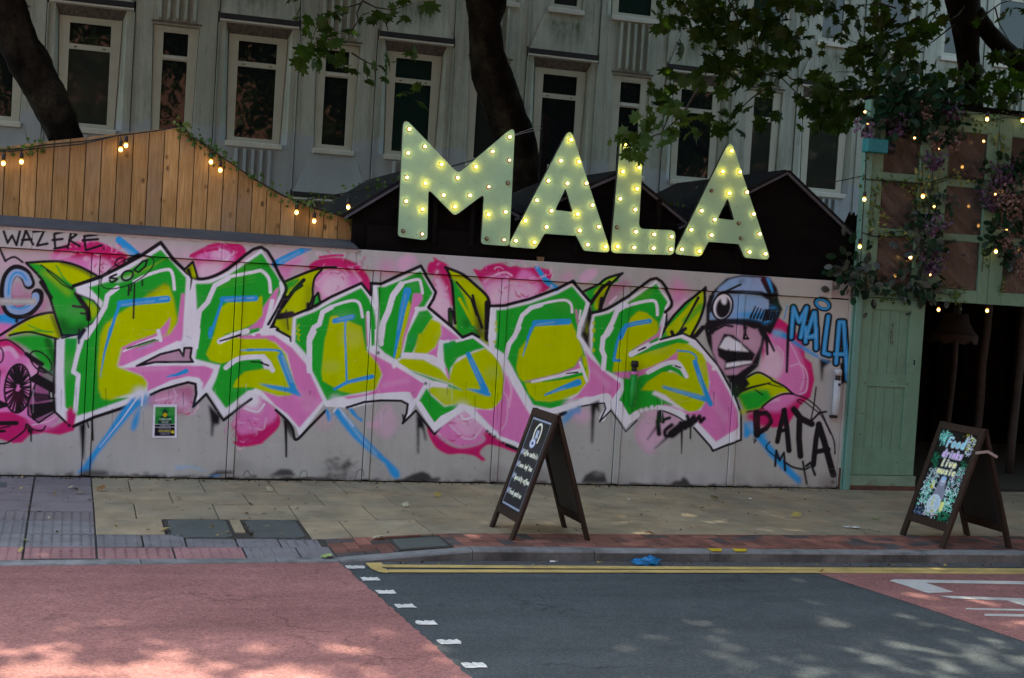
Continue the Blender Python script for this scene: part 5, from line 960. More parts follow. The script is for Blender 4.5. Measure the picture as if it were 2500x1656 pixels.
def panel(i, k, kind):
    x0, x1 = J0+BW*i+.016, J0+BW*(i+1)-.016; cx = (x0+x1)/2; z0, z1 = 3.18+2.8*k, 5.98+2.8*k; zb, zt = 3.95+2.8*k, 5.70+2.8*k
    m = MB()
    if kind == 'A': ft, fb, yo, ztop = .545, .545, D+.10, zt+.17; it, ib = .485, .435
    else: ft, fb, yo, ztop = .375, .33, D+.06, zt+.015; it, ib = .365, .32
    if kind == 'B' and k == 1: ft, fb, it, ib = .345, .315, .335, .305
    ho = [(cx-fb, zb), (cx+fb, zb), (cx+ft, ztop), (cx-ft, ztop)]; hi = [(cx-ib, zb), (cx+ib, zb), (cx+it, zt), (cx-it, zt)]
    F = lambda p, y: (p[0], y, p[1]); O = [(x0, z0), (x1, z0), (x1, z1), (x0, z1)]
    V = [F(p, D) for p in O]+[F(p, D) for p in ho]+[F(p, yo) for p in hi]+[F(p, D+.2) for p in O]
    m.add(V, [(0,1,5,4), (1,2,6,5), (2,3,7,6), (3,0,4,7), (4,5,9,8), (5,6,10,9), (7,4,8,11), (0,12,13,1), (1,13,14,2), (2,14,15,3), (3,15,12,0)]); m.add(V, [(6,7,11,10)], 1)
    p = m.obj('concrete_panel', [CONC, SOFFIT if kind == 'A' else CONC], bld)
    if kind == 'A':
        # hood: a lip, a black strip coloured as shade, and the panel above standing forward
        MB().hexa([(x0, D-.045, z1-.10), (x1, D-.045, z1-.10), (x1, D-.002, z1-.12), (x0, D-.002, z1-.12), (x0, D-.045, z1-.075), (x1, D-.045, z1-.075), (x1, D-.002, z1-.06), (x0, D-.002, z1-.06)]).obj('hood_lip', SILL, p)
        MB().box(x0, x1, D-.044, D-.003, z1-.058, z1+.022).obj('hood_shade_strip', JOINT, p)
        for s in (-1, 1): MB().box(cx+s*.655-.008+(-.1 if s > 0 else 0)*0, cx+s*.655+.008, D-.03, D-.002, z0+.05, z1-.13).obj('edge_rib', CONC, p)
        # ribbed spandrel under this window, above the narrow window of the floor below
        for q in range(5):
            rx = cx-.27+q*.135; MB().add([(rx-.028, D-.002, z0-.21), (rx+.028, D-.002, z0-.21), (rx-.02, D-.06, z0-.16), (rx+.02, D-.06, z0-.16), (rx-.028, D-.002, zb-.12), (rx+.028, D-.002, zb-.12), (rx-.02, D-.06, zb-.12), (rx+.02, D-.06, zb-.12)], [(0,1,3,2), (4,6,7,5), (0,2,6,4), (1,5,7,3), (2,3,7,6)]).obj('rib', CONC, p)
        MB().box(cx-.40, cx+.40, D-.02, D-.003, z0-.235, z0-.205).obj('rib_base', SOFFIT, p)
    else:
        # plain mossy spandrel, slightly proud, standing on the hood of the floor below
        sp = MB().hexa([(-BW/2+.03, -.03, 0), (BW/2-.03, -.03, 0), (BW/2-.03, .03, 0), (-BW/2+.03, .03, 0), (-.40, -.012, .62), (.40, -.012, .62), (.40, .03, .62), (-.40, .03, .62)]).mesh('spandrel', CONCM)
        link('spandrel', sp, p, (cx, D-.002, z0+.005))
    window(cx, k, kind)
for k in (-1, 0, 1, 2):
    for i in range(-4, 15):
        panel(i, k, 'A' if (i+k) % 2 == 0 else 'B')
MB().box(-7.6, 22.1, D-.15, D+10.1, 11.56, 12.0).obj('parapet', CONC, bld)
# sunlit brick warehouse across the street, seen in the window glass
opp = thing('brick_warehouse', 'sunlit red brick warehouse across the street, mirrored in the office windows', 'building', (6, -27, 0))
MB().box(-30, 60, -36, -27, 0, 12.5).obj('wall', BRICKW, opp); MB().box(-30.2, 60.2, -36.2, -26.8, 12.48, 12.9).obj('cornice', SILL, opp)
for fl in range(3):
    for i in range(26):
        x = -28+i*3.3; w = MB().box(x-.65, x+.65, -27.03, -26.95, 1.4+fl*3.7, 3.9+fl*3.7).obj('window', SILL, opp); MB().box(x-.55, x+.55, -26.96, -26.94, 1.5+fl*3.7, 3.8+fl*3.7).obj('pane', PANE, w)
# ================================================================ painted hoarding
CV = paint_mural()
def wallcol(V, u=None, v=None):
    P = V.copy(); P[:, 1] = 0.0
    x, y = to_px(P); return CV.at(x, y)
hd = thing('hoarding', 'grey street hoarding sprayed with green, yellow and pink graffiti letters', 'hoarding', (3, 0, 0))
PX = [-2.44-.0, -1.22, 0.0, 1.22, 2.44, 3.66, 4.88, 6.10, 7.268]; DEN = 175
ZR, ZT = 1.9267, 2.1048
for i in range(len(PX)-1):
    a, b = PX[i]+.007, PX[i+1]-.067 if i < len(PX)-2 else PX[i+1]-.003
    me = grid_mesh('panel', lambda u, v: (a+(b-a)*u, np.zeros_like(u), .012+(ZR-.018)*v), int((b-a)*DEN), int(1.92*DEN), MURAL, wallcol, (0, .018, 0))
    link('panel', me, hd)
    if i < len(PX)-2:
        c, d = PX[i+1]-.060, PX[i+1]+.0
        link('batten', grid_mesh('batten', lambda u, v: (c+(d-c)*u, -.011+0*u, .02+(ZR-.026)*v), 10, int(1.9*DEN), MURAL, wallcol, (0, .018, 0)), hd)
RX = [-2.5, -.55, 1.02, 2.21, 3.62, 4.71, 5.96, 7.05]
for i in range(len(RX)-1):
    a, b = RX[i]+.0015, RX[i+1]-.0015
    link('top_rail', grid_mesh('top_rail', lambda u, v: (a+(b-a)*u, -.028+0*u, ZR+.001+(ZT-ZR)*v), int((b-a)*DEN), int(.178*DEN), MURAL, wallcol, (0, .05, 0)), hd)
MB().box(-2.5, 2.215, -.034, -.012, ZT-.022, ZT+.012).obj('cap_strip', M('dirty_white_cap', (.50, .48, .48), .7, .2, 5, 60, .2, dirt=(.12, .10, .09), dirtamt=.8, dirtscale=5), hd)
MB().box(-2.5, 7.2, .05, .09, .1, 2.0).obj('backing_frame', OLDWOOD, hd)
# end strips beside the green entrance
MB().box(-2.5, 7.26, .024, .045, .0, 2.06).obj('joint_backing', JOINT, hd)
link('end_board', grid_mesh('end_board', lambda u, v: (7.272+.058*u, -.004+0*u, .03+1.9*v), 10, 330, MURAL, wallcol, (0, .03, 0)), hd); link('end_board', grid_mesh('end_board', lambda u, v: (7.335+.060*u, .004+0*u, .14+1.79*v), 10, 310, MURAL, wallcol, (0, .03, 0)), hd); MB().box(7.055, 7.40, .0, .035, 1.935, 2.10).obj('end_board', PINKGREY, hd, bevel=.003)
MB().box(7.275, 7.385, -.016, -.0065, .0, .22).obj('rusty_foot', RUSTY, hd, bevel=.003)
mk = MB()
for (x, y, w, h) in ((2073, 759.5, 9, 2.4), (2073, 765, 8, 3), (2078, 773, 7, 4), (2077, 785, 5, 3), (2076, 803, 6, 5), (2075, 816, 5, 3)):
    c = onY(x+4, y, 0); mk.box(c.x-w*.002, c.x+w*.002, .0005, .003, c.z-h*.002, c.z+h*.002)
mk.obj('marker_scrawl', BLACKP, hd)
# poster
cp = Canvas(0, 0, 100, 140, lin(212, 212, 226))
cp.poly([(9, 11), (91, 11), (91, 132), (9, 132)], lin(20, 18, 30)); cp.poly([(9, 11), (91, 11), (91, 84), (9, 84)], lin(20, 130, 52))
for k in range(5):
    for s in (-1, 1): cp.line([(50+s*(12+k*9), 12), (50+s*(26+k*9), 26), (50+s*(6+k*9), 46)], 1.4, lin(120, 200, 120), 1.2, .8)
cp.poly(smooth([(40, 30), (50, 18), (60, 30), (62, 46), (72, 56), (76, 84), (24, 84), (28, 56), (38, 46)], True), lin(10, 62, 48), 1.2); cp.ell(50, 44, 9, 8, 0, lin(205, 180, 20), 1.2); cp.line([(46, 42), (52, 46)], 2, lin(60, 60, 10))
def fake_text(c, y, x0, x1, h, col, rs):
    x = x0
    while x < x1:
        w = rs.uniform(1.5, 4.5); c.poly([(x, y), (x+w, y), (x+w, y+h), (x, y+h)], col, .3, rs.uniform(.6, 1)); x += w+rs.uniform(.4, 1.6)
rs = np.random.RandomState(2)
for y, a, b, h, col in ((58, 26, 74, 7, lin(160, 205, 170)), (68, 34, 66, 3, lin(190, 200, 200)), (75, 38, 62, 3, lin(190, 200, 200)), (88, 30, 72, 2.5, lin(190, 190, 205)), (93, 28, 74, 2, lin(170, 170, 190)), (101, 26, 74, 2.5, lin(170, 175, 190)), (108, 24, 76, 6, lin(190, 180, 90)), (117, 30, 70, 3, lin(170, 170, 190)), (123, 34, 66, 3, lin(150, 150, 170))): fake_text(cp, y, a, b, h, col, rs)
for y in (83, 95): cp.line([(9, y), (91, y)], 1.6, lin(200, 205, 215), .8)
cp.ell(83, 115, 6, 6, 0, lin(215, 205, 40), 1)
P4 = [onY(371.5, 1069.5, -.004), onY(431.5, 1069.5, -.004), onY(432.5, 987.5, -.004), onY(374.5, 987.5, -.004)]
def pf(u, v):
    q = [np.array(p) for p in P4]; r = (q[0][None]*((1-u)*(1-v))[:, None]+q[1][None]*(u*(1-v))[:, None]+q[2][None]*(u*v)[:, None]+q[3][None]*((1-u)*v)[:, None]); return r[:, 0], r[:, 1]-.0015*np.sin(u*6), r[:, 2]
tag(link('poster', grid_mesh('poster', pf, 90, 126, PRINT, lambda V, u, v: cp.at(u*100, (1-v)*140), (0, .001, 0))), 'small white-bordered green event poster stuck low on the hoarding', 'poster')
# cigarette bins
def cig_bin(x, ytop, ybot, r, cap, main, label, band=None):
    a, b = onY(x, ytop, -.05), onY(x-6, ybot, -.05); cx = (a.x+b.x)/2; z0, z1 = b.z, a.z; h = z1-z0
    t = thing('cigarette_bin', label, 'bin', (cx, -.05, z0)); cy = -r-.014
    MB().lathe([(r*.55, z0), (r, z0+.012), (r, z0+h*.76)], (cx, cy, 0), n=18).obj('tube', main, t, smooth=True)
    if band: MB().lathe([(r*1.005, z0+h*.70), (r*1.005, z0+h*.765)], (cx, cy, 0), n=18).obj('painted_band', band, t, smooth=True)
    MB().lathe([(r*.7, z0+h*.755), (r*.7, z0+h*.88)], (cx, cy, 0), n=12).obj('throat', BLACKP, t)
    MB().lathe([(r*1.04, z0+h*.87), (r*1.04, z0+h*.965), (r*.9, z1)], (cx, cy, 0), n=18).obj('cap', cap, t, smooth=True)
    MB().box(cx-r*.5, cx+r*.5, -.016, -.0125, z0+.02, z1-.03).obj('wall_bracket', main, t)
    MB().lathe([(.006, 0), (.004, .004)], (cx+r*.4, cy-r*.9, z0+.05), axis='Y', n=8).obj('lock', STEEL, t)
    return t
cig_bin(1550, 881, 994, .034, BLACKP, GREENBIN, 'green sprayed cigarette bin with black cap on the hoarding', PINKBIN)
wb = cig_bin(2046, 902, 1014, .036, WHITEBIN, WHITEBIN, 'white tube cigarette bin on the hoarding beside the green door')
e = world_of(wb); MB().box(e.x-.045, e.x+.02, -.06, -.013, e.z-.03, e.z-.002).obj('foot_block', BLACKP, wb)
MB().box(e.x-.012, e.x+.016, -.0887, -.0865, e.z+.30, e.z+.325).obj('slot', BLACKP, wb)
# ================================================================ timber gable above, left
GY = .35
gb = thing('timber_gable', 'new pine boarded gable rising above the hoarding at the left', 'gable', (1, GY, 2.2))
TOP = [(-330, 400), (0, 360), (130, 344), (287, 327), (445, 310), (458, 324), (514, 361), (568, 400), (620, 436), (650, 458), (682, 474), (717, 492), (752, 505), (820, 526), (860, 537), (886, 548)]
BOT = [(-330, 505), (0, 527), (640, 573), (747, 580), (858, 588), (886, 592)]
TW = [onY(x, y, GY) for x, y in TOP]; BWl = [onY(x, y, GY) for x, y in BOT]
def interp(L, x):
    for p, q in zip(L, L[1:]):
        if p.x <= x <= q.x: return p.z+(q.z-p.z)*(x-p.x)/(q.x-p.x)
    return L[0].z if x < L[0].x else L[-1].z
seams = []; x = TW[0].x; first = onY(6.8, 500, GY).x; step = (onY(612.5, 540, GY).x-first)/16
seams = [first+step*k for k in range(-9, 23)]
seams = [s for s in seams if s < TW[-1].x-.05]+[TW[-1].x]
for a, b in zip(seams, seams[1:]):
    a2, b2 = a+.0036, b-.0036; pk = [p.x for p in TW if a2 < p.x < b2]
    topx = [a2]+pk+[b2]; poly = [(a2, interp(BWl, a2)), (b2, interp(BWl, b2))]+[(q, interp(TW, q)) for q in reversed(topx)]; yo = random.uniform(-.002, .002)
    MB().prism(poly, lambda p: (p[0], GY+yo, p[1]), lambda p: (p[0], GY+.022+yo, p[1])).obj('board', BOARD, gb, bevel=.0015)
MB().prism([(p.x, p.z-.01) for p in BWl]+[(p.x, p.z-.02) for p in reversed(TW)], lambda p: (p[0], GY+.024, p[1]), lambda p: (p[0], GY+.03, p[1])).obj('backing_felt', JOINT, gb)
MB().box(seams[0], seams[-1]-.05, GY+.032, GY+.07, BWl[0].z+.05, BWl[0].z+.14).obj('back_rail', OLDWOOD, gb)
fel = MB(); 
for k in range(24):
    x0 = -2.6+k*(onY(868, 589, .1).x+2.6)/24; x1 = -2.6+(k+1)*(onY(868, 589, .1).x+2.6)/24
    fel.quad((x0, -.045, ZT+.012), (x1, -.045, ZT+.012), (x1, GY+.03, interp(BWl, x1)+.012), (x0, GY+.03, interp(BWl, x0)+.012)); fel.quad((x0, -.045, ZT-.004), (x1, -.045, ZT-.004), (x1, -.045, ZT+.012), (x0, -.045, ZT+.012))
fel.obj('felt_skirt', FELT, gb)
# ================================================================ black sheds
def gable(name, label, foot_l, peak, foot_r, Y=.22, depth=2.6, fascia=FELT):
    A, B, C = onY(*foot_l, Y), onY(*peak, Y), onY(*foot_r, Y); zb = 1.2
    t = thing(name, label, 'shed', (B.x, Y, 0))
    poly = [(A.x, zb), (C.x, zb), (C.x, C.z), (B.x, B.z), (A.x, A.z)]
    MB().prism(poly, lambda p: (p[0], Y, p[1]), lambda p: (p[0], Y+.03, p[1])).obj('front_panel', BLACKW, t)
    MB().prism([(A.x+.02, 0), (C.x-.02, 0), (C.x-.02, C.z-.04), (B.x, B.z-.06), (A.x+.02, A.z-.04)], lambda p: (p[0], Y+.05, p[1]), lambda p: (p[0], Y+depth, p[1])).obj('body', BLACKW, t)
    for P, Q, s in ((A, B, -1), (C, B, 1)):
        d = (P-Q).normalized(); e = P+d*.10; n = Vector((-d.z, 0, d.x)); n = n if n.z > 0 else -n
        pts = [Q+n*.012, e+n*.012, e+n*.04, Q+n*.04]
        MB().add([(p.x, Y-.07, p.z) for p in pts]+[(p.x, Y+depth, p.z) for p in pts], [(0,1,2,3), (7,6,5,4), (0,4,5,1), (1,5,6,2), (2,6,7,3), (3,7,4,0)]).obj('roof_slope', FELTD, t)
        pts = [Q-n*.01, e-n*.01, e+n*.012, Q+n*.012]
        MB().add([(p.x, Y-.072, p.z) for p in pts]+[(p.x, Y-.045, p.z) for p in pts], [(0,1,2,3), (7,6,5,4), (0,4,5,1), (1,5,6,2), (2,6,7,3), (3,7,4,0)]).obj('barge_board', fascia, t)
    MB().box(A.x, C.x, Y-.008, Y-.001, 2.02, 2.26).obj('lower_board', BLACKW, t)
    return t
gable('black_shed', 'black shed gable behind the letter M, next to the timber gable', (862, 519), (1040, 412), (1262, 530))
gable('black_shed', 'black shed gable behind the letter L, roof edge in lighter felt', (1275, 528), (1520, 424), (1672, 548))
gable('black_shed', 'black shed gable with tall peak right of the last letter A', (1672, 548), (1915, 424), (2098, 600))
bs = thing('black_fascia', 'long black board standing on the hoarding below the lit letters', 'fascia', (4.5, .14, 2.1))
xa, xb = onY(895, 600, .14).x, onY(2062, 600, .14).x
sp = [xa, xa+1.3, xa+2.55, xa+3.8, xb]
for a, b in zip(sp, sp[1:]): MB().box(a+.002, b-.002, .14, .165, 1.8, 2.34).obj('board', BLACKW, bs, bevel=.002)
b0 = onY(1318, 640, .13); MB().box(b0.x-.03, b0.x+.03, .10, .139, 2.09, 2.15).obj('packing_block', OLDWOOD, bs)
# shiny sheeting by the entrance
sh = MB(); n = 40
A, B = onY(2028, 526, .9), onY(2098, 516, .9)
V = []
for i in range(n+1):
    for j in range(8):
        u = i/n; w = math.sin(u*38)*.022+math.sin(u*17+j)*.008; V.append((A.x+(B.x-A.x)*u+j*.035, .55+.12*j-w*.3, A.z+(B.z-A.z)*u-j*.085+w+random.uniform(-.004, .004)))
sh.add(V, [(i*8+j, i*8+j+1, (i+1)*8+j+1, (i+1)*8+j) for i in range(n) for j in range(7)])
tag(sh.obj('corrugated_sheet', M('shiny_black_sheet', (.05, .05, .055), .22, .2, spec=.8), smooth=True), 'crumpled shiny black roof sheet between last shed and green entrance', 'roof sheet')
# black post with wires
p0, p1 = onY(1333, 281, .55), onY(1318, 470, .55)
tag(MB().box(p0.x-.036, p0.x+.036, .52, .58, 1.9, p0.z).obj('black_post', BLACKW, bevel=.004), 'thin black upright post behind the letters M and A', 'post')
wr = thing('tie_wires', 'pair of thin steel wires from the letter M to the black post', 'wire', tuple(onY(1262, 329, .2)))
for y0, y1 in ((329, 304), (331, 313)): MB().tube([onY(1256, y0, .2), onY(1290, (y0+y1)/2+.5, .35), onY(1324, y1, .55)], .0035, 6).obj('strand', STEEL, wr)
# ================================================================ lit letters
from mathutils.geometry import tessellate_polygon
LY = .055
def rounded(pts, n=5):
    out = []; k = len(pts)
    for i in range(k):
        p = Vector(pts[i][:2]); a = (Vector(pts[i-1][:2])-p); b = (Vector(pts[(i+1) % k][:2])-p); r = pts[i][2]
        ang = a.angle(b); d = min(r/math.tan(ang/2), a.length*.45, b.length*.45); s, e = p+a.normalized()*d, p+b.normalized()*d
        for t in [j/n for j in range(n+1)]: out.append(((1-t)**2*s+2*t*(1-t)*p+t*t*e)[:])
    return out
z5 = lambda p: onY(840+p[0]/1.849, 250+p[1]/1.849, LY)
def slab_letter(name, outer, hole, bulbs, label):
    loops = [[z5(p) for p in rounded(outer)]]+([[z5(p) for p in rounded(hole, 3)]] if hole else [])
    zc = min(p.z for p in loops[0]); xc = sum(p.x for p in loops[0])/len(loops[0])
    t = thing(name, label, 'sign letter', (xc, LY, zc), 'lit letters of the sign')
    tri = tessellate_polygon(loops); flat = [p for l in loops for p in l]
    f = MB(); f.add([(p.x, LY, p.z) for p in flat], tri); f.obj('face', LETTER, t)
    e = MB(); o = 0
    e.add([(p.x, LY+.04, p.z) for p in flat], tri)
    for l in loops:
        n = len(l); e.add([(p.x, LY+.0015, p.z) for p in l]+[(p.x, LY+.04, p.z) for p in l], [(i, (i+1) % n, (i+1) % n+n, i+n) for i in range(n)])
    e.obj('edge', LEDGE, t)
    hm = MB(); rh = random.Random(int(xc*100))
    for _ in range(26):
        a_, b_, c_ = tri[rh.randrange(len(tri))]; u, v = rh.random(), rh.random(); u, v = (u, v) if u+v < 1 else (1-u, 1-v); q = flat[a_]+(flat[b_]-flat[a_])*u+(flat[c_]-flat[a_])*v; r = rh.uniform(.0018, .0045)
        hm.add([(q.x+r*math.cos(k*1.047), LY-.0012, q.z+r*math.sin(k*1.047)) for k in range(6)], [tuple(range(6))])
    h_ = hm.obj('screw_holes', LEDGE, t); h_['kind'] = 'stuff'
    for x in (xc-.18, xc+.18): MB().box(x-.02, x+.02, LY+.041, LY+.085, zc-.02, zc+.55).obj('fixing_batten', BLACKW, t)
    for b in bulbs.split():
        x, y, kd = b.split(','); q = z5((float(x), float(y)))
        c = link('bulb_socket', CUPM, t, (q.x, LY-.001, q.z)); me = {'s': BS, 'm': BM_, 'd': BD, 'o': BO}[kd]; bl = link('bulb', me, c, (q.x, LY-.001, q.z))
def ballm(name, mat, r=.0135):
    return MB().lathe([(r*.5, .004), (r*.7, .012), (r, .022), (r*.9, .030), (r*.4, .036)], (0, 0, 0), axis='Y', n=10).mesh(name, mat, smooth=True)
BS, BM_, BD, BO = ballm('bulb_bright', BULB_S, .0125), ballm('bulb_mid', BULB_M, .0125), ballm('bulb_dim', BULB_D, .011), ballm('bulb_dead', DEADBULB, .0145)
CUPM = MB().lathe([(.021, -.002), (.021, .004), (.0165, .004), (.0155, .001)], (0, 0, 0), axis='Y', n=14).mesh('cup', CUP)
slab_letter('letter_m', [(268,64,22),(243,606,18),(376,624,20),(381,392,10),(500,514,22),(632,414,10),(618,640,18),(746,650,20),(772,104,20),(515,322,24)], None,
  '293,122,m 363,200,m 287,230,m 437,281,s 592,292,s 282,340,m 365,366,s 510,341,m 447,420,m 566,421,m 278,447,m 352,483,s 498,471,s 266,581,o 351,595,d 745,157,m 668,223,m 744,262,d 739,364,o 651,382,d 727,495,m 649,507,s 643,616,o 719,621,d', 'pale green letter M with round bulbs, first of the sign')
slab_letter('letter_a', [(1021,110,22),(738,652,18),(866,662,22),(905,593,12),(1048,603,12),(1082,670,18),(1205,680,20)], [(1000,388,4),(953,486,6),(1032,496,6)],
  '1021,170,s 975,265,m 1057,269,s 919,355,m 1005,367,m 1091,366,m 867,443,m 1118,465,m 933,490,m 1051,505,s 816,535,s 911,563,m 1060,579,m 1147,562,m 772,625,m 856,632,s 1096,643,m 1177,652,s', 'pale green letter A with bulbs, between the letters M and L')
slab_letter('letter_l', [(1247,172,16),(1203,680,22),(1490,690,26),(1497,578,24),(1330,571,26),(1353,178,16)], None,
  '1267,190,s 1255,313,s 1329,296,s 1319,391,s 1243,436,m 1311,485,m 1231,564,o 1314,585,m 1396,597,m 1475,607,m 1231,651,s 1306,656,m 1394,659,m 1472,664,m', 'pale green letter L with bulbs, its top hidden by leaves')
slab_letter('letter_a', [(1745,162,22),(1488,686,18),(1610,697,22),(1645,630,12),(1782,640,12),(1808,702,18),(1926,712,20)], [(1732,432,4),(1687,524,6),(1762,533,6)],
  '1745,220,s 1705,313,s 1783,315,s 1735,411,s 1658,399,o 1815,406,m 1610,490,m 1845,505,m 1669,530,m 1780,546,o 1563,576,m 1655,600,m 1790,614,o 1872,595,m 1521,664,m 1601,672,s 1826,676,m 1898,684,m', 'pale green letter A with bulbs, last of the sign, right of L')
# ================================================================ string lights and sandwich boards
SOCK = MB().lathe([(.012, .0), (.016, -.008), (.017, -.045), (.013, -.05)], (0, 0, 0), n=10).mesh('socket', BLACKP, smooth=True)
TEAR = MB().lathe([(.009, -.05), (.014, -.064), (.0155, -.08), (.012, -.093), (.004, -.10)], (0, 0, 0), n=10).mesh('bulb', FILAMENT, smooth=True)
TINY = MB().lathe([(.006, .012), (.011, 0), (.009, -.014), (.003, -.02)], (0, 0, 0), n=8).mesh('fairy_bulb', FILAMENT2, smooth=True)
def cable_obj(pts, r, parent, name='cable'):
    return MB().tube(pts, r, 6).obj(name, CABLE, parent)
GYB = GY-.03
st = thing('string_light', 'festoon string of warm bulbs looped along the timber gable', 'string lights', tuple(onY(440, 315, GYB)))
path = [(-200, 398), (-40, 372), (60, 361), (130, 352), (210, 345), (290, 331), (380, 320), (443, 309), (470, 335), (520, 369), (560, 396), (620, 438), (690, 478), (760, 507), (850, 533), (882, 545)]
cable_obj([onY(x, y, GYB) for x, y in path], .006, st); cable_obj([onY(x, y, GYB-.01) for x, y in ((20, 371), (110, 361), (200, 352), (285, 332))], .005, st)
cable_obj([onY(x, y, GYB-.02) for x, y in ((720, 492), (760, 487), (850, 470), (920, 458), (985, 440), (1060, 420), (1125, 400), (1200, 378), (1250, 332))], .006, st)
for x, yb, yt in ((8, 408, 368), (52, 404, 366), (294, 374, 332), (307, 364, 332), (514, 404, 366), (537, 424, 392), (723, 527, 492), (766, 548, 512), (849, 514, 470)):
    q = onY(x, yb, GYB-.02); top = onY(x+1, yt, GYB); s_ = link('socket', SOCK, st, (q.x, GYB-.035, q.z+.107)); b_ = link('bulb', TEAR, s_, (q.x, GYB-.035, q.z+.107)); MB().tube([(q.x, GYB-.035, q.z+.105), (top.x, GYB-.01, top.z)], .005, 5).obj('drop', CABLE, s_)
# little stroke alphabet for hand lettering
GL = {'C': ['.8,.9 .3,1 .1,.5 .3,0 .8,.1'], 'L': ['.2,1 .2,0 .8,.05'], 'S': ['.8,.9 .3,1 .2,.7 .7,.4 .7,.05 .2,.05'], 'F': ['.2,0 .2,1 .9,1', '.2,.55 .7,.55'], 'o': ['.5,.6 .2,.4 .3,.05 .6,.05 .75,.35 .5,.6'], 'f': ['.8,.95 .5,1 .4,.6 .3,-.35', '.2,.6 .7,.6'], 'e': ['.2,.3 .75,.35 .5,.6 .2,.35 .35,.02 .75,.1'], 'c': ['.75,.5 .4,.6 .2,.3 .4,.02 .75,.1'],
 'k': ['.25,1 .2,0', '.7,.6 .25,.3 .75,0'], 't': ['.5,.95 .45,.1 .7,.02', '.2,.65 .8,.65'], 'a': ['.7,.55 .35,.6 .2,.25 .4,.02 .7,.3 .7,.55 .75,.02'], 'i': ['.5,.55 .5,.02', '.5,.85 .52,.87'], 'l': ['.5,1 .45,.05 .6,.02'], 's': ['.7,.55 .4,.6 .35,.4 .65,.25 .6,.02 .25,.05'], 'p': ['.25,.6 .2,-.4', '.25,.5 .6,.6 .7,.3 .5,.05 .25,.15'], 'r': ['.3,.6 .28,.02', '.3,.4 .5,.6 .75,.55'], 'h': ['.25,1 .22,.02', '.25,.4 .55,.6 .65,.02'], 'y': ['.25,.6 .4,.2 .6,.3', '.75,.6 .55,-.1 .3,-.4'], 'd': ['.7,1 .7,.02', '.7,.5 .35,.6 .2,.25 .4,.02 .7,.2'], 'n': ['.25,.6 .25,.02', '.25,.4 .5,.6 .7,.5 .7,.02'], 'm': ['.1,.6 .1,.02', '.1,.4 .3,.6 .45,.5 .45,.02', '.45,.45 .65,.6 .85,.5 .85,.02'], 'u': ['.2,.6 .25,.1 .5,.02 .7,.2 .7,.6'], 'v': ['.2,.6 .45,.02 .8,.6'], 'z': ['.2,.6 .75,.6 .2,.02 .8,.02'], ' ': []}
def write(c, txt, x, y, h, w, col, lw, slope=0.0, shear=.15):
    for ch in txt:
        for st_ in GL.get(ch, []):
            pts = [(x+(float(a)+shear*float(b))*w, y-float(b)*h+slope*float(a)*w) for a, b in (q.split(',') for q in st_.split())]; c.line(smooth(pts, False, 3), lw, col, .8)
        x += w; y += slope*w
# board one: canvas 120 x 260
c1 = Canvas(0, 0, 120, 260, lin(30, 30, 33)); cw, cy_ = lin(225, 225, 205), lin(190, 200, 225); rs = np.random.RandomState(6)
for i in range(30): c1.ell(rs.uniform(0, 120), rs.uniform(0, 260), rs.uniform(8, 30), rs.uniform(6, 20), 0, lin(46, 48, 54), 8, .5)
for y0 in (6, 252):
    for k in range(28): c1.line([(5+k*4, y0-2), (7+k*4, y0+2), (9+k*4, y0-2)], 1.3, cy_, .8, .8)
for x0 in (5, 115): c1.line([(x0, 6), (x0, 252)], 1.4, cy_, .8, .7)
c1.line(smooth([(44, 60), (42, 36), (52, 20), (62, 16), (72, 22), (78, 40), (76, 66)]), 6, cw, 1.5, .9); c1.ell(60, 40, 8, 10, 0, cy_, 1.5, .8); c1.ell(60, 52, 9, 6, 0, cy_, 1.5, .7); c1.line([(56, 38), (64, 44)], 2, lin(30, 30, 33)); c1.ell(60, 30, 6, 5, 0, lin(30, 30, 33), 1)
for i in range(16): a = i*.39; c1.ell(52+11*math.cos(a), 72+9*math.sin(a), 4, 4, 0, cy_, 1.2, .9)
for tx, y in (('Coffee cocktails', 108), ('Loose leaf teas', 144), ('Specialty coffees', 180), ('Fresh pastries', 222)): write(c1, tx, 21, y, 13, 5.5, cw, 2.2)
for y in (102, 138, 172, 215): c1.ell(13, y, 5, 8, 10, cy_, 1.5, .8); c1.line([(10, y-6), (15, y+5)], 1.5, lin(60, 60, 80))
c2 = Canvas(0, 0, 150, 300, lin(14, 15, 17)); rs = np.random.RandomState(8)
W, T_, G_, Ye = lin(205, 215, 225), lin(110, 190, 170), lin(10, 110, 80), lin(190, 190, 60)
def scrib(x0, y0, x1, y1, n, cols, lw=2.2, l=10):
    for i in range(n):
        x, y = rs.uniform(x0, x1), rs.uniform(y0, y1); a = rs.uniform(0, 6.28); c2.line(smooth([(x, y), (x+l*.5*math.cos(a), y+l*.5*math.sin(a)), (x+l*math.cos(a+.5), y+l*math.sin(a+.5))], False, 3), lw, cols[i % len(cols)], .8, .9)
scrib(4, 6, 40, 50, 80, [T_, lin(120, 210, 190), lin(90, 150, 160)]); scrib(98, 6, 146, 74, 90, [W, lin(150, 165, 185), Ye]); scrib(4, 90, 30, 130, 24, [G_], 2, 16); scrib(100, 90, 146, 130, 26, [G_], 2, 16)
scrib(6, 136, 52, 192, 80, [W, lin(150, 150, 170), T_], 2, 9); scrib(95, 116, 146, 204, 110, [lin(150, 150, 165), W, T_], 2, 10); scrib(4, 186, 46, 264, 95, [T_, lin(130, 215, 190), W]); scrib(104, 192, 146, 262, 90, [T_, lin(100, 200, 170), W]); scrib(4, 258, 50, 296, 36, [lin(110, 140, 170), lin(60, 80, 110)], 2, 7); scrib(100, 262, 146, 296, 40, [G_, lin(20, 130, 90)], 2, 9); scrib(44, 264, 104, 294, 70, [W, lin(130, 220, 170), lin(210, 170, 190)], 2, 8)
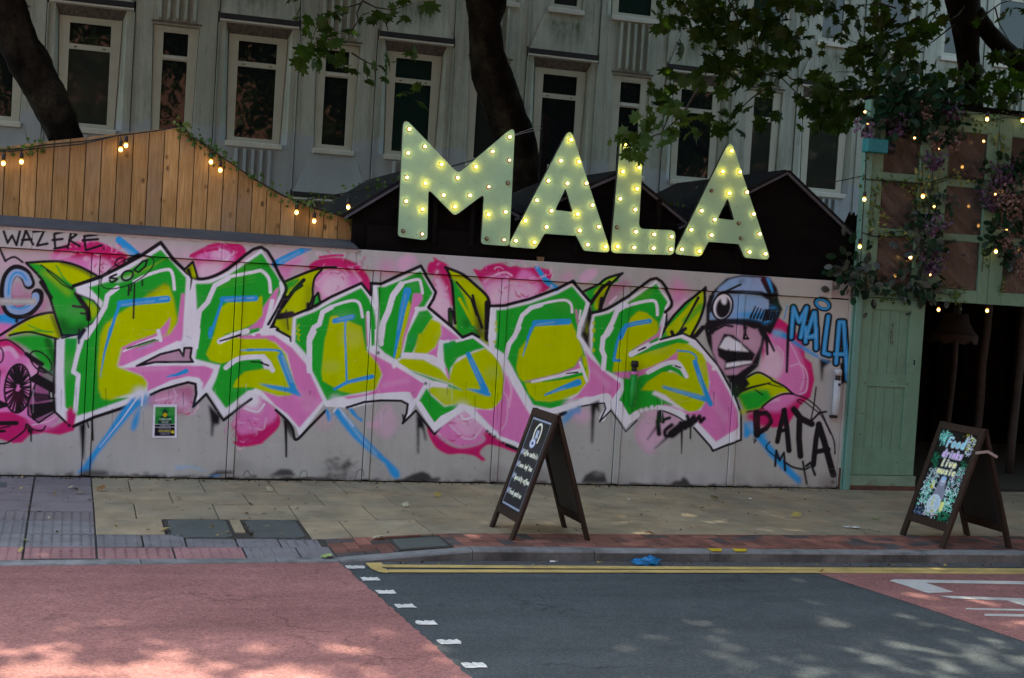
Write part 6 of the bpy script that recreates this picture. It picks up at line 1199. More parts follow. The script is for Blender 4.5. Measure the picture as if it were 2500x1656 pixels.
def blob(txt, x, y, h, w, col):
    write(c2, txt, x, y, h, w, W, 9.5, -.02); write(c2, txt, x, y, h, w, lin(14, 15, 17), 7.2, -.02); write(c2, txt, x, y, h, w, col, 4.6, -.02)
c2.poly(smooth([(38, 20), (110, 18), (118, 90), (108, 148), (40, 150), (34, 80)], True), lin(14, 15, 17), 2); blob('Food', 38, 54, 30, 19, lin(150, 215, 232)); blob('drinks', 36, 90, 23, 13.5, lin(220, 185, 235)); blob('live', 42, 120, 22, 16, lin(238, 232, 170)); blob('music', 38, 147, 19, 15, lin(240, 236, 170))
c2.poly(smooth([(60, 190), (64, 165), (76, 156), (88, 166), (92, 192), (100, 230), (56, 230)], True), lin(120, 125, 140), 1.5); c2.ell(76, 172, 10, 14, 0, lin(180, 185, 205), 1.2); c2.line([(70, 176), (76, 182), (83, 176)], 2, lin(30, 30, 40)); c2.ell(76, 160, 11, 6, 0, lin(140, 180, 215), 1.2)
c2.ell(70, 250, 26, 32, 0, W, 1.2); c2.ell(70, 250, 23, 29, 0, lin(165, 185, 200), 1.2); c2.line([(66, 230), (64, 262)], 5, Ye, 2); c2.ell(74, 274, 8, 6, 0, lin(150, 155, 20), 2); scrib(52, 228, 88, 275, 24, [W, lin(190, 200, 180)], 2.4, 9); c2.poly([(96, 238), (112, 236), (110, 268), (98, 268)], lin(215, 215, 130), 1); c2.poly([(36, 178), (48, 176), (46, 204), (36, 204)], Ye, 1.2); scrib(36, 176, 56, 206, 10, [W], 2, 9)
def a_board(P, height, label, canvas, cwid, chei, chain=False):
    """P: x of the left feet, x of the right feet, y near, y far"""
    xl, xr, yn, yf = P; xm = (xl+xr)/2; zt = height
    t = thing('sandwich_board', label, 'sandwich board', (xm, (yn+yf)/2, 0))
    fw = .058; gx = .014
    def side(s, xf, name, board_mat, board_name):
        top = Vector((xm+s*gx, 0, zt)); ft = Vector((xf, 0, 0)); d = (ft-top); n = Vector((d.z, 0, -d.x)).normalized()*(1 if True else 1)
        n = n if n.x*s > 0 else -n
        P3 = lambda h, y, o: top+d*h+Vector((0, y, 0))+n*o
        def bar(h0, h1, ya, yb, nm):
            m = MB(); q = []
            for o in (-.028, 0.0): q += [P3(h0, ya, o), P3(h0, yb, o), P3(h1, yb, o), P3(h1, ya, o)]
            m.hexa(q); m.obj(nm, BFRAME, t, bevel=.003)
        bar(0, 1.0, yn, yn+fw, 'leg'); bar(0, 1.0, yf-fw, yf, 'leg'); bar(.004, .062, yn+fw+.001, yf-fw-.001, 'top_rail'); bar(.80, .865, yn+fw+.001, yf-fw-.001, 'bottom_rail')
        if board_mat is None:
            def fn(u, v):
                h = .062+(.80-.062)*(1-v); y = (yf-fw)+(yn+fw-(yf-fw))*u
                return top.x+d.x*h+n.x*-.008, y, top.z+d.z*h+n.z*-.008
            me = grid_mesh('chalkboard', fn, cwid, chei, CHALK, lambda V, u, v: canvas.at(u*canvas.w, (1-v)*canvas.h), tuple(-n*.006)); link('chalkboard', me, t)
        else:
            q = []
            for o in (-.02, -.010): q += [P3(.062, yn+fw, o), P3(.062, yf-fw, o), P3(.80, yf-fw, o), P3(.80, yn+fw, o)]
            MB().hexa(q).obj('chalkboard', board_mat, t)
    side(-1, xl, 'front', None, 'front'); side(1, xr, 'back', BBACK, 'back')
    if chain:
        a = Vector((xm-.09, yn-.004, zt*.80)); b = Vector((xm+.115, yn-.004, zt*.77)); m_ = Vector((xm+.02, yn-.006, zt*.815)); MB().bar(a, m_, .022, .006, (0, 1, 0)).bar(m_, b, .022, .006, (0, 1, 0)).obj('folding_stay', STEEL, t)
    return t
h1 = onY(1364, 1013, -2.75).z; a_board((2.937, 3.56, -2.775, -2.20), h1, 'sandwich board with coffee and pastries menu in cream chalk lettering', c1, 100, 200)
h2 = onY(2390, 1046, -3.0).z; a_board((6.42, 7.075, -3.06, -2.45), h2, 'sandwich board with colourful chalk drawing, outside the dark doorway', c2, 130, 230, True)
print('heights', h1, h2)
# ================================================================ green entrance
Xa = lambda x, y: onY(x, y, 0).x
Zy = lambda y: onY(2270, y, 0).z
en = thing('entrance_frame', 'mint green entrance made of old glazed doors above a dark opening', 'entrance', (8.6, 0, 0))
zr = [Zy(y) for y in (262, 314, 431, 450, 566, 584, 703, 735)]
xc = [Xa(x, 490) for x in (2112, 2148, 2238, 2270, 2306, 2400, 2425, 2458)]; w3 = xc[5]-xc[4]; xc += [xc[-1]+w3, xc[-1]+w3+.16, xc[-1]+w3+1.1]
def fr(x0, x1, z0, z1, nm, y0=-.025, y1=.03, mat=MINT, par=None): return MB().box(x0, x1, y0, y1, z0, z1).obj(nm, mat, par or en, bevel=.004)
cols = [(xc[0], xc[1], xc[2], xc[3]), (xc[3], xc[4], xc[5], xc[6]), (xc[6], xc[7], xc[8], xc[9])]
for ci, (a, b, c, d) in enumerate(cols):
    a += .004; d -= .004
    sl = MB().box(a, b, -.02, .03, zr[7], zr[0]).obj('glazed_door', MINT, en, bevel=.004)
    fr(c, d, zr[7], zr[0], 'stile', -.02, .03, MINT, sl); fr(b+.001, c-.001, zr[1], zr[0]-.001, 'top_rail', -.018, .028, MINT, sl); fr(b+.001, c-.001, zr[7]+.001, zr[6], 'bottom_rail', -.018, .028, MINT, sl)
    for z0, z1 in ((zr[3], zr[2]), (zr[5], zr[4])): fr(b+.001, c-.001, z0, z1, 'glazing_bar', -.012, .026, MINT, sl)
    for z0, z1 in ((zr[2], zr[1]), (zr[4], zr[3]), (zr[6], zr[5])): MB().box(b+.002, c-.002, .006, .010, z0+.002, z1-.002).obj('pane', DPANE, sl)
fr(xc[9], xc[10], zr[7], zr[0], 'stile')
fr(Xa(2070, 960)-.0, Xa(2086, 960)-.006, 0.0, zr[0]+.01, 'corner_post', -.05, .06, MINTD); fr(Xa(2062, 960)+.012, Xa(2070, 960)-.004, 0.0, zr[7]+.1, 'corner_strip', -.02, .06, MINTD)
fr(xc[0]-.04, xc[10], zr[0]+.002, zr[0]+.05, 'header', .0, .08, BLACKW)
# folded plank door
dl, dr = Xa(2083, 960), Xa(2241, 960); dt = onY(2170, 730, 0).z; db = onY(2150, 1160, 0).z
dz = lambda y: onY(2160, y, 0).z
dd = thing('plank_door', 'peeling mint green plank panelled door left of the dark doorway', 'door', ((dl+dr)/2, 0, 0))
p1, p2 = Xa(2122.6, 830), Xa(2215.6, 830)
def dp(x0, x1, z0, z1, nm, y0=-.022, y1=.02, mat=MINT): return MB().box(x0, x1, y0, y1, z0, z1).obj(nm, mat, dd, bevel=.003)
zz = [db, dz(1096), dz(945), dz(912), dz(757), dt]
dp(dl, p1, db, dt, 'stile'); dp(p2, dr, db, dt, 'stile')
for z0, z1 in ((zz[0], zz[1]), (zz[2], zz[3]), (zz[4], zz[5])): dp(p1+.001, p2-.001, z0+.001, z1-.001, 'rail', -.02)
for z0, z1 in ((zz[1], zz[2]), (zz[3], zz[4])):
    for k in range(4): dp(p1+(p2-p1)*k/4+.002, p1+(p2-p1)*(k+1)/4-.002, z0-.01, z1+.01, 'plank', -.004, .012)
dp(dl-.02, dr+.03, .045, db-.004, 'kick_board', -.026, .02, MINTR); dp(dl-.02, dr+.03, .0, .045, 'foot_board', -.03, .02, RUSTY)
hp = onY(2229, 885, 0); MB().box(hp.x-.016, hp.x+.016, -.0225, -.0205, hp.z-.035, hp.z+.035).obj('flush_pull', MINTD, dd); MB().box(hp.x-.010, hp.x+.010, -.0235, -.0222, hp.z-.028, hp.z+.028).obj('pull_recess', JOINT, dd)
sc_ = MB()
def stroke(x0, y0, x1, y1, w=2.2):
    s_ = 1/17.425; a, b = onY(2140+x0*s_, 770+y0*s_, -.006), onY(2140+x1*s_, 770+y1*s_, -.006); sc_.bar((a.x, -.0052, a.z), (b.x, -.0052, b.z), .006*w/2.2, .0015, (0, 1, 0))
for q in ((660,275,700,275),(590,385,785,350),(615,460,760,420),(690,470,680,540),(680,540,610,600),(610,660,720,650),(610,740,710,715),(605,815,690,795),(605,660,605,815),(605,870,710,860),(605,955,700,930),(600,1030,680,1010),(605,870,600,1030),(590,1090,600,1250),(590,1090,710,1110),(710,1110,640,1170),(640,1170,725,1235),(600,1330,650,1325)): stroke(*q)
sc_.obj('marker_word', BLACKP, dd)
for x, y in ((2112, 935), (2180, 932), (2215, 938), (2100, 1060), (2190, 1130), (2105, 1010)):
    q = onY(x, y, -.024); MB().box(q.x-random.uniform(.006, .02), q.x+random.uniform(.006, .02), -.0232, -.0222, q.z-.004, q.z+.005).obj('paint_chip', RUSTY, dd)
# interior: near-black walls and roof added to keep the doorway dark
ins = thing('dark_enclosure', 'dark walls and roof added behind the open doorway to keep it dim', 'passage', (9.5, 2, 0))
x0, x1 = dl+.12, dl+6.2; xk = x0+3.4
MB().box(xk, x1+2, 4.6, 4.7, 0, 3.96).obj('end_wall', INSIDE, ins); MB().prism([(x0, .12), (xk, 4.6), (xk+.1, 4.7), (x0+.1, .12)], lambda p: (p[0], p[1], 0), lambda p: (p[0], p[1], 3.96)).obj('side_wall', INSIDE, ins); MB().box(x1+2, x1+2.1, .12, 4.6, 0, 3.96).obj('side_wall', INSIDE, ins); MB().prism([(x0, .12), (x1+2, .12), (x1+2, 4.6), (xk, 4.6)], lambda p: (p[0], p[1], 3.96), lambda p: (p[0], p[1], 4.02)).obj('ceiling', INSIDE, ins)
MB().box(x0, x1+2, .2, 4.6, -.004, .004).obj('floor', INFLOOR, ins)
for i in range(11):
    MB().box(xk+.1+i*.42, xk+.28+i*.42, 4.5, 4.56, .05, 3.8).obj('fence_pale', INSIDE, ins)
for nm, xx, y in (('first', 2391, 1.6), ('second', 2480, 1.4), ('third', 2318, 2.4)):
    c = onY(xx, 950, y); m = MB(); r = .05 if y < 2 else .04
    m.tube([(c.x+random.uniform(-.015, .015)+.01*k, y, .004+k*.42) for k in range(9)], [r*random.uniform(.9, 1.08) for _ in range(9)], 10)
    tag(m.obj('birch_pole', BIRCH, smooth=True), {'first': 'pale birch pole just inside the dark doorway, above the sandwich board', 'second': 'pale birch pole at the right end of the dark doorway', 'third': 'thin dim birch pole deep in the doorway beside the plank door'}[nm], 'pole', 'birch poles in the doorway')
lc = onY(2328, 800, 1.1); SH = M('dusty_fabric_shade', (.010, .007, .006), .9, .2); LT = M('pale_fringe', (.030, .024, .020), .9, .2)
lp = thing('lampshade', 'large dusty scalloped fabric lampshade hanging in the doorway', 'lamp', (lc.x, 1.1, lc.z))
MB().lathe([(.15, .16), (.17, .06), (.22, -.02), (.27, -.08)], (lc.x, 1.1, lc.z), n=24).obj('shade', SH, lp, smooth=True)
fm = MB()
for k in range(9):
    a0, a1 = k*2*math.pi/9, (k+1)*2*math.pi/9; pts = []
    n = 6; V = []
    for j in range(n+1):
        a = a0+(a1-a0)*j/n; dpp = .05+.05*math.sin(math.pi*j/n); V += [(lc.x+.272*math.cos(a), 1.1+.272*math.sin(a), lc.z-.075), (lc.x+.275*math.cos(a), 1.1+.275*math.sin(a), lc.z-.08-dpp)]
    fm.add(V, [(2*j, 2*j+2, 2*j+3, 2*j+1) for j in range(n)])
fm.obj('fringe', LT, lp); MB().tube([(lc.x, 1.1, lc.z+.15), (lc.x, 1.1, 3.95)], .006, 6).obj('flex', CABLE, lp)
# hanging lamps behind the glass, seen as warm points
# teal flood lamp
tb = onY(2137, 357, -.14); fl = thing('flood_lamp', 'teal box lamp with black nose fixed on the entrance corner', 'lamp', tuple(tb))
MB().box(tb.x-.125, tb.x+.115, -.20, -.09, tb.z-.068, tb.z+.068).obj('housing', TEAL, fl, bevel=.012, seg=2)
MB().tube([(tb.x+.11, -.145, tb.z-.01), (tb.x+.15, -.145, tb.z-.01), (tb.x+.20, -.15, tb.z-.015), (tb.x+.215, -.15, tb.z-.015)], [.05, .062, .055, .03], 12).obj('nose', BLACKP, fl)
MB().box(tb.x-.03, tb.x+.03, -.09, .0, tb.z-.03, tb.z+.02).obj('bracket', BLACKP, fl)
# fairy lights on the entrance
fs = thing('fairy_lights', 'warm string of small bulbs woven through flowers on the entrance', 'string lights', tuple(onY(2270, 450, -.06)))
z3 = lambda x, y, Y=-.06: onY(2040+x/3.137, 230+y/3.137, Y)
fb = [(225,135),(245,225),(605,335),(790,420),(775,80),(1160,195),(1432,205),(1135,360),(220,808),(668,785),(1277,745),(1222,765),(1250,945),(1308,1040),(185,1170),(573,1250),(1228,1208),(723,1382),(190,1463),(755,860)]
for i, (x, y) in enumerate(fb):
    q = z3(x, y, -.10); big = (x, y) in ((1432,205),(220,808),(668,785),(1228,1208),(1160,195),(185,1170),(573,1250))
    s_ = link('bulb', TEAR if big else TINY, fs, (q.x, -.10, q.z+(.08 if big else 0)))
    if big: link('socket', SOCK, fs, (q.x, -.10, q.z+.08))
cable_obj([z3(x, y, -.055) for x, y in ((-160, 700), (0, 670), (100, 650), (220, 625))], .005, fs); cable_obj([z3(x, y, -.05) for x, y in ((225, 640), (245, 655), (400, 665), (640, 690), (740, 675), (900, 620), (1150, 660), (1300, 700))], .006, fs); cable_obj([z3(x, y, -.05) for x, y in ((200, 1060), (300, 1090), (450, 1095), (560, 1085))], .006, fs); cable_obj([z3(x, y, -.05) for x, y in ((235, 420), (225, 700), (205, 1000), (190, 1300), (180, 1500))], .006, fs); cable_obj([z3(x, y, -.05) for x, y in ((960, 155), (1160, 150), (1440, 165))], .005, fs); cable_obj([z3(x, y, -.05) for x, y in ((745, 430), (740, 700), (700, 1000))], .006, fs)
il = thing('pendant_bulbs', 'warm hanging bulbs inside, glowing behind the glass and doorway', 'string lights', tuple(z3(970, 560, .8)))
for x, y, Y in ((970, 560, .8), (1020, 860, .9), (1095, 1010, .5), (455, 1395, .5), (1395, 1190, .6), (1135, 360, .7)):
    q = z3(x, y, Y); link('bulb', TEAR, il, (q.x, Y, q.z+.08)); MB().tube([(q.x, Y, q.z+.07), (q.x, Y, 3.95)], .004, 5).obj('flex', CABLE, il)
for x, y in ((730, 165), (1075, 172)):
    q = onY(2040+x/2.904, 700+y/2.904, .9); link('bulb', TEAR, il, (q.x, .9, q.z+.08)); MB().tube([(q.x, .9, q.z+.07), (q.x, .9, 3.95)], .004, 5).obj('flex', CABLE, il)
# ================================================================ leaves
RS = np.random.RandomState(12)
_half = [(0,.55),(.07,.36),(.12,.30),(.21,.37),(.20,.24),(.26,.19),(.36,.26),(.50,.24),(.42,.12),(.36,.04),(.50,-.02),(.52,-.12),(.38,-.13),(.26,-.16),(.27,-.34),(.14,-.27),(.05,-.28)]
def fan(outline, fold=.18, droop=.25):
    o = outline; V = [(0.0, -.02, 0.0)]+[(x, y, -fold*abs(x)-droop*max(0, y)**2-.5*droop*min(0, y)**2) for x, y in o]; n = len(o)
    return np.array(V), np.array([(0, 1+i, 1+(i+1) % n) for i in range(n)])
T_PLANE = fan(_half+[(-x*.93, y+.02) for x, y in reversed(_half[1:])], .28, .5)
T_IVY = fan([(0,.5),(.14,.2),(.42,.16),(.26,-.1),(.3,-.34),(0,-.24),(-.3,-.34),(-.26,-.1),(-.42,.16),(-.14,.2)], .15, .1)
T_DIA = (np.array([(0,.55,-.05),(.42,0,0),(0,-.5,-.05),(-.42,0,0)], float), np.array([(0,1,2),(0,2,3)]))
T_OVAL = fan([(0,.5),(.2,.32),(.3,.05),(.22,-.25),(0,-.45),(-.22,-.25),(-.3,.05),(-.2,.32)], .2, .3)
def leaf_mesh(name, C, size, tmpl, mat, tip=None, nrm=None, jit=.6, rs=RS):
    C = np.asarray(C, float); n = len(C); V0, F0 = tmpl
    t = rs.normal(0, 1, (n, 3))*jit+(np.array([0, 0, -.6]) if tip is None else np.asarray(tip)); t /= np.linalg.norm(t, axis=1)[:, None]+1e-9
    q = rs.normal(0, 1, (n, 3))*jit+(np.array([0, -.35, .35]) if nrm is None else np.asarray(nrm)); q -= t*(t*q).sum(1)[:, None]; q /= np.linalg.norm(q, axis=1)[:, None]+1e-9
    s = np.cross(t, q); sz = np.asarray(size)
    V = C[:, None]+sz[:, None, None]*(V0[None, :, 0:1]*s[:, None]+V0[None, :, 1:2]*t[:, None]+V0[None, :, 2:3]*q[:, None])
    F = F0[None]+(np.arange(n)*len(V0))[:, None, None]
    return np_mesh(name, V.reshape(-1, 3), F.reshape(-1, 3), mat)
# ---------------------------------------------------------------- trees behind the hoarding
def trunk_path(spec, Y, z0=0.0):
    L = []
    for x0, x1, y in spec:
        a, b = onY(x0, y, Y), onY(x1, y, Y); L.append(((a+b)/2, (b.x-a.x)/2))
    return L
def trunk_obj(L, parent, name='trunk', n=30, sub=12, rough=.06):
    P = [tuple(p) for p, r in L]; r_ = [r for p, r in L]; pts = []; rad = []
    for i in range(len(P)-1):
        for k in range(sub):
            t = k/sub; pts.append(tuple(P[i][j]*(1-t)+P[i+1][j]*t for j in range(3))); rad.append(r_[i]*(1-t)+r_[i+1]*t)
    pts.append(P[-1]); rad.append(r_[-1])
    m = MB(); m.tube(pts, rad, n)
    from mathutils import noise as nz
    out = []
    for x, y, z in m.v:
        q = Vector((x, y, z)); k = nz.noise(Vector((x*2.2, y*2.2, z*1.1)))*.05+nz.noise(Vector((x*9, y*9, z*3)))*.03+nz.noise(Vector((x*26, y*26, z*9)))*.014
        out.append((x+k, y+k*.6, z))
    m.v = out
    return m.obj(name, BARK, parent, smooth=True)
def down(L, dx, r):      # continue a trunk to the ground
    p, rr = L[-1]; return L+[(Vector((p.x+dx*.6, p.y, p.z*.5)), (rr+r)/2*1.02), (Vector((p.x+dx, p.y, -.02)), r)]
def up(L, top, r): return [(Vector(top), r)]+L
CROWNS = []
def crown_leaves(parent, spec, name='crown'):
    C = []; 
    for (cx, cy, cz, rx, ry, rz, ncl, per) in spec:
        k = 0; tries = 0
        while k < ncl and tries < ncl*30:
            tries += 1
            d = RS.normal(0, 1, 3); d /= np.linalg.norm(d); rad = RS.uniform(.35, 1)**.5; c = np.array([cx, cy, cz])+d*rad*np.array([rx, ry, rz])
            if c[2] < max(5.6, 2.6+(c[1]+12.5)*.235+.75): continue
            if c[1] > 10.0: continue
            ys = c[1]-c[2]*.583; xsh = c[0]+c[2]*.145
            if ys < (-4.72 if xsh < 1.6 else -6.0)+RS.normal(0, .35): continue  # clumps dropped by where their shadow lands, leaving sun patches on the near road
            k += 1; C.append(c+RS.normal(0, .55, (per, 3))*np.array([1, 1, .6]))
    C = np.concatenate(C); o = link(name, leaf_mesh(name, C, RS.uniform(.17, .30, len(C)), T_DIA, LEAF, jit=1.0, nrm=(0, 0, .8), tip=(0, 0, -.2)), parent); o['kind'] = 'stuff'; return o
def limb(parent, pts, r0, r1, name='limb'):
    n = len(pts); MB().tube(pts, [r0+(r1-r0)*i/(n-1) for i in range(n)], 9).obj(name, BARK, parent, smooth=True)
TY = 4.5
tl = thing('plane_tree', 'dark leaning tree trunk behind the timber gable at the left', 'tree', (onY(150, 340, 3.2).x+.5, 3.2, 0), 'plane trees behind the hoarding')
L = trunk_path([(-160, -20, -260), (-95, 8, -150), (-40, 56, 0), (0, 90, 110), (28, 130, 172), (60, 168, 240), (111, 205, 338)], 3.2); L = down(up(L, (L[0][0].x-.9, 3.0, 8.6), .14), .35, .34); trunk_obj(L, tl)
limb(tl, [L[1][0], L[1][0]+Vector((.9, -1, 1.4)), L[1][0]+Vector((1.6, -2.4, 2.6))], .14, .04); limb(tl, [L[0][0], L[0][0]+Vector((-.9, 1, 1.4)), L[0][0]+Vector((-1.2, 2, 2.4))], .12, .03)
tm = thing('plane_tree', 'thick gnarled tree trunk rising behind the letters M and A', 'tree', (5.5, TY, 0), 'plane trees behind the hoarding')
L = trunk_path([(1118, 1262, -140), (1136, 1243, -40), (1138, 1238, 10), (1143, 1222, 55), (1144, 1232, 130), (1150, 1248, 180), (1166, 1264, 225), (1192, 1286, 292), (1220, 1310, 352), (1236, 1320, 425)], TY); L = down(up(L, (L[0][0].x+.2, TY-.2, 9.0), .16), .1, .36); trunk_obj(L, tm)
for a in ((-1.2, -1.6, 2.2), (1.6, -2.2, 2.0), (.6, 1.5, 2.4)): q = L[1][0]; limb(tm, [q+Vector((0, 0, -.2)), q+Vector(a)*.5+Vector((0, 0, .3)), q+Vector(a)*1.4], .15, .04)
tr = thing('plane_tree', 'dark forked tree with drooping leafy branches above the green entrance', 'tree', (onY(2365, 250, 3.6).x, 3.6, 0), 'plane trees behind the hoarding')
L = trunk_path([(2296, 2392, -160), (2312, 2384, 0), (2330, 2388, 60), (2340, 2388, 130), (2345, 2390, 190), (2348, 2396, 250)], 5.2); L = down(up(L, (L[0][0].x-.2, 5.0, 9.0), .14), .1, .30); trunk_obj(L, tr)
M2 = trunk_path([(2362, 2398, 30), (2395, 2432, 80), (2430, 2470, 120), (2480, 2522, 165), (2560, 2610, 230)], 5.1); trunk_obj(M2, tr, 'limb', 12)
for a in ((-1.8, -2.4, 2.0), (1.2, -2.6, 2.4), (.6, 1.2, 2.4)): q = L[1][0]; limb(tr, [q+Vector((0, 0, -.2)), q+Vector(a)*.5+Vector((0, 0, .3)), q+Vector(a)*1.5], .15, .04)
crown_leaves(tl, [(-3.6, 2.6, 10.2, 5.2, 6.0, 3.8, 320, 60)])
crown_leaves(tm, [(3.4, 2.2, 10.4, 5.4, 6.2, 3.9, 410, 60)])
crown_leaves(tr, [(10.4, 1.4, 9.8, 5.4, 6.4, 4.1, 490, 60)])
def street_tree(x, y, label, spec, h=5.0):
    t = thing('plane_tree', label, 'tree', (x, y, 0), 'street trees outside the picture')
    trunk_obj([(Vector((x, y, h+1.5)), .12), (Vector((x+.1, y, h*.6)), .17), (Vector((x, y, 0)), .24)], t)
    C = []
    for (cx, cy, cz, rx, ry, rz, ncl, per) in spec:
        for k in range(ncl):
            d = RS.normal(0, 1, 3); d /= np.linalg.norm(d); c = np.array([cx, cy, cz])+d*RS.uniform(.3, 1)**.5*np.array([rx, ry, rz]); C.append(c+RS.normal(0, .5, (per, 3))*np.array([1, 1, .6]))
    C = np.concatenate(C); o = link('crown', leaf_mesh('crown', C, RS.uniform(.18, .32, len(C)), T_DIA, LEAF, jit=1.0, nrm=(0, 0, .8), tip=(0, 0, -.2)), t); o['kind'] = 'stuff'
street_tree(13.6, -3.4, 'unseen tree added beyond the right edge to block sky light', [(10.2, -4.6, 7.8, 4.6, 5.4, 2.5, 300, 60), (13.5, -2.5, 6.4, 3.0, 4.0, 2.2, 120, 60)])  # tree added out of view to darken the entrance side
street_tree(-1.0, -18.5, 'street tree behind the viewer, mirrored in the left office windows', [(-1.0, -18.5, 9.0, 4.6, 2.6, 3.6, 190, 45)])
street_tree(10.5, -18.5, 'street tree behind the viewer, mirrored in the middle office windows', [(9.5, -18.5, 9.0, 4.6, 2.6, 3.6, 190, 45)])
street_tree(19.5, -18.0, 'street tree behind the viewer, mirrored in the right office windows', [(19, -18.0, 9.0, 5.0, 2.6, 3.8, 200, 45)])
street_tree(28.5, -18.0, 'street tree behind the viewer, mirrored in the farthest right windows', [(28, -18.0, 9.0, 5.0, 2.6, 3.8, 200, 45)])
# hanging sprays that reach into view
def spray(parent, clusters, Y, sz, ox, oy, sc, twigs=(), seed=1):
    rs = np.random.RandomState(seed); C = []; S = []
    for x, y, r, n in clusters:
        c = np.array(onY(ox+x/sc, oy+y/sc, Y)); k = (Y+12.5)/math.cos(YAW)/FPX; rr = r/sc*k
        C.append(c+rs.normal(0, 1, (n, 3))*np.array([rr*.55, .35, rr*.5])); S.append(rs.uniform(.55, 1.28, n)*sz)
    C = np.concatenate(C); S = np.concatenate(S)
    o = link('crown', leaf_mesh('crown', C, S, T_PLANE, LEAF, jit=.55, tip=(0, 0, -.45), nrm=(0, -.55, .45), rs=rs), parent); o['kind'] = 'stuff'
    for tw in twigs:
        pts = [onY(ox+a/sc, oy+b/sc, Y+.05) for a, b in tw]; MB().tube(pts, [.012-(.008*i/(len(pts)-1)) for i in range(len(pts))], 5).obj('twig', TWIG, parent)
A_ = [(720,50,120,26),(820,140,60,9),(900,110,70,9),(1000,60,120,25),(1150,110,120,28),(1300,80,140,30),(1450,150,110,22),(1560,60,70,10),(1600,180,60,7),(950,230,90,12),(1090,260,110,18),(1250,270,110,18),(1420,280,100,16),(1560,330,80,16),(1630,240,40,4),(900,310,50,5),(1000,420,80,11),(1130,400,90,14),(1270,400,110,20),(1400,440,90,14),(1530,420,60,7),(1640,420,40,3),(1000,500,70,7),(1150,520,80,12),(1300,540,90,16),(1430,560,80,11),(1480,640,50,6),(1190,620,60,7),(900,560,60,7),(690,540,40,3),(600,600,40,3),(640,690,70,8),(720,650,50,5),(610,760,30,3)]
spray(tr, [(a, b, r*1.15, max(2, int(n*.72))) for a, b, r, n in A_], 3.6, .222, 1400, 0, 2.959, [[(1700,-60),(1500,120),(1300,200),(1000,180),(640,230)], [(1400,150),(1300,400),(1100,520),(900,580)], [(1300,520),(1500,560),(1640,700),(1700,700)], [(1480,440),(1560,560),(1690,640)], [(950,620),(870,690),(820,800)], [(1100,-40),(1180,120),(1250,300),(1280,500)]], 3)
spray(tr, [(1090,880,70,9),(1190,920,40,4),(1010,830,40,3),(1170,790,40,3)], 3.4, .23, 1400, 0, 2.959, [[(1420,620),(1300,700),(1200,790),(1150,860)]], 4)
spray(tm, [(690,830,70,8),(720,760,40,3),(460,900,55,6),(380,980,50,6),(450,1010,60,7),(590,1000,50,6),(660,960,60,6),(760,1010,40,4),(800,870,60,6),(430,1110,55,7),(480,1080,40,4),(330,1010,30,3)], -.35, .15, 1400, 0, 2.959, [[(900,640),(850,720),(780,840),(640,960),(480,1020),(400,1100)], [(700,800),(640,960)]], 5)
B_ = [(1830,60,90,16),(1750,20,60,8),(1900,90,60,8),(1800,700,110,24),(1850,800,110,24),(1700,780,60,9),(1950,640,80,13),(1880,940,60,12),(1930,880,60,8),(1990,720,70,11),(2050,300,60,7),(1940,260,40,4),(1880,490,60,6),(2040,430,60,8),(2000,540,60,8),(2130,400,70,10),(2130,560,70,10),(2150,680,70,10),(2060,800,80,14),(2250,40,100,18),(2300,150,90,16),(2330,300,90,16),(2230,330,70,9),(2300,500,80,14),(2340,620,60,10)]
spray(tr, [(a, b, r*1.1, max(2, int(n*.8))) for a, b, r, n in B_], 2.6, .205, 1400, 0, 2.959, [[(2500,120),(2300,230),(2100,330),(1960,280)], [(2480,330),(2300,420),(2100,520),(1900,520)], [(2350,560),(2200,640),(2000,720),(1800,760),(1640,700)], [(2330,60),(2200,20),(2000,60)]], 6)
Cc = [(2200,20,30,14),(2230,70,30,10),(2150,110,35,10),(2190,140,40,10),(2240,100,30,9),(2100,40,30,7),(2440,150,30,12),(2470,200,34,14),(2420,220,30,11),(2460,240,40,16),(2330,180,26,7),(2310,220,30,9),(2480,30,26,8),(2400,40,20,4),(2380,235,40,14),(2300,250,40,12),(2250,170,30,8),(2280,60,30,8),(2500,120,30,8),(2060,60,26,6),(2010,20,26,6)]
spray(tr, Cc, 3.0, .205, 0, 0, 1.0, [[(2400,40),(2440,10),(2500,-10)], [(2330,60),(2280,100),(2200,150)], [(2430,20),(2440,60),(2470,110)], [(2380,160),(2440,200),(2500,210)]], 7)
D_ = [(430,20,80,7),(300,0,50,5),(730,110,100,8),(430,280,60,3),(560,210,50,3),(610,260,40,3),(640,360,70,7),(700,420,90,9),(560,480,90,8),(740,510,70,8),(430,490,60,4),(860,530,50,4),(950,610,50,4),(1050,640,50,5),(1090,740,40,4),(1130,120,70,6),(1350,170,40,3),(1250,80,50,3),(1300,50,40,3),(1490,110,40,2),(1340,500,40,3),(1290,560,30,2),(1420,830,50,5),(1530,920,30,3),(960,170,40,4)]
spray(tm, [(a, b, r, max(2, int(n*.75))) for a, b, r, n in D_], 3.2, .21, 620, 0, 3.698, [[(1000,-60),(970,30),(830,70),(640,150),(560,260),(530,360)], [(970,20),(930,120),(940,190),(860,310),(850,360)], [(980,10),(1100,70),(1250,90),(1450,30)], [(880,480),(960,530),(1090,600),(1100,740)], [(640,150),(700,300),(720,400)], [(1190,200),(1210,280)]], 8)
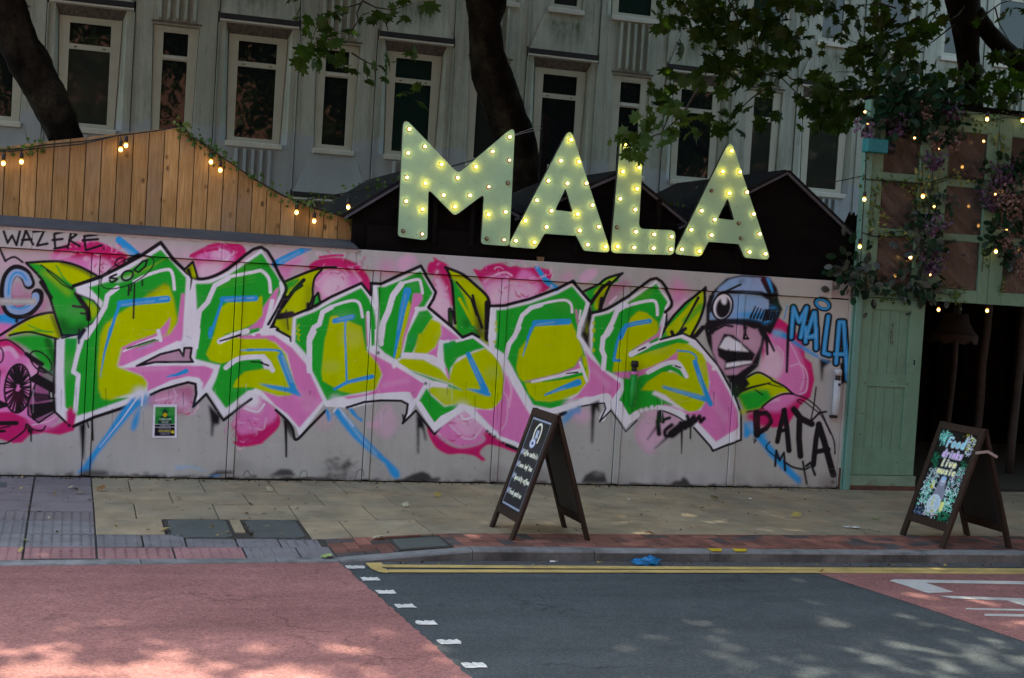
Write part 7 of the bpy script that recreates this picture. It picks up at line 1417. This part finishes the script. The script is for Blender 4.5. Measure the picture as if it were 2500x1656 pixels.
# ---------------------------------------------------------------- ivy along the gable
def ivy(name, label, pts_px, n, Y, size, mat, spread, seed, cat='garland', group=None, mat2=None):
    rs = np.random.RandomState(seed); P = [np.array(onY(x, y, Y)) for x, y in pts_px]; seg = rs.randint(0, len(P)-1, n); t = rs.uniform(0, 1, n)
    C = np.array([P[s]*(1-q)+P[s+1]*q for s, q in zip(seg, t)])+rs.normal(0, 1, (n, 3))*np.array([spread, .03, spread])
    th = thing(name, label, cat, tuple(P[0]), group)
    MB().tube([Vector(p) for p in P], .004, 5).obj('vine', TWIG, th)
    k = n if mat2 is None else n//2
    o = link('leaves', leaf_mesh('leaves', C[:k], rs.uniform(.7, 1.25, k)*size, T_IVY, mat, jit=.6, nrm=(0, -.8, .2), rs=rs), th); o['kind'] = 'stuff'
    if mat2 is not None: o = link('leaves', leaf_mesh('leaves', C[k:], rs.uniform(.7, 1.25, n-k)*size, T_IVY, mat2, jit=.6, nrm=(0, -.8, .2), rs=rs), th); o['kind'] = 'stuff'
    return th
ivy('ivy_garland', 'ivy trailing down the right slope of the timber gable', [(446, 306), (470, 336), (520, 368), (560, 396), (620, 436), (690, 476), (760, 505), (850, 532), (880, 545)], 190, GY-.04, .05, IVY, .035, 21)
ivy('ivy_garland', 'few ivy leaves at the left start of the timber gable', [(-40, 375), (30, 368), (70, 360), (115, 352)], 34, GY-.04, .055, IVY, .035, 22)
ivy('ivy_garland', 'thin ivy strand hanging from the gable across to the letter M', [(720, 492), (760, 487), (850, 470), (920, 458), (970, 445)], 46, GY-.05, .05, IVY, .035, 23)
ivy('ivy_garland', 'ivy tuft growing over the dark gable end beside the fascia', [(845, 540), (865, 560), (880, 590), (905, 600)], 22, GY-.06, .05, IVY, .03, 24)
ivy('ivy_garland', 'faint ivy strand across the dark roof between letters L and A', [(1600, 512), (1640, 507), (1700, 500)], 16, .8, .05, IVY, .03, 25)
# ---------------------------------------------------------------- flowers and leaves on the entrance
def zz3(x, y): return (2040+x/3.137, 230+y/3.137)
iv = [('ivy_garland', 'variegated ivy climbing the left post of the green entrance', [(250,440),(240,700),(320,760),(280,900),(300,1000),(260,1100)], 120, .06), ('ivy_garland', 'variegated ivy along the upper glazing bars of the entrance', [(350,650),(480,690),(640,680),(740,700),(900,640),(1150,680)], 120, .04), ('ivy_garland', 'ivy along the lower glazing bar of the left glazed door', [(330,1070),(420,1060),(520,1050),(560,1100)], 44, .03), ('ivy_garland', 'ivy swag along the bottom of the glazed doors', [(300,1540),(450,1530),(600,1560),(760,1520),(900,1540),(1000,1520)], 130, .05), ('ivy_garland', 'ivy on the top right rail of the green entrance', [(980,140),(1060,210),(1180,210),(1300,180),(1430,190)], 70, .05), ('ivy_garland', 'ivy hanging down the right stile between glazed doors', [(1250,290),(1270,420),(1240,560),(1180,680),(1160,880)], 90, .05), ('ivy_garland', 'ivy strand beside the middle stile with its bulb', [(660,480),(670,640),(640,760),(640,880),(760,760)], 80, .05), ('ivy_garland', 'short ivy strand low on the right glazed door', [(1300,1350),(1270,1450),(1260,1520)], 26, .02), ('ivy_garland', 'ivy strand running down the right door stile', [(1140,1180),(1130,1260),(1120,1360)], 16, .015)]
for i, (nm, lb, pp, n, sp_) in enumerate(iv): ivy(nm, lb, [zz3(*p) for p in pp], n, -.045, .045, IVY if i not in (0, 1, 2) else IVYV, sp_, 40+i, 'garland', None, IVYV if i in (5, 6) else IVY)
FLO = fan([(.5*math.cos(a), .5*math.sin(a)) for a in [k*math.pi/3 for k in range(6)]], .1, .2)
def wisteria(x, y0, y1, w, mat, label, n=150, seed=0):
    rs = np.random.RandomState(seed); a, b = onY(*zz3(x, y0), -.11), onY(*zz3(x, y1), -.11); t = rs.uniform(0, 1, n)**.8
    r = w/3.137*.0046*(1.02-t)**.5; C = np.array(a)[None]*(1-t)[:, None]+np.array(b)[None]*t[:, None]+rs.normal(0, 1, (n, 3))*np.stack([r*.5, r*.35, r*.2], -1)
    th = thing('flower_cluster', label, 'flowers', tuple(a), 'artificial flower clusters on the entrance')
    MB().tube([a, b], .004, 5).obj('stem', TWIG, th)
    o = link('blossom', leaf_mesh('blossom', C, rs.uniform(.022, .042, n), FLO, mat, jit=1.0, nrm=(0, -.6, .2), rs=rs), th); o['kind'] = 'stuff'
for a in ((240,195,350,110,LILAC,'small lilac flower cluster above the teal lamp'), (465,140,330,110,PURPLE,'purple flower cluster hanging over the left top pane'), (870,85,210,100,PURPLE,'purple flower cluster at the top middle of the entrance'), (680,70,190,80,PALEFL,'pale flower cluster left of the top bulb'), (770,280,440,90,PALEFL,'pale flower cluster above the dark purple one'), (900,330,440,60,PALEFL,'thin pale flower spike right of the middle stile'), (755,440,580,110,PURPLE,'dark purple flower cluster on the middle stile'), (745,920,1080,130,LILAC,'lilac grape-like cluster in the middle foliage'), (740,1190,1390,150,PURPLE,'purple flower cluster low in the middle foliage'), (1290,530,700,140,PURPLE,'purple flower cluster high on the right stile'), (1200,690,900,130,PURPLE,'deep purple cluster beside pale pink flowers at right'), (1320,700,1010,160,PALEFL,'long pale pink flower cluster at the right'), (1310,1020,1200,80,PALEFL,'thin pale flower tail below the long pink cluster'), (1420,1190,1410,110,PALEFL,'pale flower cluster at the far right edge'), (1430,780,950,70,PALEFL,'faint pale flower cluster at the right frame edge')):
    wisteria(*a, n=int(60+(a[2]-a[1])*a[3]/170), seed=int(a[0]+a[1]))
def clump(x, y, r, n, size, label, seed, mats=(DARKLEAF, GREYLEAF), Y=-.10):
    n = int(n*1.3); size *= .86; r *= 1.04
    rs = np.random.RandomState(seed); c = np.array(onY(*zz3(x, y), Y)); rr = r/3.137*.0046
    th = thing('leaf_clump', label, 'foliage', tuple(c), 'artificial leaf clumps on the entrance')
    for k, m in enumerate(mats):
        q = n//len(mats); C = c+rs.normal(0, 1, (q, 3))*np.array([rr*.55, .05, rr*.55]); d = C-c; o = link('leaves', leaf_mesh('leaves', C, rs.uniform(.7, 1.3, q)*size, T_OVAL, m, jit=.5, tip=d/(np.linalg.norm(d, axis=1)[:, None]+1e-6)*.9+np.array([0, 0, -.25]), nrm=(0, -.8, .3), rs=rs), th); o['kind'] = 'stuff'
clump(130, 1350, 170, 56, .13, 'dark begonia leaf clump over the hoarding end', 60); clump(230, 1440, 130, 34, .11, 'dark leaf clump at the foot of the entrance corner', 61); clump(700, 200, 190, 70, .12, 'dark leaf mass at the top middle of the entrance', 62, (DARKLEAF,)); clump(560, 60, 170, 60, .13, 'dark leaf mass on top of the left glazed door', 63, (DARKLEAF,)); clump(880, 230, 120, 36, .10, 'dark leaf clump under the top purple flowers', 64, (DARKLEAF,)); clump(680, 930, 140, 46, .10, 'dark and grey leaf clump on the middle stile', 65); clump(720, 1150, 160, 56, .10, 'dark leaf clump round the round green leaf', 66); clump(640, 1400, 190, 80, .11, 'dark leaf mass at the bottom of the middle stile', 67); clump(1240, 1090, 130, 40, .12, 'dark green leaf clump on the right stile', 68, (DARKLEAF,)); clump(1300, 620, 150, 46, .10, 'dark leaf clump high on the right stile', 69, (DARKLEAF,)); clump(1330, 1250, 100, 26, .09, 'small grey leaf clump under the right bulb', 70); clump(350, 190, 110, 30, .13, 'long dark leaves on the left corner of the entrance', 71, (DARKLEAF,)); clump(840, 830, 90, 24, .09, 'grey spotted leaf clump right of the middle stile', 72)
clump(450, 40, 150, 60, .14, 'dark leaves heaped on the top left corner of the entrance', 73, (DARKLEAF,)); clump(800, 40, 150, 50, .12, 'dark leaves heaped on the top middle of the entrance', 74, (DARKLEAF,)); clump(1300, 880, 110, 40, .09, 'dark leaves behind the long pink flower cluster', 75, (DARKLEAF,)); clump(1420, 560, 110, 36, .10, 'dark leaves at the far right edge of the entrance', 76, (DARKLEAF,)); clump(1420, 1000, 120, 40, .10, 'dark leaves low at the far right edge of the entrance', 77, (DARKLEAF,))
q = onY(*zz3(755, 1155), -.16); tag(link('round_leaf', MB().lathe([(.002, 0), (.045, .004), (.062, -.004), (.064, -.01)], (q.x, -.15, q.z), axis='Y', n=16).mesh('round_leaf', DARKLEAF, smooth=True)), 'single round bright green leaf in the middle of the entrance foliage', 'leaf')
# ================================================================ small things on the ground
def ground_leaf(x, y, s, mat, label, z=None, group='fallen leaves on the pavement', tm=T_PLANE, lift=.0):
    g = onZ(x, y, 0.0); z = zp(g.x, g.y)
    g = onZ(x, y, z); z = zp(g.x, g.y) if g.y > yk(g.x) else RZ+.008
    if g.y <= yk(g.x): g = onZ(x, y, z)
    me = leaf_mesh('fallen_leaf', [(0, 0, 0)], [s], tm, mat, jit=.35, tip=(math.cos(x*1.7), math.sin(x*1.7), .05), nrm=(0, 0, 1.2)); mz = min(v.co.z for v in me.vertices)
    o = link('fallen_leaf', me, None, (g.x, g.y, z+.004-mz+lift)); tag(o, label, 'leaf', group); return o
ground_leaf(800, 1364, .13, FALLEN[2], 'big bright green fallen leaf on the dropped kerb edge', tm=T_PLANE, lift=.004); ground_leaf(925, 1319, .13, FALLEN[3], 'pale curled leaf lying on the red paving bricks'); ground_leaf(1746, 1222, .12, FALLEN[3], 'large pale leaf on slabs near the hoarding, right of middle'); ground_leaf(1070, 1215, .09, FALLEN[0], 'yellow leaf on slabs just left of the coffee board'); ground_leaf(987, 1238, .08, FALLEN[3], 'pale leaf on slabs between small cover and hoarding'); ground_leaf(246, 1200, .10, FALLEN[1], 'orange-brown leaf at the corner of the yellow slabs'); ground_leaf(660, 1201, .09, FALLEN[3], 'pale leaf on slabs below the blue paint stroke'); ground_leaf(402, 1300, .08, FALLEN[0], 'yellow leaf at the corner of the left metal cover'); ground_leaf(62, 1327, .06, FALLEN[2], 'yellow-green leaf on grey studded slabs at left'); ground_leaf(48, 1352, .05, FALLEN[0], 'yellow leaf on red studded slabs at left'); ground_leaf(1588, 1306, .07, FALLEN[1], 'brown curled leaf on bricks right of the coffee board'); ground_leaf(1635, 1369, .07, FALLEN[1], 'brown scrap of leaf in the gutter beside the blue bag'); ground_leaf(1943, 1265, .10, FALLEN[0], 'yellowish leaf on slabs below the black name'); ground_leaf(2138, 1268, .10, FALLEN[2], 'green leaf on slabs left of the drawing board'); ground_leaf(2280, 1294, .07, FALLEN[0], 'small yellow leaf under the drawing board'); ground_leaf(195, 1207, .08, FALLEN[0], 'yellow leaf on purple-grey slabs near the hoarding'); ground_leaf(173, 1193, .07, FALLEN[3], 'pale leaf on purple-grey slabs by the hoarding'); ground_leaf(2005, 1400, .05, FALLEN[1], 'tiny leaf on the outer yellow line')
rs = np.random.RandomState(31)
for i in range(26):
    x = rs.uniform(40, 2180); y = rs.uniform(1190, 1290)+(x/2500)*12
    ground_leaf(x, y, rs.uniform(.025, .055), FALLEN[rs.randint(0, 5)], 'tiny dry leaf scrap scattered on the paving slabs', group='tiny leaf scraps on the slabs', tm=T_OVAL)
ds = []
for i in range(420):
    x = rs.uniform(-1.2, 7.2); ds.append((x, -abs(rs.normal(0, .04))-.03, .004+zp(x, 0)))
for i in range(120):
    x = rs.uniform(1.8, 9); ds.append((x, yk(x)-.03-abs(rs.normal(0, .05)), RZ+.006))
for i in range(140):
    x = rs.uniform(-1, 9); y = rs.uniform(-2.45, -.1); ds.append((x, y, zp(x, y)+.004))
for i in range(50): ds.append((rs.uniform(1.07, 1.13), rs.uniform(-2.45, -1.8), zp(1.1, -2.1)+.003))
o = link('leaf_litter', leaf_mesh('leaf_litter', ds, rs.uniform(.008, .032, len(ds)), T_OVAL, FALLEN[4], jit=.3, tip=(.3, .3, 0), nrm=(0, 0, 1), rs=rs)); o['kind'] = 'stuff'; o['label'] = 'small dark leaf crumbs along the hoarding foot and gutter'; o['category'] = 'leaf litter'
ds2 = [(p[0]+rs.uniform(-.3, .3), p[1], p[2]+.002) for p in ds[::4]]
o = link('leaf_litter', leaf_mesh('leaf_litter', ds2, rs.uniform(.012, .04, len(ds2)), T_OVAL, FALLEN[0], jit=.3, tip=(.3, .3, 0), nrm=(0, 0, 1), rs=rs)); o['kind'] = 'stuff'; o['label'] = 'small yellow leaf crumbs along the hoarding foot and gutter'; o['category'] = 'leaf litter'
# blue plastic bag
bm = bmesh.new(); bmesh.ops.create_icosphere(bm, subdivisions=3, radius=1.0); rr = random.Random(3)
for v in bm.verts:
    k = 1+.42*math.sin(v.co.x*6+v.co.z*4)*math.sin(v.co.y*7+1)+.2*math.sin(v.co.x*15+v.co.y*11)+rr.uniform(-.14, .14); x, y, z = v.co*k; tail = max(0, -x-.2); v.co = (x*.078-tail*.05, y*.04, max(0, z*.036*(1-.6*tail)+.018))
me = bpy.data.meshes.new('blue_bag'); bm.to_mesh(me); bm.free(); me.materials.append(BLUEBAG); me.polygons.foreach_set('use_smooth', [True]*len(me.polygons))
g = onZ(1583, 1380, RZ); tag(link('plastic_bag', me, None, (g.x, g.y, RZ+.003)), 'crumpled bright blue plastic bag in the gutter', 'bag')
def scrap(x, y, w, d, label, mat=PAPER, seed=1):
    g = onZ(x, y, 0); z0 = 0.0
    if g.y < yk(g.x): g = onZ(x, y, RZ); z0 = RZ+.006
    rr = random.Random(seed); n = 5; V = [(g.x+(i/n-.5)*w+rr.uniform(-.004, .004), g.y+(j/n-.5)*d, z0+.005+rr.uniform(0, .012)) for i in range(n+1) for j in range(n+1)]
    tag(MB().add(V, [(i*(n+1)+j, (i+1)*(n+1)+j, (i+1)*(n+1)+j+1, i*(n+1)+j+1) for i in range(n) for j in range(n)]).obj('litter', mat), label, 'litter', 'bits of litter')
scrap(2068, 1289, .06, .05, 'white paper scrap on slabs left of the drawing board'); scrap(2088, 1291, .09, .06, 'larger white crumpled wrapper left of the drawing board', seed=2); scrap(1831, 1220, .03, .03, 'tiny white scrap on slabs near the hoarding', seed=3); scrap(1352, 1376, .06, .02, 'flat white scrap in the gutter left of the blue bag', seed=4); scrap(1536, 1222, .03, .03, 'tiny white scrap right of the coffee board', seed=5)
for o in COL.objects:
    if 'w' in o: del o['w']
